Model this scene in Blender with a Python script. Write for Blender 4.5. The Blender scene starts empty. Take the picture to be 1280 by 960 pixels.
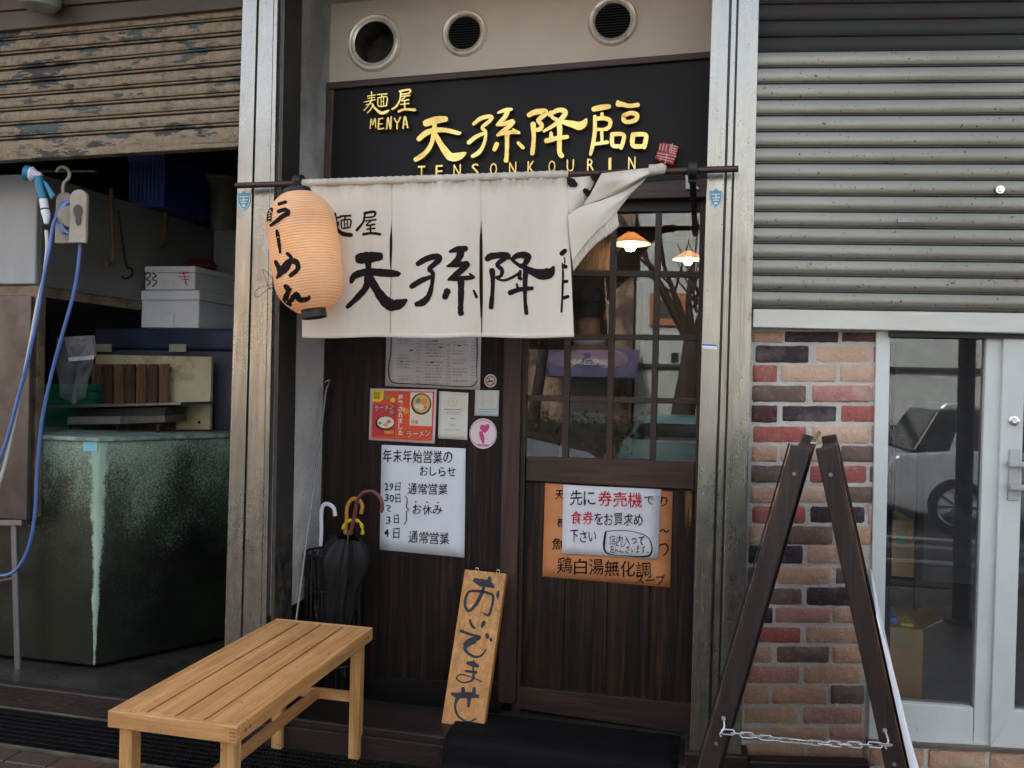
import bpy, math, random
from mathutils import Vector, Matrix
from mathutils.bvhtree import BVHTree
random.seed(7)
S = bpy.context.scene
COL = S.collection
# ------------------------------------------------------------------ camera, world, sun
F = 1040.0
EYE = 1.50
CY = -3.25                      # pillar faces stand in the plane y = 0
def rot(yaw, pitch, roll):
    Rz = Matrix.Rotation(yaw, 3, 'Z'); Rx = Matrix.Rotation(pitch, 3, 'X'); Ry = Matrix.Rotation(roll, 3, 'Y')
    return Rz @ Rx @ Ry
R = rot(math.radians(12.9), math.radians(-0.2), math.radians(-1.33))
CAMP = Vector((0, CY, EYE))
cam_d = bpy.data.cameras.new('camera'); cam = bpy.data.objects.new('camera', cam_d); COL.objects.link(cam)
cam_d.sensor_width = 36; cam_d.lens = 36 * F / 1280; cam_d.clip_start = 0.05; cam_d.clip_end = 400
M4 = Matrix((( R[0][0], R[0][2], -R[0][1], CAMP.x), (R[1][0], R[1][2], -R[1][1], CAMP.y), (R[2][0], R[2][2], -R[2][1], CAMP.z), (0, 0, 0, 1)))
cam.matrix_world = M4
S.camera = cam
SUN_EL, SUN_AZ = 42, 338        # degrees; azimuth the light comes from, clockwise from +Y
w = bpy.data.worlds.new('World'); S.world = w; w.use_nodes = True
nt = w.node_tree; bg = nt.nodes['Background']; sky = nt.nodes.new('ShaderNodeTexSky')
sky.sky_type = 'NISHITA'; sky.sun_disc = False; sky.sun_elevation = math.radians(SUN_EL); sky.sun_rotation = math.radians(SUN_AZ)
sky.air_density = 1.0; sky.dust_density = 5.0; sky.ozone_density = 0.6
hs = nt.nodes.new('ShaderNodeHueSaturation'); hs.inputs['Saturation'].default_value = 0.5
nt.links.new(sky.outputs[0], hs.inputs['Color']); nt.links.new(hs.outputs[0], bg.inputs['Color']); bg.inputs['Strength'].default_value = 0.15
sl = bpy.data.lights.new('sun', 'SUN'); so = bpy.data.objects.new('sun', sl); COL.objects.link(so)
sl.energy = 1.5; sl.angle = math.radians(1.5); sl.color = (1.0, 0.975, 0.94)
az, el = math.radians(SUN_AZ), math.radians(SUN_EL)
sd = Vector((math.sin(az) * math.cos(el), math.cos(az) * math.cos(el), math.sin(el)))
so.rotation_euler = (-sd).to_track_quat('-Z', 'Y').to_euler(); so.location = (0, -6, 9)
S.view_settings.view_transform = 'Standard'; S.view_settings.look = 'None'; S.view_settings.gamma = 1.0
S.view_settings.exposure = 2.12
S.cycles.max_bounces = 8; S.cycles.transparent_max_bounces = 12
# ------------------------------------------------------------------ geometry helpers
def raydir(px, py):
    return R @ Vector(((px - 640) / F, 1.0, -(py - 480) / F))
def P(px, py, y=0.0):
    d = raydir(px, py); return CAMP + d * ((y - CY) / d.y)
def PZ(px, py, z=0.0):
    d = raydir(px, py); return CAMP + d * ((z - EYE) / d.z)
def MR(px, py, yo, yg):         # where a thing at depth yo (in front of the facade) stands that a pane at yg mirrors to this pixel
    q = P(px, py, 2 * yg - yo); return Vector((q.x, yo, q.z))
class MB:
    def __init__(s): s.v = []; s.f = []; s.uvq = None
    def add(s, vs, fs):
        n = len(s.v); s.v += [Vector(a) for a in vs]; s.f += [tuple(i + n for i in f) for f in fs]; return s
    def hexa(s, a, b):          # a: 4 front corners (ccw seen from the front), b: 4 back corners
        return s.add(list(a) + list(b), [(0, 1, 2, 3), (7, 6, 5, 4), (0, 4, 5, 1), (1, 5, 6, 2), (2, 6, 7, 3), (3, 7, 4, 0)])
    def box(s, x0, x1, y0, y1, z0, z1):
        return s.hexa([(x0, y0, z0), (x1, y0, z0), (x1, y0, z1), (x0, y0, z1)], [(x0, y1, z0), (x1, y1, z0), (x1, y1, z1), (x0, y1, z1)])
    def slab(s, q, y, th):      # q: pixel corners TL, TR, BR, BL on the plane y; th metres deep
        a = [P(x, z, y) for x, z in (q[3], q[2], q[1], q[0])]
        return s.hexa(a, [p + Vector((0, th, 0)) for p in a])
    def beam(s, p, q, w, d, up=Vector((0, 0, 1))):
        p, q = Vector(p), Vector(q); t = (q - p).normalized()
        u = t.cross(up)
        if u.length < 1e-4: u = t.cross(Vector((0, 1, 0)))
        u.normalize(); v = u.cross(t).normalized()
        c = [(-1, -1), (1, -1), (1, 1), (-1, 1)]
        return s.hexa([p + u * a * w / 2 + v * b * d / 2 for a, b in c], [q + u * a * w / 2 + v * b * d / 2 for a, b in c])
    def tube(s, pts, r, n=10, closed=False):
        pts = [Vector(p) for p in pts]; m = len(pts); rs = r if isinstance(r, (list, tuple)) else [r] * m
        base = len(s.v); N = None
        for i, p in enumerate(pts):
            a = pts[i - 1] if (i > 0 or closed) else p; b = pts[(i + 1) % m] if (i < m - 1 or closed) else p
            t = (b - a).normalized()
            if N is None:
                N = t.cross(Vector((0, 0, 1)));  N = N if N.length > .1 else t.cross(Vector((1, 0, 0)))
            N = (N - t * N.dot(t)).normalized(); B = t.cross(N)
            for k in range(n):
                an = 2 * math.pi * k / n; s.v.append(p + (N * math.cos(an) + B * math.sin(an)) * rs[i])
        for i in range(m if closed else m - 1):
            for k in range(n):
                a = base + i * n + k; b = base + i * n + (k + 1) % n; j = (i + 1) % m
                s.f.append((a, b, base + j * n + (k + 1) % n, base + j * n + k))
        if not closed:
            s.f.append(tuple(base + k for k in range(n))[::-1]); s.f.append(tuple(base + (m - 1) * n + k for k in range(n)))
        return s
    def lathe(s, prof, org, axis=Vector((0, 0, 1)), n=32, caps=True):   # prof: (radius, height)
        axis = Vector(axis).normalized(); org = Vector(org)
        U = axis.cross(Vector((0, 1, 0))); U = U if U.length > .1 else axis.cross(Vector((1, 0, 0))); U.normalize(); W = axis.cross(U)
        base = len(s.v)
        for r, h in prof:
            for k in range(n):
                a = 2 * math.pi * k / n; s.v.append(org + axis * h + (U * math.cos(a) + W * math.sin(a)) * r)
        for i in range(len(prof) - 1):
            for k in range(n):
                s.f.append((base + i * n + k, base + i * n + (k + 1) % n, base + (i + 1) * n + (k + 1) % n, base + (i + 1) * n + k))
        if caps:
            s.f.append(tuple(base + k for k in range(n))[::-1]); s.f.append(tuple(base + (len(prof) - 1) * n + k for k in range(n)))
        return s
    def grid(s, rows):
        base = len(s.v); m = len(rows[0])
        for r in rows: s.v += [Vector(p) for p in r]
        for i in range(len(rows) - 1):
            for k in range(m - 1):
                s.f.append((base + i * m + k, base + i * m + k + 1, base + (i + 1) * m + k + 1, base + (i + 1) * m + k))
        return s
def org_of(parent):
    return Vector(parent['_o']) if parent is not None and '_o' in parent else Vector((0, 0, 0))
def obj(name, mb, mat, parent=None, smooth=False, bevel=0, seg=2, label=None, cat=None, group=None, kind=None, origin=None, angle=35, solid=0):
    if parent is not None: o0 = org_of(parent)
    elif origin is not None: o0 = Vector(origin)
    else:
        xs = [v.x for v in mb.v]; ys = [v.y for v in mb.v]; zs = [v.z for v in mb.v]
        o0 = Vector(((min(xs) + max(xs)) / 2, (min(ys) + max(ys)) / 2, min(zs)))
    me = bpy.data.meshes.new(name); me.from_pydata([v - o0 for v in mb.v], [], mb.f); me.validate(); me.update()
    mats = mat if isinstance(mat, (list, tuple)) else [mat]
    for m in mats: me.materials.append(m)
    if smooth:
        me.polygons.foreach_set('use_smooth', [True] * len(me.polygons))
        if angle < 180: me.set_sharp_from_angle(angle=math.radians(angle))
    o = bpy.data.objects.new(name, me); COL.objects.link(o)
    if parent is not None:
        o.parent = parent; o['_o'] = tuple(o0)
    else: o.location = o0; o['_o'] = tuple(o0)
    if solid:
        md = o.modifiers.new('solid', 'SOLIDIFY'); md.thickness = solid; md.offset = 0
    if bevel:
        md = o.modifiers.new('bevel', 'BEVEL'); md.width = bevel; md.segments = seg; md.limit_method = 'ANGLE'; md.angle_limit = math.radians(40); md.harden_normals = False
    tag(o, label, cat, group, kind)
    return o
def tag(o, label=None, cat=None, group=None, kind=None):
    if label: o['label'] = label
    if cat: o['category'] = cat
    if group: o['group'] = group
    if kind: o['kind'] = kind
    return o
def thing(name, loc, label, cat, group=None):
    o = bpy.data.objects.new(name, None); COL.objects.link(o); o.location = loc; o.empty_display_size = .1
    o['_o'] = tuple(loc); return tag(o, label, cat, group)
def crom(pts, n=5):             # Catmull-Rom through the points (any dimension)
    out = []; m = len(pts)
    if m < 3: n = max(n, 3)
    for i in range(m - 1):
        p0 = pts[max(i - 1, 0)]; p1 = pts[i]; p2 = pts[i + 1]; p3 = pts[min(i + 2, m - 1)]
        for k in range(n):
            t = k / n
            out.append(tuple(.5 * (2 * b + (c - a) * t + (2 * a - 5 * b + 4 * c - d) * t * t + (3 * b - a - 3 * c + d) * t ** 3) for a, b, c, d in zip(p0, p1, p2, p3)))
    out.append(tuple(pts[-1])); return out
rj = random.Random(3)
def stroke(mb, pts, fm, depth=0.0, jit=.06):   # pts (px,py,w) in photo pixels; fm maps a pixel and an offset towards the viewer to a point
    c = crom(pts, 5); L = []; Rr = []
    m = len(c)
    cc = []
    def dirn(i):
        a = c[max(i - 1, 0)]; b = c[min(i + 1, m - 1)]; d = math.hypot(b[0] - a[0], b[1] - a[1]) or 1
        return (b[0] - a[0]) / d, (b[1] - a[1]) / d
    d0 = dirn(0); d1 = dirn(m - 1); w0 = c[0][2]; w1 = c[-1][2]
    seq = [(c[0][0] - d0[0] * w0 * .42, c[0][1] - d0[1] * w0 * .42, w0 * .45, d0), (c[0][0] - d0[0] * w0 * .25, c[0][1] - d0[1] * w0 * .25, w0 * .82, d0)]
    seq += [(c[i][0], c[i][1], max(c[i][2], .25) * (1 + rj.uniform(-jit, jit)), dirn(i)) for i in range(m)]
    seq += [(c[-1][0] + d1[0] * w1 * .25, c[-1][1] + d1[1] * w1 * .25, w1 * .82, d1), (c[-1][0] + d1[0] * w1 * .42, c[-1][1] + d1[1] * w1 * .42, w1 * .45, d1)]
    off = rj.uniform(0, .0012)
    A = []; B = []
    for x, y, wd, (dx, dy) in seq:
        A.append((x - dy * wd / 2, y + dx * wd / 2)); B.append((x + dy * wd / 2, y - dx * wd / 2))
    n = len(seq); base = len(mb.v)
    for q in (A, B): mb.v += [fm(x, y, off) for x, y in q]
    for i in range(n - 1): mb.f.append((base + i, base + i + 1, base + n + i + 1, base + n + i))
    if depth:
        for q in (A, B): mb.v += [fm(x, y, off) + Vector((0, depth, 0)) for x, y in q]
        b2 = base + 2 * n
        for i in range(n - 1):
            mb.f.append((base + i + 1, base + i, b2 + i, b2 + i + 1)); mb.f.append((base + n + i, base + n + i + 1, b2 + n + i + 1, b2 + n + i))
        mb.f.append((base, base + n, b2 + n, b2)); mb.f.append((base + n + n - 1, base + n - 1, b2 + n - 1, b2 + 2 * n - 1))
def strokes(data, ox, oy, s, fm, depth=0.0, jit=.06):
    mb = MB()
    for st in data: stroke(mb, [(ox + x / s, oy + y / s, wd / s * (.90 if depth else 1)) for x, y, wd in st], fm, depth, jit)
    return mb
_tc = {}
def glyphs(body, bold=0.0):
    k = (body, bold)
    if k not in _tc:
        c = bpy.data.curves.new('t', 'FONT'); c.body = body; c.resolution_u = 2; c.offset = bold
        o = bpy.data.objects.new('t', c); COL.objects.link(o)
        dg = bpy.context.evaluated_depsgraph_get(); m = bpy.data.meshes.new_from_object(o.evaluated_get(dg))
        _tc[k] = ([v.co.copy() for v in m.vertices], [tuple(p.vertices) for p in m.polygons])
        bpy.data.objects.remove(o); bpy.data.curves.remove(c); bpy.data.meshes.remove(m)
    return _tc[k]
def ptext(mb, body, q, fm, bold=0.0, off=0.0, jit=0.0, depth=0):   # q: pixel quad TL TR BR BL that the text's bounding box fills
    vs, fs = glyphs(body, bold)
    if not vs: return mb
    x0 = min(v.x for v in vs); x1 = max(v.x for v in vs); y0 = min(v.y for v in vs); y1 = max(v.y for v in vs)
    out = []
    for v in vs:
        u = (v.x - x0) / (x1 - x0); t = (y1 - v.y) / (y1 - y0)
        a = (q[0][0] + (q[1][0] - q[0][0]) * u, q[0][1] + (q[1][1] - q[0][1]) * u)
        b = (q[3][0] + (q[2][0] - q[3][0]) * u, q[3][1] + (q[2][1] - q[3][1]) * u)
        x = a[0] + (b[0] - a[0]) * t; y = a[1] + (b[1] - a[1]) * t
        if jit: x += jit * math.sin(u * 37 + t * 5); y += jit * math.sin(u * 23 + 1.3)
        out.append(fm(x, y, off))
    mb.add(out, fs)
    if depth:
        n = len(out); b = len(mb.v) - n
        mb.v += [v + Vector((0, depth, 0)) for v in out]
        from collections import Counter
        c = Counter()
        for f in fs:
            for i in range(len(f)): c[tuple(sorted((f[i], f[(i + 1) % len(f)])))] += 1
        for f in fs:
            for i in range(len(f)):
                e = (f[i], f[(i + 1) % len(f)])
                if c[tuple(sorted(e))] == 1: mb.f.append((b + e[1], b + e[0], b + n + e[0], b + n + e[1]))
    return mb
def plane(y):
    return lambda px, py, off=0.0: P(px, py, y - off)
# ------------------------------------------------------------------ materials
def srgb(r, g, b):
    f = lambda c: (c / 255 / 12.92) if c / 255 <= .04045 else ((c / 255 + .055) / 1.055) ** 2.4
    return (f(r), f(g), f(b), 1)
class NT:
    def __init__(s, name):
        s.m = bpy.data.materials.new(name); s.m.use_nodes = True; s.t = s.m.node_tree; s.b = s.t.nodes['Principled BSDF']; s.o = s.t.nodes['Material Output']
        s.pos = None
    def n(s, ty, **kw):
        a = s.t.nodes.new(ty)
        for k, v in kw.items(): setattr(a, k, v)
        return a
    def l(s, a, b): s.t.links.new(a, b)
    def P(s):
        if s.pos is None: s.pos = s.n('ShaderNodeNewGeometry').outputs['Position']
        return s.pos
    def noise(s, scale=5, detail=5, rough=.55, stretch=(1, 1, 1), dist=0.0, off=(0, 0, 0)):
        mp = s.n('ShaderNodeMapping'); mp.inputs['Scale'].default_value = stretch; mp.inputs['Location'].default_value = off
        s.l(s.P(), mp.inputs['Vector']); nz = s.n('ShaderNodeTexNoise')
        nz.inputs['Scale'].default_value = scale; nz.inputs['Detail'].default_value = detail; nz.inputs['Roughness'].default_value = rough; nz.inputs['Distortion'].default_value = dist
        s.l(mp.outputs[0], nz.inputs['Vector']); return nz.outputs['Fac']
    def ramp(s, fac, a, b, ca=(0, 0, 0, 1), cb=(1, 1, 1, 1)):
        r = s.n('ShaderNodeValToRGB'); e = r.color_ramp.elements; e[0].position = a; e[1].position = b; e[0].color = ca; e[1].color = cb
        s.l(fac, r.inputs[0]); return r.outputs[0]
    def mix(s, fac, a, b, mode='MIX'):
        m = s.n('ShaderNodeMix', data_type='RGBA', blend_type=mode)
        for i, v in ((0, fac), (6, a), (7, b)):
            if isinstance(v, (int, float)): m.inputs[i].default_value = v
            elif isinstance(v, tuple): m.inputs[i].default_value = v
            else: s.l(v, m.inputs[i])
        return m.outputs[2]
    def math(s, op, a, b=0.0, c=None):
        m = s.n('ShaderNodeMath', operation=op)
        for i, v in enumerate((a, b) if c is None else (a, b, c)):
            if isinstance(v, (int, float)): m.inputs[i].default_value = v
            else: s.l(v, m.inputs[i])
        return m.outputs[0]
    def xyz(s):
        q = s.n('ShaderNodeSeparateXYZ'); s.l(s.P(), q.inputs[0]); return q.outputs
    def bump(s, h, strength=.3, dist=.01):
        b = s.n('ShaderNodeBump'); b.inputs['Strength'].default_value = strength; b.inputs['Distance'].default_value = dist
        s.l(h, b.inputs['Height']); s.l(b.outputs[0], s.b.inputs['Normal'])
    def base(s, c):
        if isinstance(c, tuple): s.b.inputs['Base Color'].default_value = c
        else: s.l(c, s.b.inputs['Base Color'])
    def rough(s, c):
        if isinstance(c, (int, float)): s.b.inputs['Roughness'].default_value = c
        else: s.l(c, s.b.inputs['Roughness'])
def simple(name, c, c2=None, rough=.5, metal=0, scale=6, stretch=(1, 1, 1), bump=0, bscale=None, dirt=None, dthr=(.6, .7), dscale=9, rvar=0, spec=None, dstretch=(1, 1, 1)):
    t = NT(name); c2 = c2 or tuple(min(1, x * .72) for x in c[:3]) + (1,)
    nz = t.noise(scale, 6, .6, stretch)
    col = t.mix(t.ramp(nz, .35, .65), c, c2)
    if dirt:
        dn = t.noise(dscale, 8, .65, dstretch, off=(3, 7, 1)); dm = t.ramp(dn, *dthr)
        col = t.mix(dm, col, dirt)
    t.base(col); t.b.inputs['Metallic'].default_value = metal
    if rvar: t.rough(t.math('ADD', rough - rvar / 2, t.math('MULTIPLY', t.noise(scale * 1.7, 5, .6, stretch, off=(5, 1, 2)), rvar)))
    else: t.rough(rough)
    if bump: t.bump(t.noise(bscale or scale * 4, 6, .6, stretch), bump, .01)
    if spec is not None: t.b.inputs['Specular IOR Level'].default_value = spec
    return t.m
def wood(name, light, dark, axis='z', rough=.5, fig=1.0, knots=None, bump=.25, fine=60, streak=None, stain=None, spec=.5):
    t = NT(name); st = {'x': (.06, 1, 1), 'y': (1, .06, 1), 'z': (1, 1, .05)}[axis]
    broad = t.noise(7 * fig, 4, .5, tuple(v * 1 for v in st), .6)
    rings = t.math('FRACT', t.math('MULTIPLY', broad, 9.0))
    rg = t.ramp(rings, .15, .95)
    fn = t.noise(fine, 5, .7, st)
    col = t.mix(rg, light, dark)
    col = t.mix(t.ramp(fn, .35, .7), col, tuple(x * .55 for x in dark[:3]) + (1,))
    big = t.noise(1.7, 3, .5, (1, 1, 1), off=(2, 9, 4))
    col = t.mix(t.ramp(big, .3, .75), col, t.mix(.5, col, dark))
    if knots:
        kn = t.noise(4.2, 2, .4, (1, 1, .35) if axis == 'z' else (1, .5, 1), off=(8, 1, 3))
        col = t.mix(t.ramp(kn, .68, .74), col, knots)
    if streak:
        sk = t.noise(38, 4, .6, {'x': (.03, 1, 1), 'y': (1, .03, 1), 'z': (1, 1, .035)}[axis], .4, off=(6, 2, 1)); sm = t.noise(3, 3, .5, off=(1, 8, 2))
        col = t.mix(t.math('MULTIPLY', t.ramp(t.math('ADD', sk, t.math('MULTIPLY', sm, .2)), .62, .78), .30), col, streak)
    if stain:
        s1 = t.noise(6, 7, .7, off=(2, 2, 6)); col = t.mix(t.math('MULTIPLY', t.ramp(s1, .52, .70), .65), col, stain); s2 = t.noise(34, 2, .5, off=(3, 1, 1)); col = t.mix(t.math('MULTIPLY', t.ramp(s2, .70, .74), .6), col, srgb(96, 62, 40))
    t.b.inputs['Specular IOR Level'].default_value = spec
    t.base(col); t.rough(t.math('ADD', rough - .1, t.math('MULTIPLY', fn, .25)))
    t.bump(t.math('ADD', fn, t.math('MULTIPLY', rings, .5)), bump, .004)
    return t.m
def emis(name, c, st):
    t = NT(name); t.b.inputs['Emission Color'].default_value = c; t.b.inputs['Emission Strength'].default_value = st; t.base(c); return t.m
def flat(name, c, rough=.6, metal=0, spec=None):
    t = NT(name); t.base(c); t.rough(rough); t.b.inputs['Metallic'].default_value = metal
    if spec is not None: t.b.inputs['Specular IOR Level'].default_value = spec
    return t.m
def steel(name, c, rough=.34, stains=True, axis='z', metal=.9):
    t = NT(name); st = {'z': (60, 60, .6), 'x': (.8, 60, 60)}[axis]
    br = t.noise(3, 5, .6, st)
    col = t.mix(br, c, tuple(x * .8 for x in c[:3]) + (1,))
    bl = t.noise(2.6, 6, .65, (1, 1, .5), off=(1, 4, 2))
    col = t.mix(t.ramp(bl, .4, .75), col, tuple(x * .62 for x in c[:3]) + (1,))
    rg = t.math('ADD', rough, t.math('MULTIPLY', bl, .16))
    if stains:
        z = t.xyz()[2]
        low = t.n('ShaderNodeMapRange'); low.inputs['From Min'].default_value = 1.35; low.inputs['From Max'].default_value = .1
        t.l(z, low.inputs['Value'])
        sp = t.noise(26, 8, .75, (1, 1, .55)); m = t.ramp(t.math('ADD', sp, t.math('MULTIPLY', low.outputs[0], .22)), .58, .72)
        m2 = t.math('MULTIPLY', m, .6)
        col = t.mix(m2, col, srgb(112, 106, 88))
        rg = t.math('ADD', rg, t.math('MULTIPLY', m, .3))
        dots = t.noise(75, 3, .5, (1, 1, 1), off=(9, 9, 9)); col = t.mix(t.ramp(dots, .70, .74), col, srgb(70, 55, 40))
    t.base(col); t.rough(rg); t.b.inputs['Metallic'].default_value = metal
    t.bump(t.math('ADD', br, t.math('MULTIPLY', t.noise(2.2, 3, .5, (2.2, 1, .35), off=(8, 8, 1)), 14)), .30, .006)
    return t.m
M = {}
M['steel'] = steel('stainless_steel', (.43, .41, .365, 1), .20, metal=1.0)
M['steel_dark'] = steel('dark_channel', (.10, .095, .09, 1), .45)
M['steel_plain'] = steel('steel_sheet', (.35, .34, .33, 1), .4, False)
M['alu_white'] = simple('white_aluminium', srgb(214, 218, 214), srgb(196, 200, 196), .38, 0, 3, (1, 1, .4), .04, 30, dirt=srgb(150, 150, 140), dthr=(.66, .8), dscale=14)
M['stucco'] = simple('grey_stucco', srgb(186, 184, 180), srgb(150, 148, 145), .92, 0, 2.2, (1, 1, 1), .8, 95, dirt=srgb(104, 99, 93), dthr=(.5, .8), dscale=2.6)
M['fascia'] = simple('cream_plaster', srgb(196, 184, 168), srgb(178, 165, 150), .7, 0, 1.6, (1, 1, 1), .08, 60, dirt=srgb(160, 148, 134), dthr=(.62, .9), dscale=2)
M['black_board'] = simple('black_board', srgb(28, 26, 26), srgb(21, 19, 20), .5, 0, 3, (1, 1, 1), .03, 60, spec=.22)
M['wood_wall'] = wood('dark_stained_cedar', srgb(48, 35, 30), srgb(30, 22, 19), 'z', .55, 1.6, None, .3, 45, streak=srgb(98, 68, 52), spec=.25)
M['wood_door'] = wood('dark_door_cedar', srgb(54, 39, 32), srgb(30, 22, 19), 'z', .5, 1.4, None, .35, 42, streak=srgb(112, 76, 54), spec=.3)
M['wood_frame'] = wood('brown_frame_wood', srgb(84, 60, 52), srgb(62, 44, 38), 'z', .5, .6, None, .15)
M['wood_frame_h'] = wood('brown_rail_wood', srgb(84, 60, 52), srgb(62, 44, 38), 'x', .5, .6, None, .15)
M['wood_dark'] = wood('dark_beam', srgb(31, 22, 20), srgb(20, 14, 13), 'x', .5, .6, None, .1)
M['bench_y'] = wood('bench_pine_long', srgb(228, 176, 118), srgb(204, 146, 88), 'y', .55, .9, None, .2, 40, stain=srgb(172, 122, 80), spec=.3)
M['bench_x'] = wood('bench_pine_across', srgb(232, 182, 124), srgb(210, 154, 96), 'x', .55, .9, None, .2, 40, stain=srgb(178, 128, 86), spec=.3)
M['bench_z'] = wood('bench_pine_leg', srgb(230, 184, 122), srgb(208, 154, 94), 'z', .55, .9, None, .2, 40, stain=srgb(178, 132, 90), spec=.3)
M['board'] = wood('signboard_pine', srgb(226, 172, 104), srgb(206, 142, 74), 'z', .5, 1.3, srgb(156, 88, 44), .1, 45)
M['aframe'] = wood('aframe_wood', srgb(62, 45, 38), srgb(38, 28, 25), 'z', .42, 1.0, None, .2)
M['aframe_worn'] = wood('aframe_worn_edge', srgb(132, 88, 56), srgb(70, 46, 34), 'z', .5, 1.0, None, .2)
M['black'] = flat('black_paint', srgb(24, 23, 24), .5)
M['ink'] = flat('ink', srgb(34, 28, 30), .8, spec=.1)
M['pen'] = flat('marker_pen', srgb(34, 36, 44), .7, spec=.2)
M['redpen'] = flat('red_pen', srgb(206, 44, 56), .7, spec=.2)
M['greypen'] = flat('grey_print', srgb(104, 100, 104), .7)
M['paper'] = simple('white_paper', srgb(238, 240, 246), srgb(228, 231, 240), .7, 0, 2, bump=.05, bscale=12)
M['paper_menu'] = simple('menu_paper', srgb(206, 200, 196), srgb(192, 186, 184), .6, 0, 4)
M['paper_orange'] = simple('orange_paper', srgb(222, 150, 98), srgb(212, 138, 86), .7, 0, 3, (1, 1, 3), .05, 14)
M['rubber'] = simple('black_rubber', srgb(17, 17, 19), srgb(12, 12, 14), .75, 0, 30, bump=.3, bscale=140, spec=.2)
M['chrome'] = flat('chrome', (.75, .75, .75, 1), .2, 1)
M['zinc'] = flat('zinc_chain', (.52, .52, .53, 1), .4, .7)
M['brass'] = flat('brass', (.75, .62, .42, 1), .3, 1)
M['rod'] = simple('dark_rod', srgb(74, 48, 38), srgb(48, 32, 28), .4, 0, 20, (.2, 1, 1))
M['duct'] = simple('sooty_duct', srgb(96, 84, 74), srgb(46, 40, 36), .5, .4, 8, (1, .3, 1), dirt=srgb(20, 17, 15), dthr=(.45, .7))
M['dark'] = flat('dark_void', srgb(18, 16, 16), .9, spec=.1)
def gold():
    t = NT('gold_leaf'); nz = t.noise(5, 4, .6); t.base(t.mix(t.ramp(nz, .35, .7), (.86, .66, .22, 1), (.66, .42, .10, 1)))
    t.b.inputs['Metallic'].default_value = .85; t.rough(t.math('ADD', .16, t.math('MULTIPLY', nz, .2))); t.bump(t.noise(7, 3, .5), .5, .02); return t.m
M['gold'] = gold()
def cloth():
    t = NT('cream_cotton'); nz = t.noise(2.4, 4, .55, (1, 1, .5)); wv = t.noise(330, 2, .5, (1, 1, 1))
    col = t.mix(t.ramp(nz, .3, .72), srgb(240, 233, 219), srgb(222, 212, 196))
    z = t.xyz()[2]; top = t.n('ShaderNodeMapRange'); top.inputs['From Min'].default_value = 2.16; top.inputs['From Max'].default_value = 2.33; t.l(z, top.inputs['Value'])
    d = t.ramp(t.math('MULTIPLY', t.noise(14, 6, .6, (1, 1, .3)), top.outputs[0]), .25, .62)
    col = t.mix(t.math('MULTIPLY', d, .55), col, srgb(150, 138, 124))
    t.base(col); t.rough(.95); t.b.inputs['Specular IOR Level'].default_value = .1; t.bump(t.math('ADD', t.math('MULTIPLY', wv, .12), t.math('MULTIPLY', t.noise(9, 4, .5, (1, 1, .22), .5, off=(3, 1, 1)), 1.6)), .55, .010)
    tr = t.n('ShaderNodeBsdfTranslucent'); t.l(col, tr.inputs[0]); mx = t.n('ShaderNodeMixShader'); mx.inputs[0].default_value = .18
    t.l(t.b.outputs[0], mx.inputs[1]); t.l(tr.outputs[0], mx.inputs[2]); t.l(mx.outputs[0], t.o.inputs[0]); return t.m
M['cloth'] = cloth()
def glass(name, refl=.16, tint=(.92, .94, .93, 1)):
    t = NT(name); t.t.nodes.remove(t.b)
    tr = t.n('ShaderNodeBsdfTransparent'); tr.inputs[0].default_value = tint
    gl = t.n('ShaderNodeBsdfGlossy'); gl.inputs['Roughness'].default_value = .0; gl.inputs[0].default_value = (1, 1, 1, 1)
    fr = t.n('ShaderNodeFresnel'); fr.inputs[0].default_value = 1.5
    f = t.math('MINIMUM', t.math('ADD', fr.outputs[0], refl), 1.0)
    mx = t.n('ShaderNodeMixShader'); t.l(f, mx.inputs[0]); t.l(tr.outputs[0], mx.inputs[1]); t.l(gl.outputs[0], mx.inputs[2]); t.l(mx.outputs[0], t.o.inputs[0]); return t.m
M['glass'] = glass('door_glass', .07); M['glass_r'] = glass('shop_glass', .05, (.88, .88, .87, 1))
def brickmat(name, c, c2, white=.45):
    white = min(1, white * 1.35)
    t = NT(name); a = t.noise(16, 6, .65); b = t.noise(48, 6, .7, off=(4, 4, 4))
    col = t.mix(t.ramp(a, .3, .7), c, c2); col = t.mix(t.math('MULTIPLY', t.ramp(b, .55, .75), white), col, srgb(214, 206, 196))
    e = t.noise(9, 4, .5, off=(7, 2, 5)); col = t.mix(t.math('MULTIPLY', t.ramp(e, .58, .75), white), col, srgb(212, 190, 170))
    t.base(col); t.rough(.9); t.bump(t.math('ADD', a, b), 1.0, .009); return t.m
BR = {'T': brickmat('brick_tan', srgb(202, 164, 138), srgb(186, 144, 118)), 'P': brickmat('brick_peach', srgb(214, 182, 158), srgb(198, 162, 138), .5),
      'R': brickmat('brick_red', srgb(176, 104, 94), srgb(162, 86, 80), .3), 'K': brickmat('brick_rose', srgb(190, 142, 132), srgb(176, 124, 114), .4),
      'B': brickmat('brick_brown', srgb(122, 100, 90), srgb(106, 86, 78), .2), 'D': brickmat('brick_dark', srgb(70, 58, 64), srgb(54, 44, 50), .12), 'W': brickmat('brick_wine', srgb(94, 58, 58), srgb(68, 46, 50), .12)}
M['mortar'] = simple('mortar', srgb(206, 202, 194), srgb(188, 184, 176), .95, 0, 12, bump=.8, bscale=90, dirt=srgb(140, 134, 124), dthr=(.6, .8))
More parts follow.
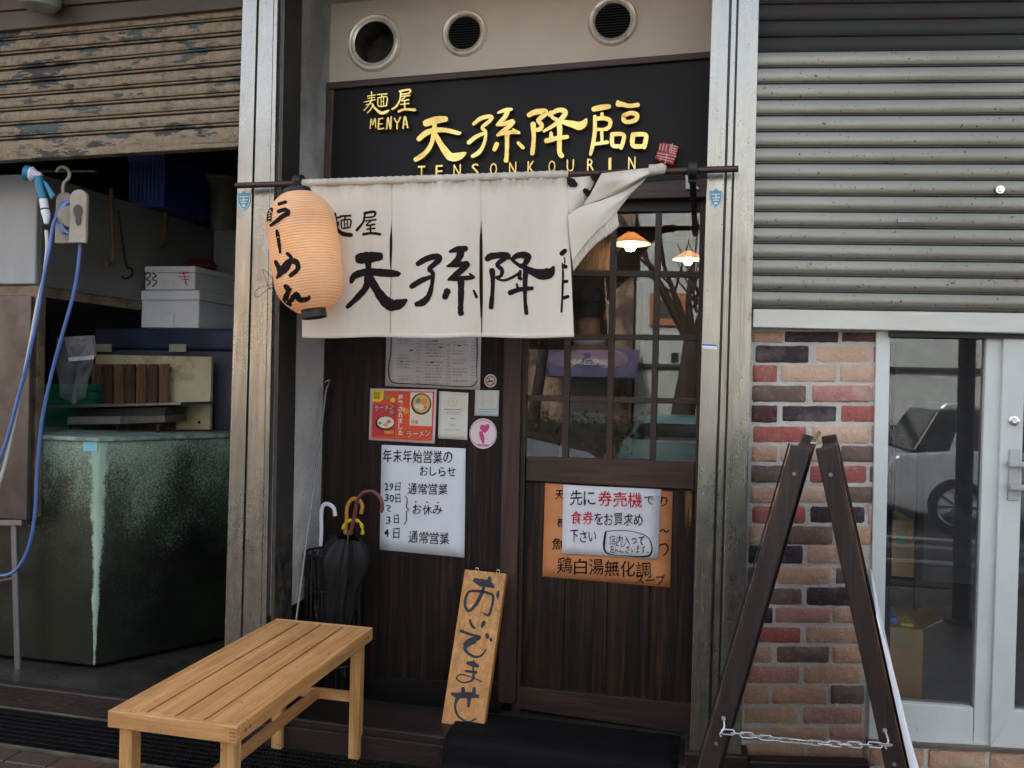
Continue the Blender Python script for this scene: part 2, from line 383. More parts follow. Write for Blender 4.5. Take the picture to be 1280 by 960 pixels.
# ------------------------------------------------------------------ ground
def paver_mat():
    t = NT('wet_brick_pavers'); a = t.noise(3, 4, .5); b = t.noise(60, 6, .7)
    t.base(t.mix(t.ramp(a, .3, .7), srgb(74, 60, 54), srgb(52, 44, 42))); t.rough(t.math('ADD', .35, t.math('MULTIPLY', a, .4))); t.bump(b, .3, .004); return t.m
M['ground'] = simple('dark_bedding', srgb(52, 50, 46), srgb(40, 38, 36), .9, 0, 8)
M['pav'] = [simple('paver_' + n, c, c2, .42, 0, 5, bump=.35, bscale=70, rvar=.3) for n, c, c2 in (('brown', srgb(86, 68, 60), srgb(66, 54, 50)), ('grey', srgb(76, 72, 68), srgb(58, 56, 54)), ('rust', srgb(94, 68, 56), srgb(70, 54, 46)))]
M['asphalt'] = simple('asphalt', srgb(66, 66, 68), srgb(56, 56, 58), .85, 0, 5, bump=.5, bscale=200)
M['road_white'] = simple('road_paint', srgb(200, 200, 196), srgb(170, 170, 166), .7, 0, 9)
M['concrete'] = simple('wet_concrete', srgb(70, 66, 60), srgb(46, 43, 40), .32, 0, 4, bump=.3, bscale=40, rvar=.35)
M['kerb'] = simple('brown_stone_kerb', srgb(56, 41, 35), srgb(35, 27, 25), .5, 0, 6, (.4, 1, 1), .3, 60, dirt=srgb(40, 34, 30), dthr=(.5, .7))
M['kerb_light'] = simple('worn_stone_edge', srgb(104, 96, 82), srgb(66, 60, 52), .7, 0, 14, (.5, 1, 1), .4, 60)
obj('ground', MB().add([(-60, -80, -.18), (60, -80, -.18), (60, 40, -.18), (-60, 40, -.18)], [(0, 1, 2, 3)]), M['ground'], kind='structure', origin=(0, 0, -.18))
road = MB().add([(-40, -9.2, -.15), (40, -9.2, -.15), (40, -3.9, -.15), (-40, -3.9, -.15)], [(0, 1, 2, 3)])
obj('road', road, M['asphalt'], kind='structure')
mk = MB()
for k in range(-8, 9): mk.add([(k * 4, -6.3, -.145), (k * 4 + 2, -6.3, -.145), (k * 4 + 2, -6.18, -.145), (k * 4, -6.18, -.145)], [(0, 1, 2, 3)])
obj('road_marking', mk, M['road_white'], kind='structure')
kb = MB().box(-40, 40, -3.95, -3.81, -.17, -.068); obj('road_kerb', kb, M['kerb_light'], kind='structure', bevel=.01)
# pavers near the facade, each a piece of the pavement; beyond them a joined sheet
pavement = thing('pavement', (0, -1.5, -.01), None, None); tag(pavement, kind='structure')
obj('paver_bed', MB().box(-6, 6, -3.8, -.34, -.17, -.012), M['ground'], pavement)
cell = {}
def paver_at(cx, cy, horiz, m):
    key = (horiz, m); L, W = .196, .096
    if not horiz: L, W = W, L
    if key not in cell:
        o = obj('paver', MB().box(-L / 2, L / 2, -W / 2, W / 2, -.012, .0), M['pav'][m], None, bevel=.004, seg=1, origin=(0, 0, 0)); cell[key] = o; del o['_o']
    else:
        o = cell[key].copy(); COL.objects.link(o)
    o.parent = pavement; o.location = Vector((cx, cy, random.uniform(-.0015, .0015))) - Vector(pavement['_o']); o.rotation_euler = (random.uniform(-.006, .006), random.uniform(-.006, .006), 0)
n_pav = 0; rest = MB()
yy = -.40; row = 0
while yy > -3.75:
    xx = -5.8 + (row % 2) * .1
    while xx < 5.8:
        near = yy > -1.15 and -3.1 < xx < 1.5
        if near and n_pav < 290: paver_at(xx, yy, True, random.choice([0, 0, 1, 2])); n_pav += 1
        else: rest.box(xx - .098, xx + .098, yy - .048, yy + .048, -.012, 0)
        xx += .2
    yy -= .1; row += 1
obj('paver_field', rest, M['pav'][0], pavement, kind='stuff')
# drainage grating strip in front of the shops
M['grate'] = simple('black_grating', srgb(34, 33, 34), srgb(26, 25, 26), .45, .3, 20)
gr = thing('drain_grating', (-2, -.18, 0), 'long black mesh drainage grating running past the bench legs', 'drain grating')
obj('channel', MB().box(-6, -.55, -.335, -.02, -.02, -.008), M['dark'], gr)
gm = MB()
for k in range(9): gm.box(-6, -.55, -.325 + k * .037, -.319 + k * .037, -.008, .004)
obj('bar', gm, M['grate'], gr, kind='stuff')
gm = MB(); x = -5.2
while x < -.6: gm.box(x, x + .004, -.327, -.045, -.006, .002); x += .016
obj('crossbar', gm, M['grate'], gr, kind='stuff')
obj('frame', MB().box(-6, -.55, -.345, -.333, -.01, .009).box(-6, -1.98, -.02, -.008, -.01, .0095), M['kerb_light'], gr, bevel=.002)
for _o in (pavement, gr): _o.location.z -= .07
# thresholds and floors
obj('stall_floor', MB().box(-6, -1.98, .06, 5, -.02, .0), M['concrete'], kind='structure')
k1 = obj('stall_kerb', MB().box(-6, -1.98, -.0, .055, -.11, .035), M['kerb'], label='wet brown stone kerb along the front of the left stall', cat='kerb', bevel=.008)
# ------------------------------------------------------------------ steel pillars
def px_slab_v(mb, xt, xb, yt, yb, xt2, xb2, y, th): # vertical strip: left edge (xt,yt)-(xb,yb), right edge
    return mb.slab([(xt, yt), (xt2, yt), (xb2, yb), (xb, yb)], y, th)
def lean(x0, y0, x1, y1, y): return x0 + (x1 - x0) * (y - y0) / (y1 - y0)
YT = -60
def vstrip(a, b, y, th, yb, name, mat, par, bev=.003):
    # a, b: (x at y=0, x at y=800)
    q = [(lean(a[0], 0, a[1], 800, YT), YT), (lean(b[0], 0, b[1], 800, YT), YT), (lean(b[0], 0, b[1], 800, yb), yb), (lean(a[0], 0, a[1], 800, yb), yb)]
    mb = MB().slab(q, y, th)
    zb = min(v.z for v in mb.v); return obj(name, mb, mat, par, bevel=bev)
pl = thing('steel_pillar', P(305, 884, .06), 'stained stainless steel pillar left of the entrance, behind the paper lantern', 'pillar', None)
vstrip((303, 280.5), (321, 300.5), .0, .14, 886, 'front_panel', M['steel'], pl)
vstrip((323.5, 303), (342, 325.5), .0, .14, 890, 'front_panel', M['steel'], pl)
vstrip((321.2, 300.7), (323.3, 302.8), .012, .10, 886, 'joint_strip', M['steel_dark'], pl, 0)
vstrip((342.4, 325.9), (347, 332), -.004, .16, 890, 'edge_trim', M['steel'], pl, .002)
vstrip((347.4, 332.4), (352, 337), .03, .14, 890, 'guide_channel', M['steel_dark'], pl, 0)
vstrip((352.4, 337.4), (356, 342), .012, .16, 890, 'guide_channel', M['steel_dark'], pl, .002)
pr = thing('steel_pillar', P(900, 945, .06), 'wide stainless steel pillar between the sliding door and the brick wall', 'pillar', None)
vstrip((890, 866), (912, 889), .0, .50, 946, 'front_panel', M['steel'], pr)
vstrip((912.3, 889.3), (914.5, 891.5), .012, .10, 944, 'joint_strip', M['steel_dark'], pr, 0)
vstrip((914.8, 891.8), (921, 899.5), .004, .14, 945, 'front_strip', M['steel'], pr, .002)
vstrip((921.3, 899.8), (923, 901.8), .012, .10, 944, 'joint_strip', M['steel_dark'], pr, 0)
vstrip((923.3, 902), (949, 930), .0, .14, 948, 'front_panel', M['steel'], pr)
obj('base_block', MB().slab([(856, 940), (936, 946), (936, 975), (856, 970)], -.02, .2), M['kerb'], pr, bevel=.008, label='brown stone block under the pillar')
# ------------------------------------------------------------------ recess: reveal wall, ceiling, fascia
XL = P(347, 400, 0).x - .012
YD = .5                       # plane of the door and the wooden wall
rv = MB(); zt = 3.32
rv.hexa([(XL - .1, .03, .46), (XL, .03, .46), (XL, .03, zt), (XL - .1, .03, zt)], [(XL - .1, .62, .46), (XL, .62, .46), (XL, .62, zt), (XL - .1, .62, zt)])
def stucco_blotched():
    t = NT('blotchy_stucco'); nz = t.noise(2.2, 5, .6); col = t.mix(t.ramp(nz, .35, .7), srgb(200, 199, 197), srgb(178, 176, 173))
    x, y, z = t.xyz()
    # dark blotches in the colour, denser towards the top of the wall
    s1 = t.math('MULTIPLY', t.math('SUBTRACT', z, 2.0), 1.6); s1 = t.math('MINIMUM', t.math('MAXIMUM', s1, 0.0), 1.0)
    blot = t.ramp(t.math('ADD', t.noise(3.2, 6, .6, (1, 1, .6), off=(3, 3, 3)), t.math('MULTIPLY', s1, .25)), .5, .85)
    col = t.mix(t.math('MULTIPLY', blot, .75), col, srgb(96, 90, 84))
    pit = t.noise(75, 3, .5); col = t.mix(t.math('MULTIPLY', t.ramp(pit, .62, .7), .4), col, srgb(110, 105, 100))
    t.base(col); t.rough(.95); t.bump(t.noise(90, 5, .6), .8, .008); return t.m
obj('reveal_wall', rv, stucco_blotched(), label='rough grey stucco side wall between left steel pillar and wooden wall', cat='wall')
obj('reveal_base', MB().box(XL - .1, XL + .002, .031, .62, 0, .458), M['wood_dark'], label='dark wooden base board under the rough stucco side wall', cat='base board')
obj('recess_ceiling', MB().box(XL - .1, .0, .0, .9, 3.30, 3.36), M['fascia'], label='plain soffit over the recessed shop entrance', cat='ceiling')
vw = obj('vent_wall', MB().slab([(405, -60), (900, -60), (900, 64), (405, 105)], YD - .03, .2), M['fascia'], label='cream plaster wall band with three round vents above the black sign', cat='wall')
_c = P(469, 54, YD - .03); _s = (P(503, 54, YD - .03) - _c).length
cut = obj('cutter', MB().lathe([(_s * .722, -.15), (_s * .722, .1)], _c, Vector((0, -1, 0)), 40), M['fascia'])
md = vw.modifiers.new('b', 'BOOLEAN'); md.object = cut; md.operation = 'DIFFERENCE'
me2 = bpy.data.meshes.new_from_object(vw.evaluated_get(bpy.context.evaluated_depsgraph_get())); vw.modifiers.clear(); vw.data = me2
bpy.data.objects.remove(cut)
# vents
def vent(cx, cy, r, label, openpipe):
    c = P(cx, cy, YD - .03); s = (P(cx + r, cy, YD - .03) - c).length
    t = thing('wall_vent', c, label, 'vent', 'round vents above the sign'); ax = Vector((0, -1, 0))
    obj('ring', MB().lathe([(s * .72, .0), (s * .72, .014), (s * .80, .020), (s * .84, .012), (s * .88, .012), (s * .94, .016), (s, .006), (s, -.01)], c, ax, 40, False), M['vent_white'], t, smooth=True, angle=60)
    if openpipe:
        obj('duct', MB().lathe([(s * .72, .012), (s * .71, -.05), (s * .71, -.14), (.001, -.14)], c, ax, 40, False), M['duct'], t, smooth=True)
    else:
        obj('backing', MB().lathe([(s * .74, .002), (s * .74, .0)], c, ax, 32), M['dark'], t)
        mb = MB(); n = 13
        for k in range(n):
            z = (-1 + 2 * (k + .5) / n) * s * .70; hw = math.sqrt(max(0, (s * .71) ** 2 - z * z)) 
            mb.hexa([(c.x - hw, c.y - .013, c.z + z - .003), (c.x + hw, c.y - .013, c.z + z - .003), (c.x + hw, c.y - .004, c.z + z + .003), (c.x - hw, c.y - .004, c.z + z + .003)],
                    [(c.x - hw, c.y - .012, c.z + z - .005), (c.x + hw, c.y - .012, c.z + z - .005), (c.x + hw, c.y - .003, c.z + z + .001), (c.x - hw, c.y - .003, c.z + z + .001)])
        obj('louvre', mb, M['black'], t, kind='stuff')
M['vent_white'] = simple('vent_metal', srgb(226, 216, 202), srgb(204, 192, 176), .3, .35, 9, dirt=srgb(80, 68, 58), dthr=(.58, .75), dscale=16)
vent(469, 54, 34, 'largest round vent at left, an open sooty duct without a grille', True)
vent(581, 42, 28, 'middle round vent with dark louvres above the gold characters', False)
vent(766, 27, 31, 'right round vent with dark louvres near the wide steel pillar', False)
# the wall behind the ring is pierced by the duct only in darkness: a dark disc sits proud of the plaster
c = P(469, 54, YD - .034); 
# ------------------------------------------------------------------ sign
sg = thing('shop_sign', P(640, 232, YD - .05), 'black shop sign with raised gold characters and brown top frame', 'shop sign')
obj('sign_board', MB().slab([(410, 112), (892, 72), (892, 221), (404, 256)], YD - .055, .04), M['black_board'], sg)
obj('frame_rail', MB().slab([(408, 103), (893, 63.5), (893, 71.5), (408, 111.5)], YD - .075, .07), M['wood_frame_h'], sg, bevel=.003)
obj('frame_post', MB().slab([(408.5, 112), (417, 111.5), (411, 262), (403, 262)], YD - .072, .06), M['wood_frame'], sg, bevel=.003)
SGN = plane(YD - .085)
ten = [[(178, 192, 75), (285, 160, 82), (375, 150, 62)], [(265, 190, 50), (262, 275, 50)], [(108, 350, 55), (180, 290, 62), (265, 262, 58), (380, 262, 50), (500, 290, 45), (528, 284, 18)],
       [(258, 270, 50), (240, 380, 48), (190, 470, 50), (120, 530, 56), (76, 556, 50)], [(265, 290, 50), (320, 390, 60), (380, 480, 80), (430, 530, 90), (500, 525, 85), (555, 500, 50), (576, 487, 20)]]
son = [[(655, 200, 36), (720, 148, 45), (800, 125, 45), (838, 132, 40), (815, 170, 40), (752, 222, 40), (745, 248, 35), (775, 275, 35), (770, 360, 35), (740, 440, 40), (700, 490, 48), (645, 522, 40)],
       [(608, 385, 48), (680, 328, 45), (770, 288, 35)], [(900, 88, 22), (960, 65, 42), (1035, 52, 34)], [(995, 60, 60), (975, 120, 50), (930, 170, 45), (888, 208, 24)], [(888, 212, 25), (960, 198, 46), (1045, 170, 46)],
       [(1050, 180, 52), (1010, 225, 50), (950, 270, 45), (893, 312, 28)], [(893, 315, 24), (960, 292, 42), (1060, 280, 42), (1110, 287, 34)], [(1048, 250, 18), (1105, 283, 30)],
       [(990, 290, 55), (990, 420, 45), (985, 530, 45), (980, 565, 55)], [(888, 400, 52), (864, 455, 46)], [(1102, 388, 36), (1150, 436, 42)]]
kou = [[(68, 175, 40), (120, 152, 46), (190, 148, 46), (190, 170, 40), (140, 215, 38), (165, 250, 38), (150, 283, 38), (115, 288, 32)], [(100, 245, 46), (105, 350, 35), (96, 450, 38), (92, 468, 36)],
       [(222, 175, 30), (290, 138, 38), (345, 150, 42), (320, 200, 42), (255, 255, 33), (180, 298, 22)], [(236, 155, 35), (250, 195, 30), (330, 228, 40), (400, 245, 58), (450, 258, 70), (488, 238, 55), (504, 208, 20)],
       [(300, 250, 45), (303, 330, 40)], [(200, 372, 42), (280, 352, 38), (360, 342, 34)], [(237, 312, 28), (238, 345, 34)], [(305, 270, 40), (300, 400, 40), (302, 460, 40), (318, 486, 44)]]
rin = [[(562, 130, 44), (620, 118, 48), (678, 110, 40)], [(570, 185, 30), (570, 300, 34), (555, 400, 34), (537, 475, 26)], [(572, 205, 34), (640, 200, 38), (685, 218, 36), (680, 265, 34), (640, 285, 26)],
       [(585, 285, 26), (660, 285, 26)], [(625, 165, 28), (625, 200, 28)], [(622, 290, 28), (625, 380, 25)], [(565, 397, 28), (665, 382, 32)], [(748, 92, 48), (775, 92, 42), (830, 105, 34), (898, 98, 38)], [(745, 75, 30), (765, 100, 34)],
       [(790, 180, 38), (840, 160, 36), (888, 172, 40), (882, 210, 40), (830, 228, 36), (792, 218, 36), (790, 182, 36)], [(700, 322, 36), (788, 325, 34), (782, 390, 34), (770, 428, 28)], [(703, 322, 34), (706, 405, 36), (775, 412, 34)],
       [(860, 325, 40), (955, 325, 38), (955, 380, 40), (945, 420, 38)], [(860, 330, 40), (862, 408, 40), (945, 413, 38)]]
men = [[(205, 215, 12), (310, 200, 14)], [(260, 155, 14), (262, 280, 14)], [(210, 245, 12), (305, 232, 12)], [(158, 295, 14), (310, 262, 16)], [(255, 280, 16), (210, 350, 18), (160, 405, 16)],
       [(185, 330, 12), (280, 318, 14), (250, 390, 18), (200, 440, 14)], [(270, 330, 20), (320, 390, 30), (390, 440, 46), (465, 420, 40), (492, 402, 18)], [(338, 195, 16), (465, 185, 20)], [(400, 190, 14), (392, 228, 14)],
       [(345, 240, 16), (465, 226, 16), (455, 345, 18)], [(345, 240, 15), (352, 345, 16), (455, 345, 16)], [(385, 235, 12), (388, 340, 12)], [(420, 232, 12), (421, 340, 12)], [(385, 285, 10), (420, 284, 10)]]
ya = [[(635, 150, 28), (770, 128, 26), (758, 175, 22), (650, 190, 20)], [(650, 155, 24), (640, 260, 24), (590, 350, 28), (535, 388, 28)], [(660, 218, 16), (768, 206, 20)], [(712, 222, 18), (660, 275, 18), (758, 262, 20)],
      [(700, 285, 20), (705, 400, 24)], [(645, 325, 16), (758, 312, 20)], [(620, 420, 34), (700, 392, 32), (838, 398, 42)]]
mny = [[(242, 645, 14), (256, 515, 16), (275, 600, 14), (308, 512, 16), (316, 640, 14)], [(355, 520, 18), (352, 655, 20)], [(355, 520, 16), (410, 510, 16)], [(355, 590, 15), (400, 582, 15)], [(352, 655, 18), (425, 645, 18)],
       [(462, 652, 18), (480, 500, 20), (512, 655, 20), (522, 490, 18)], [(565, 510, 18), (602, 570, 20), (645, 495, 20)], [(602, 570, 20), (600, 650, 20)], [(680, 645, 18), (705, 485, 22), (742, 635, 22)], [(690, 595, 14), (730, 588, 14)]]
mb = strokes(ten, 510, 130, 8, SGN, .028); 
for nm, data, a in (('gold_character', ten, (510, 130, 8)), ('gold_character', son, (510, 130, 8)), ('gold_character', kou, (650, 115, 6.095)), ('gold_character', rin, (650, 115, 6.095)), ('gold_character', men, (440, 100, 10.667)), ('gold_character', ya, (440, 100, 10.667)), ('gold_lettering', mny, (440, 100, 10.667))):
    obj(nm, strokes(data, *a, SGN, .024, .03), M['gold'], sg)
pos = [527, 549, 571.5, 594, 617, 641, 664, 690, 713, 738.5, 762.5, 790]
for ch, x in zip('TENSONKOURIN', pos):
    mb = MB()
    yb = 223 - (x - 527) * .043; h = 15.5; wd = 8.5 if ch != 'I' else 3; wd += .5
    ptext(mb, ch, [(x - wd / 2, yb - h), (x + wd / 2, yb - h - .4), (x + wd / 2 - .3, yb - .4), (x - wd / 2 - .3, yb)], plane(YD - .078), .004, depth=.018)
    obj('gold_letter', mb, M['gold'], sg)
M['seal_red'] = simple('seal_red', srgb(186, 36, 40), srgb(164, 28, 34), .45); M['seal_pink'] = flat('seal_pink', srgb(222, 176, 172), .5)
rsl = obj('red_seal', MB().slab([(828, 177), (849, 183), (842, 207), (818, 198)], YD - .09, .03), M['seal_red'], sg, bevel=.004)
def mp(ox, oy, s, pts): return [[(x, y, wd) for x, y, wd in st] for st in pts]
seal = [[(1070, 395, 9), (1062, 440, 9)], [(1095, 400, 9), (1085, 445, 9)], [(1118, 402, 9), (1110, 450, 9)], [(1135, 400, 8), (1200, 418, 8)], [(1140, 420, 7), (1195, 435, 7)], [(1150, 405, 7), (1140, 455, 7)], [(1180, 415, 7), (1170, 465, 7)],
        [(1140, 440, 7), (1190, 452, 7)], [(1050, 465, 8), (1190, 490, 8)], [(1045, 485, 8), (1175, 512, 8)], [(1120, 470, 9), (1105, 545, 9)], [(1060, 505, 8), (1160, 530, 8)], [(1140, 460, 8), (1185, 470, 8)], [(1160, 395, 7), (1152, 460, 7)], [(1075, 500, 7), (1065, 525, 7)]]
obj('seal_print', strokes(seal, 650, 115, 6.095, plane(YD - .0915)), M['seal_pink'], rsl)
# beams above the door
obj('door_beam', MB().slab([(640, 238), (893, 221), (893, 246), (640, 252)], YD - .05, .1), M['wood_frame_h'], label='brown wooden beam under the right end of the black sign', cat='beam', bevel=.003)
# ------------------------------------------------------------------ wooden wall left of the door
ww = thing('wooden_wall', P(515, 885, YD), 'dark cedar plank wall carrying the menus and notices beside the door', 'wooden wall')
obj('backing', MB().slab([(400, 240), (650, 240), (640, 888), (385, 880)], YD + .03, .03), M['dark'], ww)
n = 6
for k in range(n):
    u0, u1 = k / n, (k + 1) / n
    tl, tr = 408 + (632 - 408) * u0, 408 + (632 - 408) * u1; bl, br = 392 + (626 - 392) * u0, 392 + (626 - 392) * u1
    obj('plank', MB().slab([(tl + .12, 245), (tr - .12, 245), (br - .12, 848 + 4 * u1), (bl + .12, 848 + 4 * u0)], YD + random.uniform(-.0006, .0006), .028), M['wood_wall'], ww, bevel=.001, seg=1)
obj('jamb', MB().slab([(404, 240), (410, 240), (396, 885), (389, 883)], YD - .02, .04), M['wood_frame'], ww, bevel=.002)
obj('skirting', MB().slab([(396, 846), (628, 853), (626, 892), (395, 885)], YD - .012, .04), M['wood_dark'], ww, bevel=.003)
obj('door_post', MB().slab([(633, 240), (655, 240), (644, 880), (622, 878)], YD - .03, .09), M['wood_frame'], label='dark wooden door post between plank wall and sliding door', cat='door post', bevel=.004)
# ------------------------------------------------------------------ sliding door
dr = thing('sliding_door', P(760, 885, YD + .03), 'dark wooden sliding door with sixteen glass panes over plank panel', 'door')
YG = YD + .03
def V(x265, x575, y): return lean(x265, 265, x575, 575, y)
def hline(yl, yr, x): return yl + (yr - yl) * (x - 660) / (871 - 660)
edges_v = [(661, 658.5), (708.3, 702.3, 716, 710), (763.5, 757.3, 771, 765), (819.5, 811.8, 827.5, 819.5), (875, 869)]
rowsH = [(267, 264), (336.5, 339, 344.5, 346.5), (417, 418.5, 424, 425.5), (493.5, 498.5, 501, 505.5), (571, 577)]
obj('stile', MB().slab([(655.5, 240), (663, 240), (639.5 + 10, 895), (639, 893)], YG - .02, .04), M['wood_frame'], dr, bevel=.003)
obj('stile', MB().slab([(875.3, 240), (892, 240), (884, 925), (863, 922)], YG - .02, .04), M['wood_frame'], dr, bevel=.003)
obj('rail', MB().slab([(663, 247), (876, 245), (875.3, 264), (662.5, 267)], YG - .02, .04), M['wood_dark'], dr, bevel=.003)
obj('rail', MB().slab([(658.3, 571), (869, 577), (868, 612), (656.8, 601)], YG - .021, .04), M['wood_frame_h'], dr, bevel=.003)
obj('rail', MB().slab([(649.5, 858.5), (864, 880.5), (864, 918), (648.3, 886)], YG - .02, .04), M['wood_frame_h'], dr, bevel=.003)
for a, b, a2, b2 in edges_v[1:4]:
    obj('muntin', MB().slab([(a, 265), (a2, 265), (b2, 574), (b, 574)], YG - .016, .03), M['wood_frame'], dr, bevel=.002)
for yl, yr, yl2, yr2 in rowsH[1:4]:
    for i in range(4):   # one piece per bay, butted against the uprights
        e0, e1 = edges_v[i], edges_v[i + 1]
        L = (e0[2], e0[3]) if len(e0) == 4 else e0; Rr = (e1[0], e1[1])
        xa, xb = V(*L, yl) + .15, V(*Rr, yl) - .15
        obj('muntin', MB().slab([(xa, hline(yl, yr, xa)), (xb, hline(yl, yr, xb)), (xb, hline(yl2, yr2, xb)), (xa, hline(yl2, yr2, xa))], YG - .013, .024), M['wood_frame_h'], dr, bevel=.002)
for i in range(4):
    e0, e1 = edges_v[i], edges_v[i + 1]; L = (e0[2], e0[3]) if len(e0) == 4 else e0
    for j in range(4):
        r0, r1 = rowsH[j], rowsH[j + 1]; T = (r0[2], r0[3]) if len(r0) == 4 else r0
        ya_, yb_ = T[0], r1[0]
        q = [(V(*L, ya_) - 1, hline(*T, V(*L, ya_)) - 1), (V(e1[0], e1[1], ya_) + 1, hline(*T, V(e1[0], e1[1], ya_)) - 1), (V(e1[0], e1[1], yb_) + 1, hline(r1[0], r1[1], V(e1[0], e1[1], yb_)) + 1), (V(*L, yb_) - 1, hline(r1[0], r1[1], V(*L, yb_)) + 1)]
        a = [P(x, y, YG) for x, y in (q[3], q[2], q[1], q[0])]
        obj('pane', MB().add(a, [(0, 1, 2, 3)]), M['glass'], dr)
n = 4
for k in range(n):
    u0, u1 = k / n, (k + 1) / n
    tl, tr = 657 + 211 * u0, 657 + 211 * u1; bl, br = 649.5 + 214 * u0, 649.5 + 214 * u1
    obj('plank', MB().slab([(tl + .3, 602 + 10 * u0), (tr - .3, 602 + 10 * u1), (br - .3, 858 + 22 * u1), (bl + .3, 858 + 22 * u0)], YG + .002, .02), M['wood_door'], dr, bevel=.0015, seg=1)
M['bare'] = wood('bare_scraped_wood', srgb(206, 150, 78), srgb(130, 88, 48), 'z', .6, 2)
sc_ = MB()
for k in range(9):
    x = 856.5 + k * .95; h = random.uniform(18, 66); sc_.slab([(x, 613 + random.uniform(0, 6)), (x + .7, 613), (x + .55, 613 + h), (x + .1, 613 + h)], YG + .0005, .001)
obj('scraped_patch', sc_, M['bare'], dr)
# step below the door
obj('pillar_footing', MB().box(-1.979, -1.776, -.012, .05, -.11, .004), M['kerb'], label='brown stone footing under the left steel pillar behind the bench', cat='footing', bevel=.006)
stp = thing('entrance_step', P(640, 905, .35), 'low brown wooden step along the foot of the entrance', 'step')
a0 = PZ(437, 905, .075)
obj('tread', MB().box(-1.775, -.02, -.02, .24, -.11, .052), M['kerb'], stp, bevel=.008)
obj('inner_floor', MB().box(-1.79, -.02, .241, .56, -.11, -.042), M['concrete'], stp, bevel=.003)
obj('nosing', MB().box(-1.775, -.02, -.038, -.0205, -.11, .022), M['kerb'], stp, bevel=.004)
# black doormat over the step
mt = thing('doormat', (-.5, .1, 0), 'black rubber doormat laid over the step before the sliding door', 'doormat')
mm = MB(); x0, x1 = -.98, -.06
prof = [(.46, -.036), (.27, -.034), (.238, .04), (.215, .060), (-.02, .059), (-.055, .01), (-.085, -.056), (-.34, -.058)]
rows = []
for x in [x0 + (x1 - x0) * k / 24 for k in range(25)]:
    rows.append([(x, y, z + .0015 * math.sin(x * 40)) for y, z in crom(prof, 4)])
mm.grid(rows); obj('mat_sheet', mm, M['rubber'], mt, smooth=True, angle=180, solid=.006)
mm = MB(); k = 0
while k < 30:
    x = x0 + .02 + k * .0305
    mm.box(x, x + .014, -.33, -.095, -.057, -.0515); mm.box(x, x + .014, .0, .19, .062, .0655); k += 1
obj('rib', mm, M['rubber'], mt, kind='stuff')
# ------------------------------------------------------------------ left roller shutter
def peel():
    t = NT('peeling_shutter_paint'); x, y, z = t.xyz()
    a = t.noise(7, 10, .70, (.55, 1, 1.9)); b = t.noise(30, 6, .7)
    up = t.n('ShaderNodeMapRange'); up.inputs['From Min'].default_value = -2.0; up.inputs['From Max'].default_value = -3.6; t.l(x, up.inputs['Value'])
    hi = t.n('ShaderNodeMapRange'); hi.inputs['From Min'].default_value = 2.48; hi.inputs['From Max'].default_value = 2.62; t.l(z, hi.inputs['Value'])
    m = t.math('ADD', a, t.math('MULTIPLY', t.math('MULTIPLY', up.outputs[0], hi.outputs[0]), .075))
    paint = t.mix(t.ramp(b, .35, .7), srgb(148, 130, 104), srgb(108, 92, 72))
    st = t.noise(18, 8, .7, (.5, 1, 2), off=(4, 1, 7)); paint = t.mix(t.ramp(st, .54, .66), paint, srgb(76, 60, 48)); dr_ = t.noise(26, 6, .7, (1, 1, .1), off=(1, 3, 5)); paint = t.mix(t.math('MULTIPLY', t.ramp(dr_, .55, .72), .5), paint, srgb(70, 58, 48))
    under = t.mix(t.ramp(t.noise(9, 4, .5, off=(1, 1, 8)), .46, .54), srgb(56, 80, 80), srgb(50, 44, 42))
    edge = t.ramp(m, .575, .585); pk = t.ramp(m, .592, .598)
    col = t.mix(edge, paint, srgb(40, 32, 28)); col = t.mix(pk, col, under)
    t.base(col); t.rough(.6); t.bump(t.math('SUBTRACT', b, t.math('MULTIPLY', pk, .8)), .35, .004); return t.m
M['peel'] = peel(); M['groove'] = flat('shutter_groove', srgb(58, 48, 46), .6)
LL = [39, 52.5, 71, 90, 107.5, 124, 141, 159, 177, 195]; LR = [9.5, 25, 45, 61, 82, 101, 120, 139, 158, 179]
def slat(name, yl0, yr0, yl1, yr1, xa, xb, y, mat, par, n=8, r=.012, xl=0, xr=301, gap=.16, bulge=1.0, gd=0.0):
    # a curved slat between an upper and a lower pixel line; the lower lip rolls into the next one
    rows = []
    def yy(l, r_, x): return l + (r_ - l) * (x - xl) / (xr - xl)
    prof = []
    for k in range(n + 1):
        t = k / n; prof.append((t * (1 - gap), -math.sin(math.pi * min(1, max(0, t * .92 + .05))) * r * bulge))
    prof += [(1 - gap, .006 + gd), (1 - gap * .80, .006 + gd), (1 - gap * .70, -.002), (1 - gap * .45, -.005), (1 - gap * .30, -.001), (1 - gap * .24, .007 + gd), (1, .007 + gd)]
    for t, dy in prof:
        rows.append([P(x, yy(yl0, yr0, x) + (yy(yl1, yr1, x) - yy(yl0, yr0, x)) * t, y + dy) for x in (xa, (2 * xa + xb) / 3, (xa + 2 * xb) / 3, xb)])
    return obj(name, MB().grid(rows), mat, par, smooth=True, angle=50)
YS = .07
ls = thing('roller_shutter', P(150, 195, YS), 'half raised roller shutter with peeling beige paint over the dark stall', 'roller shutter')
for k in range(9): slat('slat', LL[k], LR[k], LL[k + 1], LR[k + 1], -420, 304, YS, M['peel'], ls, gap=.36 if k < 8 else .12, bulge=.45, gd=.016 if k < 8 else 0)
obj('bottom_bar', MB().slab([(-420, 200.1), (301, 178), (300, 183), (-420, 225.4)], YS - .02, .05), M['peel'], ls, bevel=.004)
M['hood'] = simple('brown_hood_metal', srgb(92, 80, 68), srgb(72, 62, 54), .5, .2, 2, (.4, 1, 1), .05, 30)
hd = thing('shutter_hood', P(150, 0, .03), 'brown sheet metal hood above the peeling left shutter', 'shutter hood')
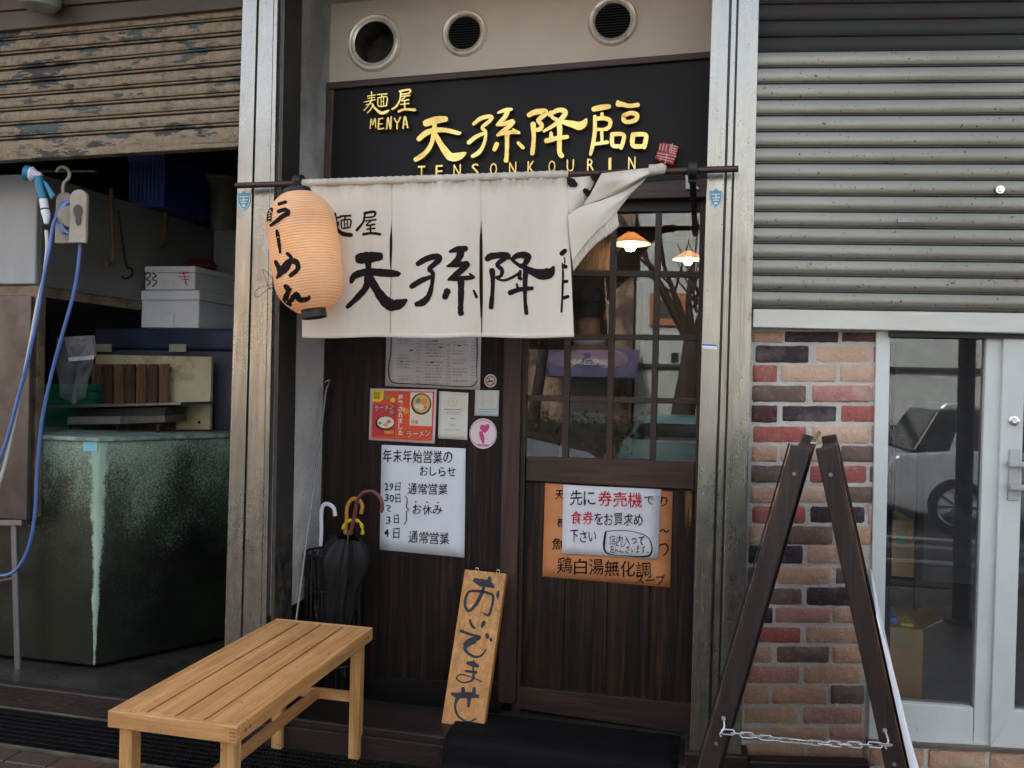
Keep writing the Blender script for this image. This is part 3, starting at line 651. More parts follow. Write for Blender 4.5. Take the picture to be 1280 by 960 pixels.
obj('hood_panel', MB().slab([(-420, 50.5), (304, -12), (304, 8.5), (-420, 79)], YS - .03, .05), M['hood'], hd, bevel=.002)
obj('hood_panel', MB().slab([(-420, 24), (304, -42), (304, -13), (-420, 49.5)], YS - .045, .05), M['hood'], hd, bevel=.002)
obj('hood_panel', MB().slab([(-420, -60), (304, -140), (304, -43), (-420, 23)], YS - .03, .05), M['hood'], hd, bevel=.002)
c = P(50, 2, -.05); ol = thing('outdoor_lamp', c, 'dim round grey lamp housing under the eave above left shutter', 'lamp')
obj('housing', MB().lathe([(.001, -.05), (.05, -.045), (.085, -.015), (.09, .02), (.05, .05), (.02, .06)], c, (0.1, -.2, 1), 28), simple('grey_lamp_glass', srgb(140, 142, 134), srgb(110, 112, 106), .3), ol, smooth=True)
obj('stem', MB().tube([c + Vector((0, 0, .05)), c + Vector((0, .02, .3)), c + Vector((0, .12, .32))], .012), M['black'], ol, smooth=True)
# ------------------------------------------------------------------ right roller shutter
def rsh():
    t = NT('grey_shutter_slats'); a = t.noise(3, 5, .6, (.3, 1, 1)); b = t.noise(40, 5, .7)
    col = t.mix(t.ramp(a, .3, .7), srgb(146, 142, 132), srgb(122, 118, 109))
    x, y, z = t.xyz(); low = t.n('ShaderNodeMapRange'); low.inputs['From Min'].default_value = 2.4; low.inputs['From Max'].default_value = 1.75; t.l(z, low.inputs['Value'])
    r = t.noise(34, 7, .72, (.8, 1, 1), off=(2, 6, 1)); rm = t.ramp(t.math('ADD', r, t.math('MULTIPLY', low.outputs[0], .06)), .645, .70)
    col = t.mix(t.math('MULTIPLY', rm, .8), col, srgb(110, 74, 46))
    d = t.noise(85, 2, .5, off=(7, 7, 7)); col = t.mix(t.ramp(d, .70, .73), col, srgb(58, 44, 34))
    t.base(col); t.rough(t.math('ADD', .28, t.math('MULTIPLY', b, .15))); t.b.inputs['Metallic'].default_value = .65; t.bump(b, .1, .003); return t.m
M['rsh'] = rsh()
M['oldslat'] = simple('old_teal_slats', srgb(46, 48, 44), srgb(34, 36, 33), .7, .0, 3, (.3, 1, 1), .2, 40, dirt=srgb(46, 34, 28), dthr=(.5, .6), dscale=9, dstretch=(.4, 1, 1.6))
rs = thing('roller_shutter', P(1110, 410, .03), 'closed upper part of grey rust-specked roller shutter above the brick wall', 'roller shutter')
yl = [66 + (385 - 66) / 16 * k for k in range(17)]; yr = [62.5 + (390.5 - 62.5) / 16 * k for k in range(17)]
for k in range(16): slat('slat', yl[k], yr[k], yl[k + 1], yr[k + 1], 940, 1420, .035, M['rsh'], rs, xl=947, xr=1280, gap=.21, r=.011, bulge=.5, gd=.012)
obj('bottom_bar', MB().slab([(941, 386), (1420, 393.5), (1420, 420), (940.5, 409.5)], .012, .045), simple('shutter_bottom_bar', srgb(188, 188, 184), srgb(164, 164, 158), .35, .5, 3, (.3, 1, 1), dirt=srgb(122, 88, 54), dthr=(.66, .74), dscale=12), rs, bevel=.004)
kx = P(1250, 237, .02); obj('lock', MB().lathe([(.0001, .008), (.008, .008), (.009, .004), (.0145, .004), (.016, 0)], kx, (0, -1, 0), 20), M['chrome'], rs, smooth=True)
obj('slot_plate', MB().slab([(1122, 272), (1143, 272), (1143, 278), (1122, 278)], .0215, .003), M['steel_plain'], rs, bevel=.001)
up = thing('old_shutter', P(1110, 70, .06), 'dark rusty teal slats above the grey roller shutter at right', 'shutter')
for k in range(6):
    a, b = 68 - 20.5 * (k + 1), 64 - 20.5 * (k + 1); slat('slat', a, b, a + 20.5, b + 20.5, 946, 1420, .075, M['oldslat'], up, xl=947, xr=1280, gap=.12, r=.008)
# ------------------------------------------------------------------ brick wall
YB = .075
bw = thing('brick_wall', P(1015, 935, YB), 'multicoloured brick wall between steel pillar and white glass door', 'brick wall')
obj('mortar_bed', MB().slab([(930, 405), (1097, 405), (1088, 955), (915, 955)], YB + .006, .12), M['mortar'], bw)
rowsB = [(45, 85, [(248, 365, 'T'), (370, 573, 'D'), (585, 720, 'W')]), (98, 163, [(258, 460, 'D'), (485, 700, 'P'), (708, 722, 'R')]), (172, 235, [(248, 340, 'R'), (355, 565, 'P'), (582, 714, 'P')]),
 (250, 312, [(245, 450, 'B'), (475, 697, 'K'), (704, 716, 'P')]), (325, 390, [(243, 340, 'W'), (357, 568, 'D'), (583, 714, 'R')]), (402, 470, [(245, 455, 'R'), (475, 690, 'P'), (700, 713, 'K')]),
 (480, 540, [(243, 340, 'T'), (352, 570, 'P'), (585, 707, 'B')]), (555, 620, [(242, 448, 'B'), (465, 680, 'R'), (693, 706, 'B')]), (635, 697, [(240, 333, 'T'), (350, 560, 'P'), (575, 704, 'B')]),
 (710, 775, [(245, 448, 'R'), (465, 675, 'D'), (688, 703, 'P')]), (786, 856, [(233, 355, 'T'), (370, 552, 'B'), (570, 700, 'T')])]
rowsB2 = [(68, 135, [(232, 437, 'D'), (455, 672, 'T')]), (150, 215, [(230, 325, 'B'), (343, 548, 'T'), (563, 685, 'B')]), (226, 295, [(230, 437, 'B'), (453, 665, 'D')]), (303, 362, [(230, 323, 'D'), (333, 545, 'K'), (553, 672, 'T')]),
 (375, 440, [(228, 432, 'R'), (450, 665, 'T')]), (450, 515, [(226, 320, 'T'), (337, 540, 'B'), (553, 668, 'T')]), (524, 592, [(222, 425, 'K'), (442, 662, 'T')]), (600, 670, [(215, 308, 'T'), (322, 530, 'T'), (545, 672, 'B')]),
 (680, 748, [(212, 420, 'T'), (438, 665, 'K')]), (757, 808, [(210, 310, 'T'), (318, 530, 'T'), (540, 670, 'K')]), (818, 888, [(212, 445, 'T'), (460, 672, 'T')])]
def brick(q, mat, par, y=YB):
    pr_ = random.uniform(-.002, .003) + .001; n1, n2 = 7, 3; mb = MB()
    def at(u, v, dy=0):
        a = (q[0][0] + (q[1][0] - q[0][0]) * u, q[0][1] + (q[1][1] - q[0][1]) * u); b = (q[3][0] + (q[2][0] - q[3][0]) * u, q[3][1] + (q[2][1] - q[3][1]) * u)
        return P(a[0] + (b[0] - a[0]) * v, a[1] + (b[1] - a[1]) * v, y + pr_ + dy)
    rows = []
    us = [0, .04] + [k / n1 for k in range(1, n1)] + [.96, 1]; vs = [0, .12, .5, .88, 1]
    for v in vs:
        r = []
        for u in us:
            ed = (u in (0, 1)) + (v in (0, 1)); j = 0 if not ed else random.uniform(-.35, .35)
            cu = .012 if (u in (0, 1) and v in (0, 1)) else 0
            uu = min(max(u, cu), 1 - cu); r.append(at(uu, v + (j * .07), [random.uniform(-.0012, .0012), .004, .007][min(ed, 2)]))
        rows.append(r)
    mb.grid(rows)
    # sides back to the mortar
    ring = [(0, i) for i in range(len(us))] + [(j, len(us) - 1) for j in range(1, len(vs))] + [(len(vs) - 1, i) for i in range(len(us) - 2, -1, -1)] + [(j, 0) for j in range(len(vs) - 2, 0, -1)]
    idx = [j * len(us) + i for j, i in ring]; b = len(mb.v); mb.v += [mb.v[i] + Vector((0, .016, 0)) for i in idx]; m = len(idx)
    for k in range(m): mb.f.append((idx[(k + 1) % m], idx[k], b + k, b + (k + 1) % m))
    return obj('brick', mb, mat, par, smooth=True, angle=60)
for rowset, oy in ((rowsB, 400), (rowsB2, 660)):
    for y0, y1, bl in rowset:
        for x0, x1, m in bl:
            sl_ = .012
            q = [(860 + x0 / 3.048, oy + y0 / 3.048 - .3), (860 + x1 / 3.048, oy + y0 / 3.048 + .3), (860 + x1 / 3.048 - .5, oy + y1 / 3.048 + .3), (860 + x0 / 3.048 - .5, oy + y1 / 3.048 - .3)]
            brick(q, BR[m], bw)
# sill bricks under the glass door
sb = thing('brick_sill', P(1190, 955, .05), 'row of tan sill bricks running under the white glass door', 'brick sill')
obj('mortar_bed', MB().slab([(1085, 925), (1420, 938), (1420, 985), (1085, 975)], .062, .12), M['mortar'], sb)
for x0, x1 in ((690, 900), (918, 1135), (1150, 1370), (1385, 1600)):
    q = [(860 + x0 / 3.048, 934 + (x0 - 690) * .013), (860 + x1 / 3.048, 934 + (x1 - 690) * .013), (859 + x1 / 3.048, 957 + (x1 - 690) * .013), (859 + x0 / 3.048, 957 + (x0 - 690) * .013)]
    brick(q, BR['T'], sb, .055)
obj('shop_kerb', MB().slab([(936, 951), (1088, 955), (1086, 1045), (925, 1035)], -.01, .06), M['kerb'], label='dark brown stone kerb at the foot of the brick wall', cat='kerb', bevel=.008)
# ------------------------------------------------------------------ white glass door at right
gd = thing('glass_door', P(1160, 930, .09), 'white framed glass shop door showing boxes inside and a reflected car', 'glass door')
YF = .075
obj('side_frame', MB().slab([(1095.5, 413), (1113, 413), (1103.5, 905), (1085.5, 925)], YF - .01, .07), M['alu_white'], gd, bevel=.003)
obj('bottom_rail', MB().slab([(1104, 877), (1217, 885), (1216, 932), (1084.5, 924)], YF - .008, .06), M['alu_white'], gd, bevel=.003)
obj('stile', MB().slab([(1233.5, 413), (1254, 413), (1237, 933), (1216.5, 932)], YF - .005, .06), M['alu_white'], gd, bevel=.003)
obj('stile', MB().slab([(1254.8, 413), (1283, 413), (1268, 888), (1237.8, 933)], YF - .022, .06), M['alu_white'], gd, bevel=.003)
obj('bottom_rail', MB().slab([(1266, 888), (1420, 897), (1420, 945), (1238, 934)], YF - .0225, .058), M['alu_white'], gd, bevel=.003)
obj('top_track', MB().slab([(1112, 413), (1420, 419), (1420, 426), (1112, 421)], YF - .03, .1), M['black'], gd)
obj('threshold', MB().slab([(1084, 926.5), (1420, 944), (1420, 950), (1084, 932)], YF - .03, .1), simple('door_track', srgb(120, 114, 104), srgb(90, 84, 76), .5, .3), gd, bevel=.002)
def pane(q, y, m, par): obj('pane', MB().add([P(a, b, y) for a, b in (q[3], q[2], q[1], q[0])], [(0, 1, 2, 3)]), m, par)
pane([(1110, 412), (1236, 414), (1219, 888), (1100, 880)], YF + .02, M['glass_r'], gd); pane([(1278, 414), (1420, 416), (1420, 900), (1264, 890)], YF, M['glass_r'], gd)
c = P(1267, 526, YF - .022); obj('lock', MB().lathe([(.0001, .012), (.008, .012), (.010, .008), (.018, .006), (.021, 0)], c, (0, -1, 0), 24), M['chrome'], gd, smooth=True)
M['handle'] = simple('grey_handle', srgb(176, 178, 178), srgb(160, 162, 162), .35, .3)
h = obj('handle_plate', MB().slab([(1262, 562), (1276, 562), (1273.5, 626), (1259.5, 626)], YF - .03, .012), M['handle'], gd, bevel=.003)
for y in (581, 610):
    obj('handle_arm', MB().slab([(1262, y - 4), (1300, y - 3), (1300, y + 4), (1262, y + 3)], YF - .06, .03), M['handle'], gd, bevel=.004)
# ------------------------------------------------------------------ interior of the right shop
def room(x0, x1, y0, y1, z0, z1, mats, names):
    wl, fl, ce = mats
    obj(names[0], MB().box(x0 - .1, x1 + .1, y1, y1 + .1, z0, z1), wl, label=names[3], cat='wall')
    obj(names[1], MB().box(x0 - .1, x0, y0, y1, z0, z1), wl, label=names[4], cat='wall')
    obj(names[1], MB().box(x1, x1 + .1, y0, y1, z0, z1), wl, label=names[5], cat='wall')
    obj(names[2] + '_floor', MB().box(x0, x1, y0, y1, z0 - .02, z0), fl, kind='structure')
    obj(names[2] + '_ceiling', MB().box(x0 - .1, x1 + .1, y0, y1 + .1, z1, z1 + .1), ce, kind='structure')
M['rwall'] = simple('dim_wall', srgb(92, 92, 98), srgb(74, 74, 80), .8); M['rfloor'] = simple('tile_floor', srgb(104, 104, 104), srgb(84, 84, 84), .4)
room(.62, 4.2, .24, 3.4, .10, 2.6, (M['rwall'], M['rfloor'], M['rwall']), ('back_wall', 'side_wall', 'shop', 'dim grey back wall seen through the white glass door', 'dim grey side wall behind the brick wall', 'dim grey side wall far right inside the shop'))
M['card'] = simple('cardboard', srgb(186, 152, 110), srgb(168, 134, 94), .85, 0, 4, bump=.05, bscale=30); M['tape'] = flat('tape', srgb(150, 140, 110), .3)
def carton(px0, px1, pt, pb, y, dep, label, rz=0, open_=True):
    a = P(px0, pb, y); b = P(px1, pb, y); tz = P((px0 + px1) / 2, pt, y).z; wd = b.x - a.x
    t = thing('cardboard_box', (a.x + wd / 2, y + dep / 2, a.z), label, 'cardboard box')
    x0, x1, z0, z1 = a.x, b.x, a.z, tz
    obj('side', MB().box(x0, x1, y, y + dep, z0, z1), M['card'], t, bevel=.003)
    obj('tape', MB().box((x0 + x1) / 2 - .025, (x0 + x1) / 2 + .025, y - .001, y + dep + .001, z1 - .08, z1 + .001), M['tape'], t)
    if open_:
        obj('flap', MB().hexa([(x0, y, z1), (x0 + .003, y, z1), (x0 + .003, y + dep, z1), (x0, y + dep, z1)], [(x0 - .08, y, z1 + .06), (x0 - .077, y, z1 + .065), (x0 - .077, y + dep, z1 + .065), (x0 - .08, y + dep, z1 + .06)]), M['card'], t)
        obj('flap', MB().hexa([(x1 - .003, y, z1), (x1, y, z1), (x1, y + dep, z1), (x1 - .003, y + dep, z1)], [(x1 + .07, y, z1 + .05), (x1 + .073, y, z1 + .045), (x1 + .073, y + dep, z1 + .045), (x1 + .07, y + dep, z1 + .05)]), M['card'], t)
    return t
carton(1100, 1152, 785, 875, .45, .35, 'large open cardboard box standing on the floor inside the glass door')
t1 = carton(1112, 1143, 676, 720, .75, .35, 'cardboard box with small green mark on the shelf inside', open_=False)
obj('green_mark', MB().slab([(1121, 671), (1131, 671), (1131, 680), (1121, 680)], .748, .002), flat('green_print', srgb(60, 140, 120)), t1)
carton(1113, 1141, 650, 674, .75, .30, 'smaller cardboard box stacked on top of the shelf box inside', open_=False)
shf = thing('storage_rack', P(1130, 880, .9), 'dark storage rack carrying cardboard boxes inside the right shop', 'rack')
a = P(1104, 722, .72); b = P(1150, 722, .72)
obj('shelf', MB().box(a.x, b.x, .70, 1.15, a.z - .03, a.z - .002), M['black'], shf)
for x in (a.x + .01, b.x - .01):
    for y in (.71, 1.14): obj('post', MB().box(x - .015, x + .015, y - .015, y + .015, .10, a.z + .6), M['black'], shf)
M['navy'] = simple('navy_sheet', srgb(44, 46, 92), srgb(32, 34, 72), .8, 0, 6, (1, 1, .3))
rows = []
for k in range(13):
    x = lean(1104, 0, 1116, 12, k); rows.append([P(x - (y - 620) * .022, y, .22 + .015 * math.sin(k * 1.6)) for y in range(430, 871, 20)])
obj('navy_curtain', MB().grid(rows), M['navy'], label='navy cloth curtain hanging just inside the glass door', cat='curtain', smooth=True, angle=180, solid=.003)
obj('blue_bag', MB().slab([(1107, 770), (1126, 772), (1124, 786), (1105, 786)], .50, .2), flat('blue_plastic', srgb(60, 110, 190), .4), label='crumpled blue bag on top of the large open box', cat='bag', bevel=.02)
obj('yellow_bag', MB().slab([(1124, 778), (1144, 780), (1142, 787), (1122, 787)], .48, .12), flat('yellow_plastic', srgb(190, 180, 70), .4), label='yellow green bag on top of the large open box', cat='bag', bevel=.012)
# ------------------------------------------------------------------ noren
YN = -.055
def fold(px, py):               # depth of the hanging cloth at a pixel: pole gathers above, slow folds below
    t = max(0, min(1, (py - 222) / 200)); g = max(0, 1 - (py - 218) / 26)
    return YN - .013 * t * math.sin(px * .062 + .6) - .006 * t * math.sin(px * .021 + py * .009) - .004 * g * math.sin(px * .55) - .0035 * g * math.sin(px * .93 + 1) - .004 * (1 - t) * math.sin(px * .16 + 1.1) - .006 * math.exp(-((py - 224) / 6) ** 2)
NOR = lambda px, py, off=0.0: P(px, py, fold(px, py) - .0022 - off * .5)
nr = thing('noren_curtain', P(550, 421, YN), 'cream cloth entrance curtain with black brush characters, its right end wrapped on the pole', 'shop curtain')
def topy(px): return 226.4 - (px - 378) * .0325
def botyy(px): return 422.0 + (px - 378) * .0 + .8 * math.sin(px * .05)
def clothpanel(xa_t, xb_t, xa_b, xb_b, lslit, rslit):
    # lslit / rslit: list of (py, pixel inset) for the cut edges
    def ins(sl, y):
        if not sl: return 0
        if y <= sl[0][0]: return sl[0][1]
        for (a, u), (b, v) in zip(sl, sl[1:]):
            if y <= b: return u + (v - u) * (y - a) / (b - a)
        return sl[-1][1]
    rows = []; nx, ny = 46, 64
    for j in range(ny + 1):
        v = j / ny; r = []
        for i in range(nx + 1):
            u = i / nx; xa = xa_t + (xa_b - xa_t) * v; xb = xb_t + (xb_b - xb_t) * v
            x0 = xa + (xb - xa) * u; y = topy(x0) + (botyy(x0) - topy(x0)) * v
            xa2 = xa + ins(lslit, y); xb2 = xb - ins(rslit, y); x = xa2 + (xb2 - xa2) * u
            r.append(P(x, y, fold(x, y)))
        rows.append(r)
    obj('cloth_panel', MB().grid(rows), M['cloth'], nr, smooth=True, angle=180, solid=.0016)
    hm = []
    for dy in (-5.5, -5.0, -.5, 0):
        hm.append([P(xa_b + (xb_b - xa_b) * i / nx + (ins(lslit, 420) if i == 0 else 0), botyy(xa_b + (xb_b - xa_b) * i / nx) + dy, fold(xa_b + (xb_b - xa_b) * i / nx, 420) - (.0034 if dy in (-5.0, -.5) else .0016)) for i in range(nx + 1)])
    obj('hem', MB().grid(hm), M['cloth'], nr, smooth=True, angle=180)
clothpanel(377.5, 490, 378, 487.3, None, [(276, 0), (284, .5), (300, 1.9), (318, 1.9), (338, 0.5), (350, .15), (420, .3)])
clothpanel(490, 601.3, 487.6, 602, [(276, 0), (284, .4), (300, 1.5), (318, 1.3), (338, .4), (350, .15), (420, .3)], [(274, 0), (282, .5), (300, 2.2), (350, 2.6), (380, 2.1), (405, .6), (420, .3)])
clothpanel(601.3, 708.5, 602.3, 717.5, [(274, 0), (282, .5), (300, 1.5), (350, 1.7), (380, 1.5), (405, .6), (420, .3)], None)
slv = []
for k in range(13):
    a = math.pi * 2 * k / 12; slv.append([Vector((P(x, 222, YN).x, YN + (.0165 + .001 * math.sin(x * .8)) * math.sin(a), P(x, 232 - (x - 295) * .0334, YN).z + .0165 * math.cos(a) + .0018 * math.sin(x * .7) * max(0, math.cos(a)))) for x in range(378, 712, 3)])
obj('pole_sleeve', MB().grid(slv), M['cloth'], nr, smooth=True, angle=180)
ten2 = [[(190, 148, 88), (270, 138, 88), (345, 132, 74)], [(258, 170, 48), (258, 255, 48)], [(122, 335, 34), (150, 285, 58), (250, 255, 58), (380, 262, 62), (485, 270, 52), (508, 268, 26)],
        [(253, 265, 52), (243, 370, 52), (180, 450, 50), (92, 535, 34)], [(262, 280, 58), (320, 390, 68), (390, 485, 84), (450, 522, 92), (515, 508, 76), (560, 482, 30)]]
son2 = [[(655, 190, 42), (720, 152, 50), (800, 130, 50), (828, 148, 50), (790, 190, 45), (748, 232, 40), (775, 270, 35), (765, 370, 34), (740, 450, 45), (695, 498, 58), (645, 513, 42)], [(605, 372, 42), (680, 325, 45), (770, 292, 30)],
        [(912, 92, 24), (970, 75, 48), (1035, 68, 48)], [(1000, 85, 62), (985, 140, 55), (940, 185, 42), (888, 210, 15)], [(893, 211, 15), (970, 198, 42), (1045, 190, 50)], [(1050, 195, 50), (1005, 240, 52), (945, 288, 45), (900, 318, 22)],
        [(900, 318, 18), (990, 308, 42), (1085, 300, 36)], [(1068, 268, 15), (1098, 298, 30)], [(1000, 315, 56), (1000, 450, 48), (996, 560, 44), (1000, 585, 52)], [(890, 410, 56), (872, 455, 50)], [(1102, 405, 20), (1124, 455, 26)]]
kou2 = [[(122, 150, 48), (160, 128, 55), (275, 122, 50), (296, 142, 32)], [(268, 145, 40), (202, 195, 35), (240, 240, 34), (230, 288, 30), (192, 302, 20), (250, 323, 20), (320, 300, 25), (380, 262, 20)], [(160, 245, 50), (166, 300, 40), (165, 400, 32), (156, 500, 40), (153, 538, 40)],
        [(318, 155, 28), (370, 122, 48), (445, 128, 56), (430, 180, 44), (400, 208, 38), (360, 190, 28), (322, 158, 26)], [(405, 212, 38), (480, 252, 60), (560, 275, 88), (625, 258, 78), (652, 218, 26)], [(385, 250, 26), (380, 298, 34), (392, 312, 26)],
        [(430, 230, 44), (425, 330, 40), (425, 480, 30), (435, 585, 36)], [(305, 422, 44), (380, 396, 38), (480, 386, 34)], [(358, 352, 16), (370, 400, 30)]]
rin2 = [[(718, 108, 42), (745, 85, 36)], [(722, 185, 10), (728, 300, 18), (716, 575, 16)], [(732, 208, 36), (750, 215, 34)], [(732, 333, 26), (760, 331, 26)], [(734, 463, 32), (768, 452, 28)], [(740, 140, 10), (742, 185, 12)]]
men2 = [[(474, 268, 14), (480, 302, 14)], [(466, 291, 10), (502, 286, 10)], [(468, 318, 9), (494, 310, 9)], [(490, 320, 12), (482, 342, 12)], [(480, 340, 16), (512, 368, 22), (556, 375, 20)], [(502, 281, 10), (553, 278, 10)], [(528, 282, 8), (522, 298, 8)], [(505, 302, 8), (553, 299, 8), (550, 335, 8)],
        [(506, 302, 8), (510, 340, 8), (549, 336, 8)], [(521, 302, 6), (523, 338, 6)], [(536, 302, 6), (537, 338, 6)], [(521, 320, 5), (537, 319, 5)]]
ya2 = [[(622, 266, 14), (672, 259, 14), (670, 282, 10), (628, 288, 8)], [(624, 268, 12), (616, 310, 10), (584, 350, 16)], [(627, 305, 8), (680, 298, 9)], [(652, 306, 8), (632, 327, 8), (674, 321, 9)], [(651, 330, 8), (653, 368, 9)], [(634, 346, 8), (674, 342, 8)], [(616, 371, 14), (660, 366, 12), (700, 371, 14)]]
for d_, a in ((ten2, (420, 300, 6.4)), (son2, (420, 300, 6.4)), (kou2, (590, 300, 6.4)), (rin2, (590, 300, 6.4)), (men2, (300, 200, 4)), (ya2, (300, 200, 4))):
    obj('brush_character', strokes(d_, *a, NOR, 0, .09), M['ink'], nr)
# fourth panel, thrown up and wound round the pole
def loft(lines, n=14, m=8):      # smooth sheet through pixel lines [(px,py,y)...]
    L = [crom([tuple(map(float, p)) for p in l], n) for l in lines]
    rows = []
    cols = [crom([l[i] for l in L], m) for i in range(len(L[0]))]
    return [[P(c[j][0], c[j][1], c[j][2]) for c in cols] for j in range(len(cols[0]))]
y0 = YN
back = [[(707, 218.5, y0), (722, 218, y0), (738, 217, y0 - .004), (753, 216, y0)], [(709, 240, y0 - .004), (720, 240, y0 - .012), (732, 238, y0 - .008), (744, 236, y0 + .01)], [(710.5, 267, y0), (716, 267, y0), (724, 264, y0 + .01), (731, 261, y0 + .015)]]
BK = [(lambda px, py, off=0.0: P(px, py, y0 - .016))][0]
obj('cloth_panel', MB().grid(loft(back)), M['cloth'], nr, smooth=True, angle=180, solid=.0016)
roll = [[(752, 217, y0 - .02), (775, 214, y0 - .02), (800, 211, y0 - .018), (818, 209.5, y0 - .015), (830, 208, y0 - .01)], [(747, 226, y0 - .035), (770, 224, y0 - .045), (795, 218, y0 - .04), (814, 214, y0 - .03), (831, 210, y0 - .02)],
        [(739, 241, y0 - .035), (762, 238, y0 - .03), (788, 229, y0 - .045), (810, 218, y0 - .035), (832, 212, y0 - .022)], [(729, 257, y0 - .03), (750, 250, y0 - .02), (780, 238, y0 - .01), (806, 222, y0 - .01), (833, 216, y0 - .005)]]
obj('cloth_fold', MB().grid(loft(roll)), M['cloth'], nr, smooth=True, angle=180, solid=.0016)
flap = [[(710, 269, y0 - .022), (728, 258, y0 - .028), (752, 250.5, y0 - .02), (780, 238.5, y0 - .012), (808, 222, y0 - .012)], [(711, 286, y0 - .02), (728, 272, y0 - .036), (750, 262, y0 - .03), (776, 249, y0 - .018), (803, 228, y0 - .01)],
        [(713, 308, y0 - .014), (728, 290, y0 - .03), (746, 275, y0 - .034), (764, 263, y0 - .02), (788, 243, y0 - .006)], [(715.5, 327, y0 - .01), (730, 307, y0 - .02), (746, 289, y0 - .026), (760, 277, y0 - .016), (771, 265, y0 - .004)]]
obj('cloth_fold', MB().grid(loft(flap)), M['cloth'], nr, smooth=True, angle=180, solid=.0016)
hemr = [[(715.5, 325, y0 - .005), (730, 305, y0 - .014), (746, 287.5, y0 - .02), (760, 275, y0 - .012), (771, 264, y0)], [(717, 339, y0 + .004), (733, 318, y0 - .004), (748, 303, y0 - .008), (762, 293, y0 - .002), (773.5, 283, y0 + .006)]]
rows = loft(hemr, 26, 5)
rows = [[p + Vector((0, .0035 * math.sin(i * 1.15) * (j / (len(rows) - 1)), 0)) for i, p in enumerate(r)] for j, r in enumerate(rows)]
obj('ribbed_hem', MB().grid(rows), M['cloth'], nr, smooth=True, angle=180, solid=.002)
obj('twisted_end', MB().tube([P(812, 213, y0 - .02), P(820, 212, y0 - .022), P(827, 211, y0 - .02), P(832, 212.5, y0 - .018)], [.022, .019, .0215, .015], 14), M['cloth'], nr, smooth=True, angle=180)
obj('brush_character', strokes([[(440, 92, 16), (458, 112, 44), (476, 122, 28)], [(566, 80, 30), (582, 102, 26)], [(525, 152, 24), (543, 168, 34)], [(604, 62, 10), (590, 90, 12), (552, 160, 8)]], 600, 200, 4, BK, 0, .1), M['ink'], nr)
# pole and brackets
def polept(px, y=YN): return P(px, 232 - (px - 295) * .0334, y)
cp = obj('curtain_pole', MB().tube([polept(x) for x in (295, 400, 500, 600, 700, 800, 923)], .0125, 14), M['rod'], label='dark brown bamboo coloured pole across both pillars carrying the cream curtain', cat='pole', smooth=True)
for px, lab in ((374, 'black bracket holding the pole behind the paper lantern'), (866, 'black bracket holding the right end of the pole')):
    p = polept(px); t = thing('pole_bracket', p + Vector((0, .05, -.03)), lab, 'bracket')
    obj('arm', MB().box(p.x - .012, p.x + .012, p.y - .005, YD - .02, p.z - .045, p.z - .018), M['black'], t, bevel=.003)
    obj('cup', MB().lathe([(.016, -.018), (.036, -.016), (.038, .0), (.036, .016), (.016, .018)], p, (1, 0, 0), 20), M['black'], t, smooth=True)
wb = obj('corner_bracket', MB().slab([(857, 219), (859, 219), (874, 236), (857, 236)], YD - .055 - .01, .006), M['alu_white'], label='small white triangular bracket plate under the pole end', cat='bracket')
for q in ((861, 227), (866, 232)):
    c = P(*q, YD - .067); obj('screw', MB().lathe([(.005, 0), (.004, .003), (.0001, .003)], c, (0, -1, 0), 10), M['steel_dark'], wb)
# ------------------------------------------------------------------ lantern
YLn = -.215
ct = P(371.5, 244, YLn); cb = P(392, 388, YLn); ax = (ct - cb).normalized(); H = (ct - cb).length
RL = (P(425, 318, YLn) - P(334, 318, YLn)).length / 2 * .87
def lprof(t):                    # t 0 bottom .. 1 top
    e = abs(2 * t - 1); return RL * (1 - .02 * e * e) * (1 - max(0, (e - .50) / .50) ** 2.3 * .50)
def lampaper():
    t = NT('lantern_paper'); nz = t.noise(7, 5, .6); st = t.noise(3, 3, .5, off=(3, 2, 1))
    col = t.mix(t.ramp(nz, .35, .7), srgb(246, 212, 170), srgb(234, 194, 148)); col = t.mix(t.ramp(st, .58, .8), col, srgb(206, 196, 180))
    vm = t.n('ShaderNodeVectorMath', operation='DOT_PRODUCT'); sb_ = t.n('ShaderNodeVectorMath', operation='SUBTRACT'); t.l(t.P(), sb_.inputs[0]); sb_.inputs[1].default_value = tuple(cb); t.l(sb_.outputs[0], vm.inputs[0]); vm.inputs[1].default_value = tuple(ax)
    rib_shade = t.math('ABSOLUTE', t.math('SUBTRACT', t.math('FRACT', t.math('MULTIPLY', vm.outputs['Value'], 44 / H)), .5)); col = t.mix(t.math('MULTIPLY', t.ramp(rib_shade, .30, .48), .55), col, srgb(176, 112, 66))  # hoop shadow painted into the paper colour as dark bands between the ribs
    t.base(col); t.rough(.8); tr = t.n('ShaderNodeBsdfTranslucent'); t.l(t.mix(.35, col, srgb(255, 196, 136)), tr.inputs[0])
    mx = t.n('ShaderNodeMixShader'); mx.inputs[0].default_value = .28; t.l(t.b.outputs[0], mx.inputs[1]); t.l(tr.outputs[0], mx.inputs[2]); t.l(mx.outputs[0], t.o.inputs[0]); return t.m
M['lpaper'] = lampaper()
ln = thing('paper_lantern', cb, 'tall cylindrical orange paper lantern with black vertical characters', 'paper lantern')
prof = []; NR = 44
for i in range(NR):
    for k, d in ((0, -.0016), (.25, .0004), (.5, .0012), (.75, .0004)): t_ = (i + k) / NR; prof.append((lprof(t_) + d * 1.0 - .001, t_ * H))
prof.append((lprof(1), H))
lm = MB().lathe(prof, cb, ax, 56, False); lo = obj('paper_body', lm, M['lpaper'], ln, smooth=True, angle=180)
obj('bottom_ring', MB().lathe([(RL * .30, .004), (RL * .355, .004), (RL * .36, -.03), (RL * .31, -.03), (RL * .30, .004)], cb, ax, 36, False), M['black'], ln, smooth=True)
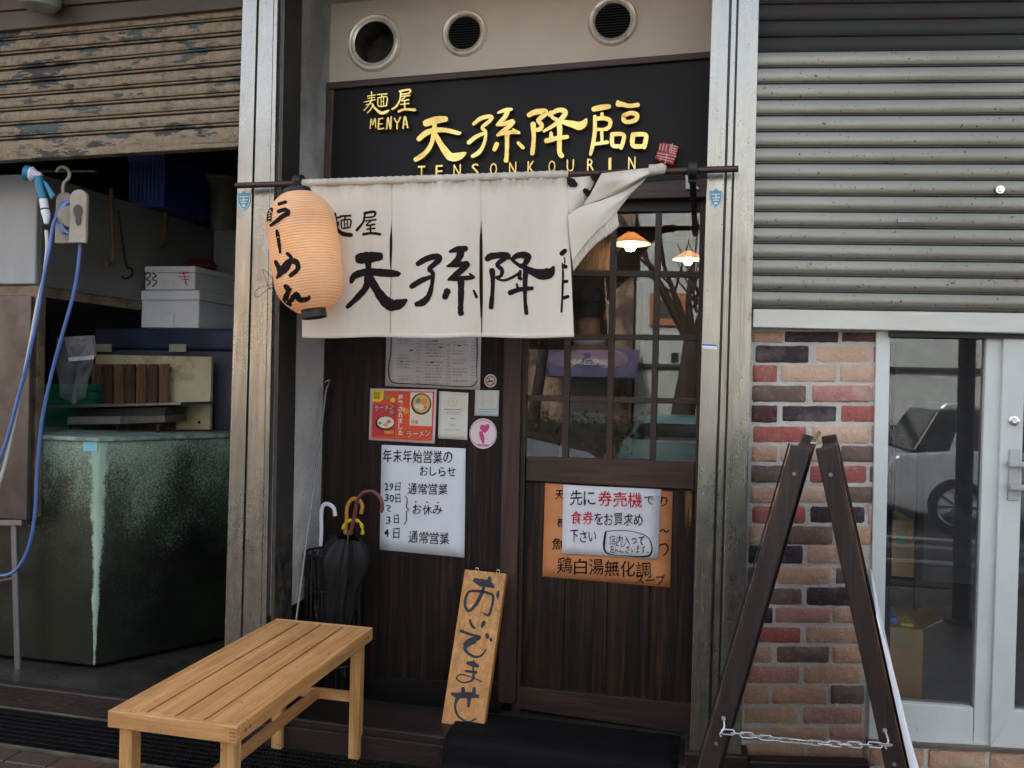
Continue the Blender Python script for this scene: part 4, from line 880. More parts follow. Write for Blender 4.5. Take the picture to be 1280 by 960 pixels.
obj('top_ring', MB().lathe([(RL * .42, -.006), (RL * .44, -.002), (RL * .40, .022), (RL * .24, .028), (.004, .028)], ct, ax, 36, False), M['black'], ln, smooth=True)
obj('hanger', MB().tube([ct + ax * .02 + Vector((-.05, 0, 0)), ct + ax * .06 + Vector((-.02, .04, 0)), polept(371) + Vector((0, -.012, .014)), polept(371) + Vector((0, .02, .02))], .003, 8), M['black'], ln, smooth=True)
tree = BVHTree.FromPolygons(lm.v, lm.f)
def LAN(px, py, off=0.0):
    d = raydir(px, py).normalized(); h = tree.ray_cast(CAMP, d)
    if h[0] is None:
        h = tree.find_nearest(CAMP + d * (ct - CAMP).dot(d))
    rad = h[0] - (cb + ax * (h[0] - cb).dot(ax)); return h[0] + rad.normalized() * (.0022 + off * .6)
lant = [[(165, 142, 24), (212, 127, 24)], [(112, 178, 26), (98, 215, 34), (96, 255, 34)], [(108, 292, 22), (150, 262, 30), (188, 230, 32), (228, 205, 38), (205, 182, 30), (160, 195, 26)],
        [(150, 330, 22), (163, 400, 28), (174, 484, 18)], [(142, 548, 26), (166, 600, 34), (168, 650, 26)], [(152, 662, 18), (182, 600, 30), (232, 548, 36), (285, 552, 40), (296, 600, 36), (245, 648, 28)], [(222, 490, 22), (252, 530, 30), (218, 600, 34), (172, 642, 24)],
        [(212, 722, 34), (232, 752, 36), (214, 815, 40), (248, 852, 24)], [(245, 742, 24), (205, 815, 30)], [(252, 822, 34), (288, 778, 40), (312, 818, 36), (365, 812, 34), (376, 796, 20)]]
obj('brush_lettering', strokes(lant, 320, 230, 5.65, LAN, 0, .12), M['ink'], ln)
w1 = P(347, 360, YLn + .0); w0 = P(333, 372, YLn - .06)
obj('wire_loop', MB().tube(crom([tuple(P(352, 352, YLn)), tuple(P(342, 358, YLn)), tuple(P(333, 363, YLn - .03)), tuple(P(322, 371, YLn - .05)), tuple(P(318, 366, YLn - .06)), tuple(P(326, 359, YLn - .05)), tuple(P(338, 356, YLn - .02)), tuple(P(350, 350, YLn))], 5), .0016, 6), M['steel_plain'], ln, smooth=True)
obj('wire_loop', MB().tube(crom([tuple(P(350, 356, YLn)), tuple(P(338, 361, YLn - .02)), tuple(P(329, 340, YLn - .03)), tuple(P(331, 338, YLn - .03)), tuple(P(344, 352, YLn))], 4), .0012, 6), M['rod'], ln, smooth=True)
obj('paper_tag', MB().slab([(332, 296), (338, 292), (338, 312), (328, 313)], YLn + .05, .002), M['paper_menu'], ln)
bl = obj('bulb', MB().lathe([(.001, -.03), (.02, -.022), (.03, 0), (.02, .022), (.001, .03)], cb + ax * H * .55, ax, 16), emis('lantern_bulb', (1, .70, .42, 1), 2), ln, smooth=True)
pl_ = bpy.data.lights.new('lantern_light', 'POINT'); po = bpy.data.objects.new('lantern_light', pl_); COL.objects.link(po); po.location = cb + ax * H * .5; pl_.energy = .09; pl_.color = (1, .76, .50); pl_.shadow_soft_size = .05
# ------------------------------------------------------------------ stickers on the pillars
M['stick_blue'] = flat('sticker_blue', srgb(86, 150, 172), .4); M['stick_white'] = flat('sticker_white', srgb(214, 224, 226), .4)
for cx, cy, lab in ((304.5, 251, 'blue shield sticker on the left steel pillar beside the lantern'), (895, 248, 'blue shield sticker on the right steel pillar under the pole end')):
    fm = plane(-.0015); s_ = 1.0
    pts = [(-8, -10), (-4, -9), (0, -12.5), (4, -9), (8, -10), (8.5, 0), (6, 7), (0, 12.5), (-6, 7), (-8.5, 0)]
    t = obj('shield_sticker', MB().add([fm(cx + a * s_, cy + b * s_) for a, b in pts], [tuple(range(10))]), M['stick_blue'], label=lab, cat='sticker', group='blue shield stickers')
    mb = MB(); fm2 = plane(-.0022)
    for st in ([(-7, -8, .8), (-7.4, 0, .8), (-5, 6.5, .8), (0, 11, .8), (5, 6.5, .8), (7.4, 0, .8), (7, -8, .8)], [(-5, -5, 1.2), (5, -5, 1.2)], [(-4, -1, 1.3), (-1, -1, 1.3)], [(1, -1.5, 1.4), (4.5, -1.2, 1.4)], [(-3.5, 2.2, 1.2), (3.5, 2.2, 1.2)], [(-1.5, 6, 2.4), (1.5, 6, 2.4)], [(0, -5, 1.1), (0, 2, 1.1)]):
        stroke(mb, [(cx + a, cy + b, w_) for a, b, w_ in st], fm2)
    obj('print', mb, M['stick_white'], t)
t = obj('label_sticker', MB().add([plane(-.0015)(*q) for q in ((877.5, 429), (896.5, 430.5), (896.3, 437), (877.3, 435.5))], [(3, 2, 1, 0)]), M['stick_white'], label='narrow white and blue label on the right steel pillar at eye level', cat='sticker')
obj('print', MB().add([plane(-.0022)(*q) for q in ((877.8, 429.5), (896.2, 430.8), (896.2, 432.8), (877.8, 431.6))], [(3, 2, 1, 0)]), flat('sticker_navy', srgb(70, 110, 180)), t)
# ------------------------------------------------------------------ papers on the wooden wall
YW = YD - .004
def sheet(name, q, y, mat, label, cat, thick=.0012, curl=.004, group=None):
    rows = []
    for j in range(9):
        v = j / 8; r = []
        for i in range(9):
            u = i / 8; a = (q[0][0] + (q[1][0] - q[0][0]) * u, q[0][1] + (q[1][1] - q[0][1]) * u); b = (q[3][0] + (q[2][0] - q[3][0]) * u, q[3][1] + (q[2][1] - q[3][1]) * u)
            e = max(0, abs(2 * u - 1) - .6) * max(0, v - .5) * curl * 6; r.append(P(a[0] + (b[0] - a[0]) * v, a[1] + (b[1] - a[1]) * v, y - .0008 - e))
        rows.append(r)
    return obj(name, MB().grid(rows), mat, label=label, cat=cat, smooth=True, angle=180, solid=thick, group=group)
pp = plane(YW - .0048)
mn = sheet('menu_sheet', [(483.5, 395), (602, 397), (600, 487.5), (481.5, 482.5)], YW, M['paper_menu'], 'large grey menu sheet of fine print half hidden by the curtain hem', 'menu sheet', curl=0)
mb = MB(); rr = random.Random(5)
fine = ['並盛大盛味玉', 'つけ麺中華そば', '塩醤油味噌', '五〇〇円', '七五〇円', 'ごはん餃子', '平日限定', 'お持ち帰り']
for k in range(15):
    y = 424 + k * 3.75
    for c0, c1 in ((496, 517), (520, 527), (531, 556), (558, 564), (566, 586), (589, 596)):
        if rr.random() < .84:
            x1 = c0 + (c1 - c0) * rr.uniform(.55, 1); yy_ = y + (c0 - 490) * .03
            ptext(mb, rr.choice(fine), [(c0, yy_), (x1, yy_ + .3), (x1, yy_ + 2.4), (c0, yy_ + 2.1)], pp)
for x, y in ((544, 426), (550, 434), (573, 432), (513, 438), (539, 453), (501, 452)): stroke(mb, [(x, y, 1.9), (x + 2.4, y, 1.9)], pp)
obj('fine_print', mb, M['greypen'], mn, kind='stuff')
mb = MB(); stroke(mb, [(489, 410, 1), (488.5, 440, 1.1), (486, 455, 1.2), (485.5, 465, 1.2), (488, 475, 1.2), (496, 479, 1.1), (530, 480.5, 1), (560, 482.5, 1), (585, 483.5, 1), (593, 481, 1.1), (596.5, 476, 1)], pp); stroke(mb, [(596, 412, 1.4), (596.5, 440, 1.4), (596, 460, .9), (596.5, 476, .6)], pp)
obj('hand_drawn_border', mb, M['pen'], mn)
# orange flyer
fl = sheet('ramen_flyer', [(463, 485.5), (546, 487), (543.5, 554.5), (461, 550)], YW, flat('flyer_white', srgb(226, 206, 214)), 'orange ramen flyer with two bowls and yellow corner tag on plank wall', 'flyer')
C = {n: flat('flyer_' + n, srgb(*c), .5) for n, c in dict(orange=(232, 84, 44), red=(206, 52, 60), yellow=(244, 212, 52), cream=(236, 226, 204), broth=(226, 178, 110), green=(120, 150, 110), dark=(40, 34, 34), pink=(216, 120, 130), white=(236, 230, 232), amber=(244, 150, 50)).items()}
def poly(name, pts, off, mat, par, y=YW - .0048): return obj(name, MB().add([P(a, b, y - off) for a, b in pts], [tuple(range(len(pts)))[::-1]]), mat, par)
def disc(cx, cy, rx, ry, n=20): return [(cx + rx * math.cos(2 * math.pi * k / n), cy + ry * math.sin(2 * math.pi * k / n)) for k in range(n)]
poly('print_ground', [(466, 488), (543, 489.5), (540.5, 551.5), (464, 547.5)], 0, C['orange'], fl)
poly('print_panel', [(466, 505), (497, 505), (493.5, 546), (464.5, 545)], .0004, C['red'], fl)
poly('corner_tag', [(465, 487.3), (480, 487.6), (479, 499), (475, 502), (465, 502)], .0008, C['yellow'], fl)
poly('print_panel', [(513, 490.5), (541, 491), (539.5, 533), (512, 531.5)], .0004, C['cream'], fl)
poly('bowl_print', disc(526.5, 505, 12.8, 13.6), .0008, C['dark'], fl); poly('bowl_print', disc(526.8, 504.5, 10.8, 11.6), .0012, C['broth'], fl)
for cx, cy, r, m in ((523, 501, 3.6, 'green'), (530, 502, 4, 'amber'), (526, 509, 4, 'cream'), (531, 509, 2.6, 'pink'), (521, 508, 2.6, 'cream')): poly('topping_print', disc(cx, cy, r, r * .9, 10), .0016, C[m], fl)
poly('bowl_print', disc(481, 529, 12, 9), .0008, C['dark'], fl); poly('bowl_print', disc(482, 528, 10.5, 7.4), .0012, C['cream'], fl)
for cx, cy, r, m in ((479, 526, 3.4, 'white'), (486, 527, 3, 'pink'), (482, 531, 3, 'broth'), (475, 529, 2.2, 'green')): poly('topping_print', disc(cx, cy, r, r * .8, 10), .0016, C[m], fl)
for cx, cy, r, m in ((484, 496, 3.2, 'green'), (491, 500, 3, 'yellow'), (507, 514, 4, 'amber'), (490, 515, 3, 'green'), (505, 512, 2.4, 'yellow')): poly('burst_print', disc(cx, cy, r, r, 9), .0008, C[m], fl)
mb = MB(); f2 = plane(YW - .0068); ptext(mb, 'ラーメン', [(467, 506.5), (493, 503), (493, 512), (467, 515)], f2, .02); ptext(mb, 'ラーメン', [(507, 538), (539, 535.5), (539.5, 547), (507, 548)], f2, .02); ptext(mb, 'ぴあ', [(467.5, 494), (475, 494), (475, 499), (467.5, 499)], f2, .01); ptext(mb, '保存版', [(467, 490), (475.5, 490), (475.5, 493.2), (467, 493)], f2)
obj('black_lettering', mb, C['dark'], fl, kind='stuff')
mb = MB(); f3 = plane(YW - .0072)
for k, ch in enumerate('掲載されました'): ptext(mb, ch, [(498, 493 + k * 7.4), (503.6, 493.2 + k * 7.4), (503.3, 499.6 + k * 7.4), (497.7, 499.4 + k * 7.4)], f3, .025)
ptext(mb, 'ラーメン', [(468.2, 507.3), (492.2, 504), (492.2, 511.2), (468.2, 514)], f3); ptext(mb, 'ラーメン', [(508.2, 539), (538, 536.6), (538.3, 545.8), (508.2, 547)], f3); obj('white_lettering', mb, C['white'], fl, kind='stuff')
mb = MB(); ptext(mb, '特集', [(514, 524.5), (523, 525), (523, 530.5), (514, 530)], f2); obj('red_lettering', mb, C['red'], fl)
mb = MB(); ptext(mb, '700円', [(480, 538), (492, 538.5), (492, 543.5), (480, 543)], f2, .01); obj('yellow_lettering', mb, C['yellow'], fl)
M['faint'] = flat('faint_print', srgb(150, 150, 150)); M['goldprint'] = flat('gold_print', srgb(222, 206, 170))
ce = sheet('certificate_card', [(549, 489), (585.5, 491), (584, 550), (547.5, 548)], YW, simple('card_white', srgb(226, 226, 218), srgb(218, 218, 210), .5), 'white certificate card with gold wreath beside the orange flyer', 'card')
def ringst(mb, cx, cy, r, w_, fm, a0=0, a1=2 * math.pi, n=14): stroke(mb, [(cx + r * math.cos(a0 + (a1 - a0) * k / n), cy + r * math.sin(a0 + (a1 - a0) * k / n), w_) for k in range(n + 1)], fm)
mb = MB(); ringst(mb, 566, 502, 5.2, 1.3, pp, -1.2, 4.3); stroke(mb, [(565, 502, 2), (567.5, 502, 2)], pp); stroke(mb, [(563, 531, 2.4), (568, 531, 2.4)], pp); obj('gold_wreath', mb, M['goldprint'], ce)
mb = MB()
for a, b, y, w_ in ((556, 577, 511.5, 1.1), (558, 575, 515, .7), (559, 573, 517.5, .6), (563, 568, 523, 1.1), (558, 574, 537, .6)): stroke(mb, [(a, y, w_), (b, y + .5, w_)], pp)
obj('fine_print', mb, M['faint'], ce, kind='stuff')
ck = sheet('award_sticker', [(594, 487.5), (624, 488), (623, 520.5), (593, 519.5)], YW, simple('sticker_pale', srgb(208, 214, 214), srgb(196, 204, 204), .5), 'square pale sticker with gold laurel wreath under the no smoking sign', 'sticker')
mb = MB(); ringst(mb, 608.5, 501, 7.5, 1.4, pp, -.9, 4.05); stroke(mb, [(606, 502, 2.2), (611, 502, 2.2)], pp); obj('gold_wreath', mb, M['goldprint'], ck)
mb = MB(); stroke(mb, [(597, 511.5, 1), (620, 512, 1)], pp); stroke(mb, [(598, 514.5, .7), (619, 515, .7)], pp); obj('fine_print', mb, flat('blue_print', srgb(130, 150, 190)), ck, kind='stuff')
rd = obj('round_sticker', MB().add([P(a, b, YW - .001) for a, b in disc(604, 542, 17.2, 19, 36)], [tuple(range(36))[::-1]]), simple('pink_paper', srgb(238, 222, 226), srgb(232, 214, 220), .5), label='round white and pink sticker below the square pale sticker', cat='sticker')
pk = flat('magenta', srgb(206, 72, 134)); mb = MB(); q3 = plane(YW - .002)
ringst(mb, 604, 542, 16.3, .7, q3, n=30); ptext(mb, '♥', [(600, 531), (612, 530), (612, 541), (600, 542)], q3); stroke(mb, [(601, 541, 5), (603, 548, 5), (604, 554, 2)], q3); stroke(mb, [(597, 556, 1.6), (610, 556.5, 1.6)], q3); obj('pink_print', mb, pk, rd)
ns = obj('no_smoking_sticker', MB().add([P(a, b, YW - .001) for a, b in disc(613, 476, 7.8, 8.4, 30)], [tuple(range(30))[::-1]]), M['paper_menu'], label='small round no smoking sticker at the top right of the notices', cat='sticker')
mb = MB(); ringst(mb, 613, 476, 5.6, 1.1, q3, n=24); stroke(mb, [(609.2, 472, 1), (616.8, 480, 1)], q3); obj('red_print', mb, flat('dull_red', srgb(150, 70, 76)), ns)
mb = MB(); stroke(mb, [(609.5, 477, 1.3), (616, 476, 1.3)], q3); obj('cigarette_print', mb, M['pen'], ns)
# year end notice
no = sheet('holiday_notice', [(477, 556), (582, 560.5), (580.5, 697), (474.5, 687)], YW, M['paper'], 'tall white handwritten year end opening notice on the plank wall', 'notice', curl=.006)
def T(mb, body, x0, yt, x1, yb, sl=.035, bold=.0, fm=None, jit=.5):    # characters one by one, a little uneven as in handwriting
    n = len(body); wd = (x1 - x0) / n; small = {'の': .8, 'ー': .9}
    for i, ch in enumerate(body):
        if ch == ' ': continue
        a = x0 + wd * i + .6; b = a + wd - 1.2; dy = (a - x0) * sl + rj.uniform(-.5, .5); k = rj.uniform(-.5, .5)
        vs, fs = glyphs(ch, bold); hgt = max(v.y for v in vs) - min(v.y for v in vs); wid = max(v.x for v in vs) - min(v.x for v in vs)
        hh = (yb - yt) * min(1, hgt / .85); ww_ = (b - a) * min(1, wid / .82) if not ch.isascii() else (b - a); cx, cy = (a + b) / 2, (yt + yb) / 2 + dy
        ptext(mb, ch, [(cx - ww_ / 2 + k, cy - hh / 2), (cx + ww_ / 2 + k, cy - hh / 2 - .5), (cx + ww_ / 2 - k, cy + hh / 2 - .4), (cx - ww_ / 2 - k, cy + hh / 2)], fm, bold, 0, .25)
mb = MB()
T(mb, '年末年始営業の', 478, 562, 566, 578, .02, .006, pp); T(mb, 'おしらせ', 524, 583, 570, 595, .02, .006, pp)
T(mb, '29', 480, 603, 492, 614, .02, .008, pp); T(mb, '日', 493, 604, 502, 614, .02, .006, pp); T(mb, '30', 480, 617, 493, 628, .02, .008, pp); T(mb, '日', 493, 618, 502, 629, .02, .006, pp)
stroke(mb, [(483, 632, 1.2), (488, 633, 1.4), (484.5, 637, 1.2), (488, 639.5, 1.2)], pp); T(mb, '3', 482, 645, 489, 656, 0, .008, pp); T(mb, '日', 491, 644, 500, 655, .02, .006, pp)
T(mb, '4', 478, 661, 487, 673, 0, .008, pp); T(mb, '日', 490, 660, 501, 673, .02, .006, pp)
T(mb, '通常営業', 509, 604, 560, 618, .03, .006, pp); T(mb, 'お休み', 515, 631, 553, 643, .03, .006, pp); T(mb, '通常営業', 510, 664, 562, 679, .05, .006, pp)
stroke(mb, [(506, 620, 1), (509, 624, 1.2), (508, 634, 1.2), (511, 637, 1), (508, 640, 1.2), (508, 650, 1.2), (505, 656, 1)], pp)
obj('handwriting', mb, M['pen'], no, kind='stuff')
mb = MB()
for x, y in ((519, 627), (533.5, 627.5), (547, 628)): stroke(mb, [(x, y, 1.7), (x + 1, y + .4, 1.7)], pp)
obj('red_dots', mb, M['redpen'], no)
# posters on the door
YDP = YG + .0
po_ = sheet('soup_poster', [(681.5, 603.5), (841, 614.5), (837.5, 734.5), (678, 720.5)], YDP, M['paper_orange'], 'orange paper poster with black brush writing behind the white note', 'poster')
fp = plane(YDP - .005); mb = MB()
T(mb, '鶏白湯無化調', 696, 697, 814, 717, .055, .004, fp); T(mb, 'スープ', 793, 718, 832, 731, .03, .006, fp); T(mb, '天', 693.5, 613, 705, 625, 0, .01, fp); T(mb, '柚', 696, 646, 707, 659, 0, .01, fp); T(mb, '魚', 689, 673, 705, 688, 0, .01, fp)
T(mb, 'の', 820, 620, 835, 634, 0, .005, fp); stroke(mb, [(825, 664, 1.6), (829, 662, 1.8), (832, 665, 1.8), (836, 663, 1.4)], fp); stroke(mb, [(823, 682, 1.4), (832, 680, 1.8), (835, 687, 1.8), (829, 695, 1.4)], fp)
obj('brush_writing', mb, M['ink'], po_, kind='stuff')
pw = sheet('ticket_notice', [(704, 606), (826.5, 611.5), (822.5, 699.5), (702.5, 692)], YDP - .0065, M['paper'], 'white handwritten ticket machine note taped over the orange poster', 'notice', curl=.004)
fp = plane(YDP - .0115); mb = MB(); mr = MB()
T(mb, '先に', 712, 613, 745, 632, .03, .004, fp); T(mr, '券売機', 747, 614, 803, 633, .03, .006, fp); T(mb, 'で', 805, 620, 818, 632, 0, .0, fp)
T(mr, '食券', 713, 639, 742, 655, .02, .006, fp); T(mb, 'をお買求め', 742, 641, 804, 656, .035, .004, fp); T(mb, '下さい', 712, 663, 746, 678, .02, .004, fp)
T(mb, '店内入って', 761, 669, 806, 681, .03, .0, fp); T(mb, '左にございます', 762, 681, 807, 691, .03, .0, fp); stroke(mb, [(809, 690, 1.2), (810.5, 691, 1.2)], fp)
stroke(mb, [(757, 665, 2.2), (755, 680, 2.8), (757, 690, 2), (768, 694, .8), (785, 695, 1), (800, 696, 2), (812, 694, 2.4), (815, 684, 1.8), (810, 672, 1), (798, 666, .8), (780, 663, .8), (758, 664, .8)], fp)
obj('handwriting', mb, M['pen'], pw, kind='stuff'); obj('red_handwriting', mr, M['redpen'], pw, kind='stuff')
# ------------------------------------------------------------------ leaning welcome board
zb = .085
Lb, Rb = P(551, 908, .10), P(606, 913.5, .10); Lt, Rt = P(581, 711.5, .44), P(635, 717, .44)
wbn = thing('welcome_board', (Lb + Rb) / 2, 'narrow pine board with blue black brush writing leaning beside the door', 'sign board')
def BRD(px, py, off=0.0, back=0.0):
    n_ = (Rb - Lb).cross(Lt - Lb).normalized(); n_ = -n_ if n_.y > 0 else n_
    d = raydir(px, py); t_ = (Lb - CAMP).dot(n_) / d.dot(n_); return CAMP + d * t_ + n_ * (off + .0006) - n_ * back
a = [BRD(*q, -.0006) for q in ((551, 908), (604, 913), (632.5, 717), (581, 711.5))]; nn = (a[1] - a[0]).cross(a[3] - a[0]).normalized(); nn = nn if nn.y > 0 else -nn
obj('plank', MB().hexa(a, [p + nn * .024 + Vector((.004, 0, 0)) for p in a]), M['board'], wbn, bevel=.002)
b1 = [[(520, 195, 56), (580, 222, 88), (680, 240, 80), (735, 275, 40)], [(692, 165, 40), (680, 240, 70)], [(620, 290, 40), (590, 370, 45), (530, 480, 44), (450, 562, 34), (402, 520, 34), (400, 430, 34), (430, 350, 30), (480, 325, 28), (590, 330, 34), (690, 355, 30), (733, 385, 35), (720, 500, 30), (680, 615, 34), (612, 585, 14)],
      [(797, 330, 26), (790, 370, 40), (790, 425, 12)], [(455, 672, 25), (475, 730, 34), (508, 768, 30)], [(625, 700, 46), (610, 730, 46), (597, 760, 24)], [(350, 805, 38), (450, 842, 30), (570, 882, 46), (460, 920, 66), (400, 965, 56)], [(660, 850, 44), (665, 880, 44)], [(705, 900, 34), (712, 920, 30)]]
b2 = [[(420, 15, 54), (350, 50, 44), (330, 90, 35), (370, 140, 30), (440, 170, 25), (500, 150, 20), (538, 98, 14)], [(352, 230, 24), (400, 238, 56), (460, 262, 30)], [(415, 208, 18), (412, 300, 18), (415, 370, 24), (390, 410, 20), (310, 425, 15), (247, 385, 15), (290, 345, 15), (400, 375, 13), (495, 415, 16)], [(335, 310, 20), (440, 325, 34)],
      [(200, 537, 30), (260, 555, 58), (370, 550, 62), (460, 565, 36)], [(312, 485, 36), (312, 560, 46)], [(422, 485, 34), (415, 560, 40)], [(375, 560, 46), (365, 665, 28)], [(260, 572, 42), (232, 660, 24), (262, 760, 24), (360, 818, 18), (438, 787, 18)]]
M['brushblue'] = simple('blue_black_ink', srgb(52, 60, 72), srgb(38, 36, 38), .7, 0, 12)
mb = strokes(b1, 540, 705, 9.6, BRD, 0, .05); m2 = strokes(b2, 540, 800, 8, BRD, 0, .05); mb.add(m2.v, m2.f); obj('brush_lettering', mb, M['brushblue'], wbn)
for px, py in ((595.5, 712.5), (622, 715)):
    c = BRD(px, py, 0) + nn * .012; obj('screw_eye', MB().tube([c + Vector((.008 * math.cos(k * .7), 0, .006 + .008 * math.sin(k * .7))) for k in range(9)], .0016, 6, True), M['chrome'], wbn, smooth=True)
# ------------------------------------------------------------------ bench
M['endgrain'] = simple('pine_end_grain', srgb(176, 128, 84), srgb(150, 104, 66), .6, 0, 30)
BX0, BX1, BY0, BY1, BZ = -1.757, -1.316, -1.035, .005, .46
bn = thing('wooden_bench', ((BX0 + BX1) / 2, (BY0 + BY1) / 2, 0), 'pale pine bench with slatted top standing in front of the shop', 'bench')
th, ap = .018, .052
obj('end_apron', MB().box(BX0, BX1, BY0, BY0 + .022, BZ - ap, BZ), M['bench_x'], bn, bevel=.003); obj('end_apron', MB().box(BX0, BX1, BY1 - .022, BY1, BZ - ap, BZ), M['bench_x'], bn, bevel=.003)
obj('side_apron', MB().box(BX0, BX0 + .022, BY0 + .0225, BY1 - .0225, BZ - ap, BZ), M['bench_y'], bn, bevel=.003); obj('side_apron', MB().box(BX1 - .022, BX1, BY0 + .0225, BY1 - .0225, BZ - ap, BZ), M['bench_y'], bn, bevel=.003)
for k in range(5):    # finger joints: end grain fingers at the near right corner
    z = BZ - .006 - k * .0105; obj('joint_finger', MB().box(BX1 - .024, BX1 - .001, BY0 - .0014, BY0 + .01, z - .0045, z), M['endgrain'], bn)
x0, x1 = BX0 + .0225, BX1 - .0225; wdt = (x1 - x0) / 4
for k in range(4): obj('seat_slat', MB().box(x0 + k * wdt + (.0045 if k else .0006), x0 + (k + 1) * wdt - (.0045 if k < 3 else .0006), BY0 + .0225, BY1 - .0225, BZ - th, BZ + random.uniform(-.0008, .0008)), M['bench_y'], bn, bevel=.002)
for k, y in enumerate((BY0 + .30, BY1 - .3)): obj('batten', MB().box(BX0 + .023, BX1 - .023, y, y + .04, BZ - th - .03, BZ - th - .0005), M['bench_x'], bn, bevel=.002)
lw = .045
for x in (BX0 + .024, BX1 - .024 - lw):
    for y in (BY0 + .024, BY1 - .024 - lw): obj('leg', MB().box(x, x + lw, y, y + lw, -.069, BZ - th - .001), M['bench_z'], bn, bevel=.003)
for y in (BY0 + .035, BY1 - .035 - .022): obj('stretcher', MB().box(BX0 + .024 + lw, BX1 - .024 - lw, y, y + .022, .16, .20), M['bench_x'], bn, bevel=.002)
obj('long_stretcher', MB().box((BX0 + BX1) / 2 - .014, (BX0 + BX1) / 2 + .014, BY0 + .058, BY1 - .058, .165, .198), M['bench_y'], bn, bevel=.002)
for y in (BY0 + .05, BY0 + .075, BY1 - .075, BY1 - .05): obj('screw', MB().lathe([(.0055, -.002), (.0055, .0006), (.004, .001), (.003, -.001), (.0001, -.001)], (BX1, y, BZ - .028), (1, 0, 0), 12), M['black'], bn, smooth=True)
# ------------------------------------------------------------------ umbrella stand
ust = thing('umbrella_stand', P(412, 880, .38), 'black wire umbrella stand holding four umbrellas by the wall', 'umbrella stand')
c0 = P(413, 880, .34); cx = c0.x; cy_ = .34; zB = -.036; zT = P(413, 692, .30).z; rs_ = (P(446, 700, .34).x - P(381, 700, .34).x) / 2
for z, w_ in ((zT, .0055), (P(413, 733, .34).z, .0045), (P(413, 779, .34).z, .004), (P(413, 825, .34).z, .004), (zB + .02, .0055)):
    obj('ring', MB().tube([(cx + rs_ * math.cos(k * math.pi / 16), cy_ + rs_ * .8 * math.sin(k * math.pi / 16), z) for k in range(32)], w_, 6, True), M['black'], ust, smooth=True)
for k in range(18):
    a = k * math.pi / 9; x, y = cx + rs_ * math.cos(a), cy_ + rs_ * .8 * math.sin(a); obj('upright', MB().tube([(x, y, zB), (x, y, zT)], .0028 if k % 3 else .005, 6), M['black'], ust, smooth=True)
mb = MB()
for r in range(3):
    zz0 = zT - .02 - r * .14
    for k in range(9):
        a = (k * 2 + r) * math.pi / 9; x, y = cx + rs_ * 1.01 * math.cos(a), cy_ + rs_ * .81 * math.sin(a); ux, uy = -math.sin(a) * .018, math.cos(a) * .015
        mb.tube([(x - ux, y - uy, zz0), (x + ux, y + uy, zz0), (x + ux, y + uy, zz0 - .09), (x - ux, y - uy, zz0 - .09)], .0036, 5, True)
obj('lattice', mb, M['black'], ust, kind='stuff')
obj('drip_tray', MB().lathe([(.001, 0), (rs_ * .95, 0), (rs_ * .95, .02), (rs_ * .9, .02), (rs_ * .9, .005), (.001, .005)], (cx, cy_, zB - .004), (0, 0, 1), 28), M['black'], ust)
M['umb_black'] = simple('black_nylon', srgb(17, 17, 19), srgb(11, 11, 13), .7, 0, 9, bump=.3, bscale=20); M['umb_yellow'] = simple('yellow_nylon', srgb(226, 206, 20), srgb(206, 184, 14), .5)
M['h_white'] = flat('white_plastic', srgb(222, 222, 230), .3); M['h_orange'] = flat('orange_wood_handle', srgb(206, 140, 62), .35); M['h_brown'] = flat('brown_handle', srgb(108, 62, 56), .3)
vin = glass('clear_vinyl', .06, (.72, .75, .78, 1)); M['vinyl'] = vin
def canopy_folded(bot, top, rb, rt, n=60, seed=0, amp=.22):
    mb = MB(); r_ = random.Random(seed); ax_ = (top - bot).normalized(); L = (top - bot).length
    U = ax_.cross(Vector((0, 1, 0))).normalized(); W = ax_.cross(U); rows = []
    for j in range(19):
        t_ = j / 18; rad = rb + (rt - rb) * t_ ** .8 * (1 + .06 * math.sin(t_ * 21 + seed))
        if j > 16: rad *= .55 if j == 18 else .9
        rows.append([bot + ax_ * L * t_ + (U * math.cos(a) + W * math.sin(a)) * rad * (1 + amp * math.sin(a * 7 + t_ * 3.5 + seed) + .10 * math.sin(a * 3 + t_ * 9 + seed) + .06 * math.sin(a * 17 - t_ * 14)) for a in [2 * math.pi * k / n for k in range(n + 1)]])
    return mb.grid(rows)
def umbrella(label, foot, top, hpts, hr, hm, cm, rt, seed, fabric=True):
    t = thing('umbrella', foot, label, 'umbrella', 'umbrellas in the black stand')
    ax_ = (top - foot).normalized()
    obj('shaft', MB().tube([foot, top], .004, 8), M['steel_plain'], t, smooth=True)
    obj('canopy', canopy_folded(foot + ax_ * .05, top - ax_ * .03, .012, rt, seed=seed), cm, t, smooth=True, angle=180)
    obj('handle', MB().tube(crom([tuple(p) for p in hpts], 5), hr, 12), hm, t, smooth=True)
yq = .33
umbrella('folded umbrella with white crook handle, leftmost in the black stand', Vector((cx - .03, .34, -.02)), P(401, 680, .34), [P(401, 682, .34), P(401.5, 660, .34), P(401.5, 642, .34), P(404, 632, .34), P(410, 630, .34), P(417, 635, .34), P(419, 645, .34)], .0098, M['h_white'], M['vinyl'], .045, 1)
umbrella('yellow and black umbrella with orange crook handle, rear of the stand', Vector((cx + .02, .38, -.02)), P(434, 668, .42), [P(431, 672, .42), P(433, 650, .42), P(434, 634, .42), P(440, 624, .42), P(448, 624.5, .42), P(453, 632, .42), P(451, 642, .42)], .0088, M['h_orange'], M['umb_yellow'], .05, 2)
umbrella('black umbrella with brown curved handle hooked toward the notice', Vector((cx - .01, .30, -.02)), P(436, 664, .27), [P(438, 668, .27), P(443, 645, .26), P(447, 625, .25), P(455, 615.5, .24), P(466, 614.5, .24), P(475, 622, .24), P(478, 634, .24), P(476, 640, .24)], .0085, M['h_brown'], M['umb_black'], .10, 3)
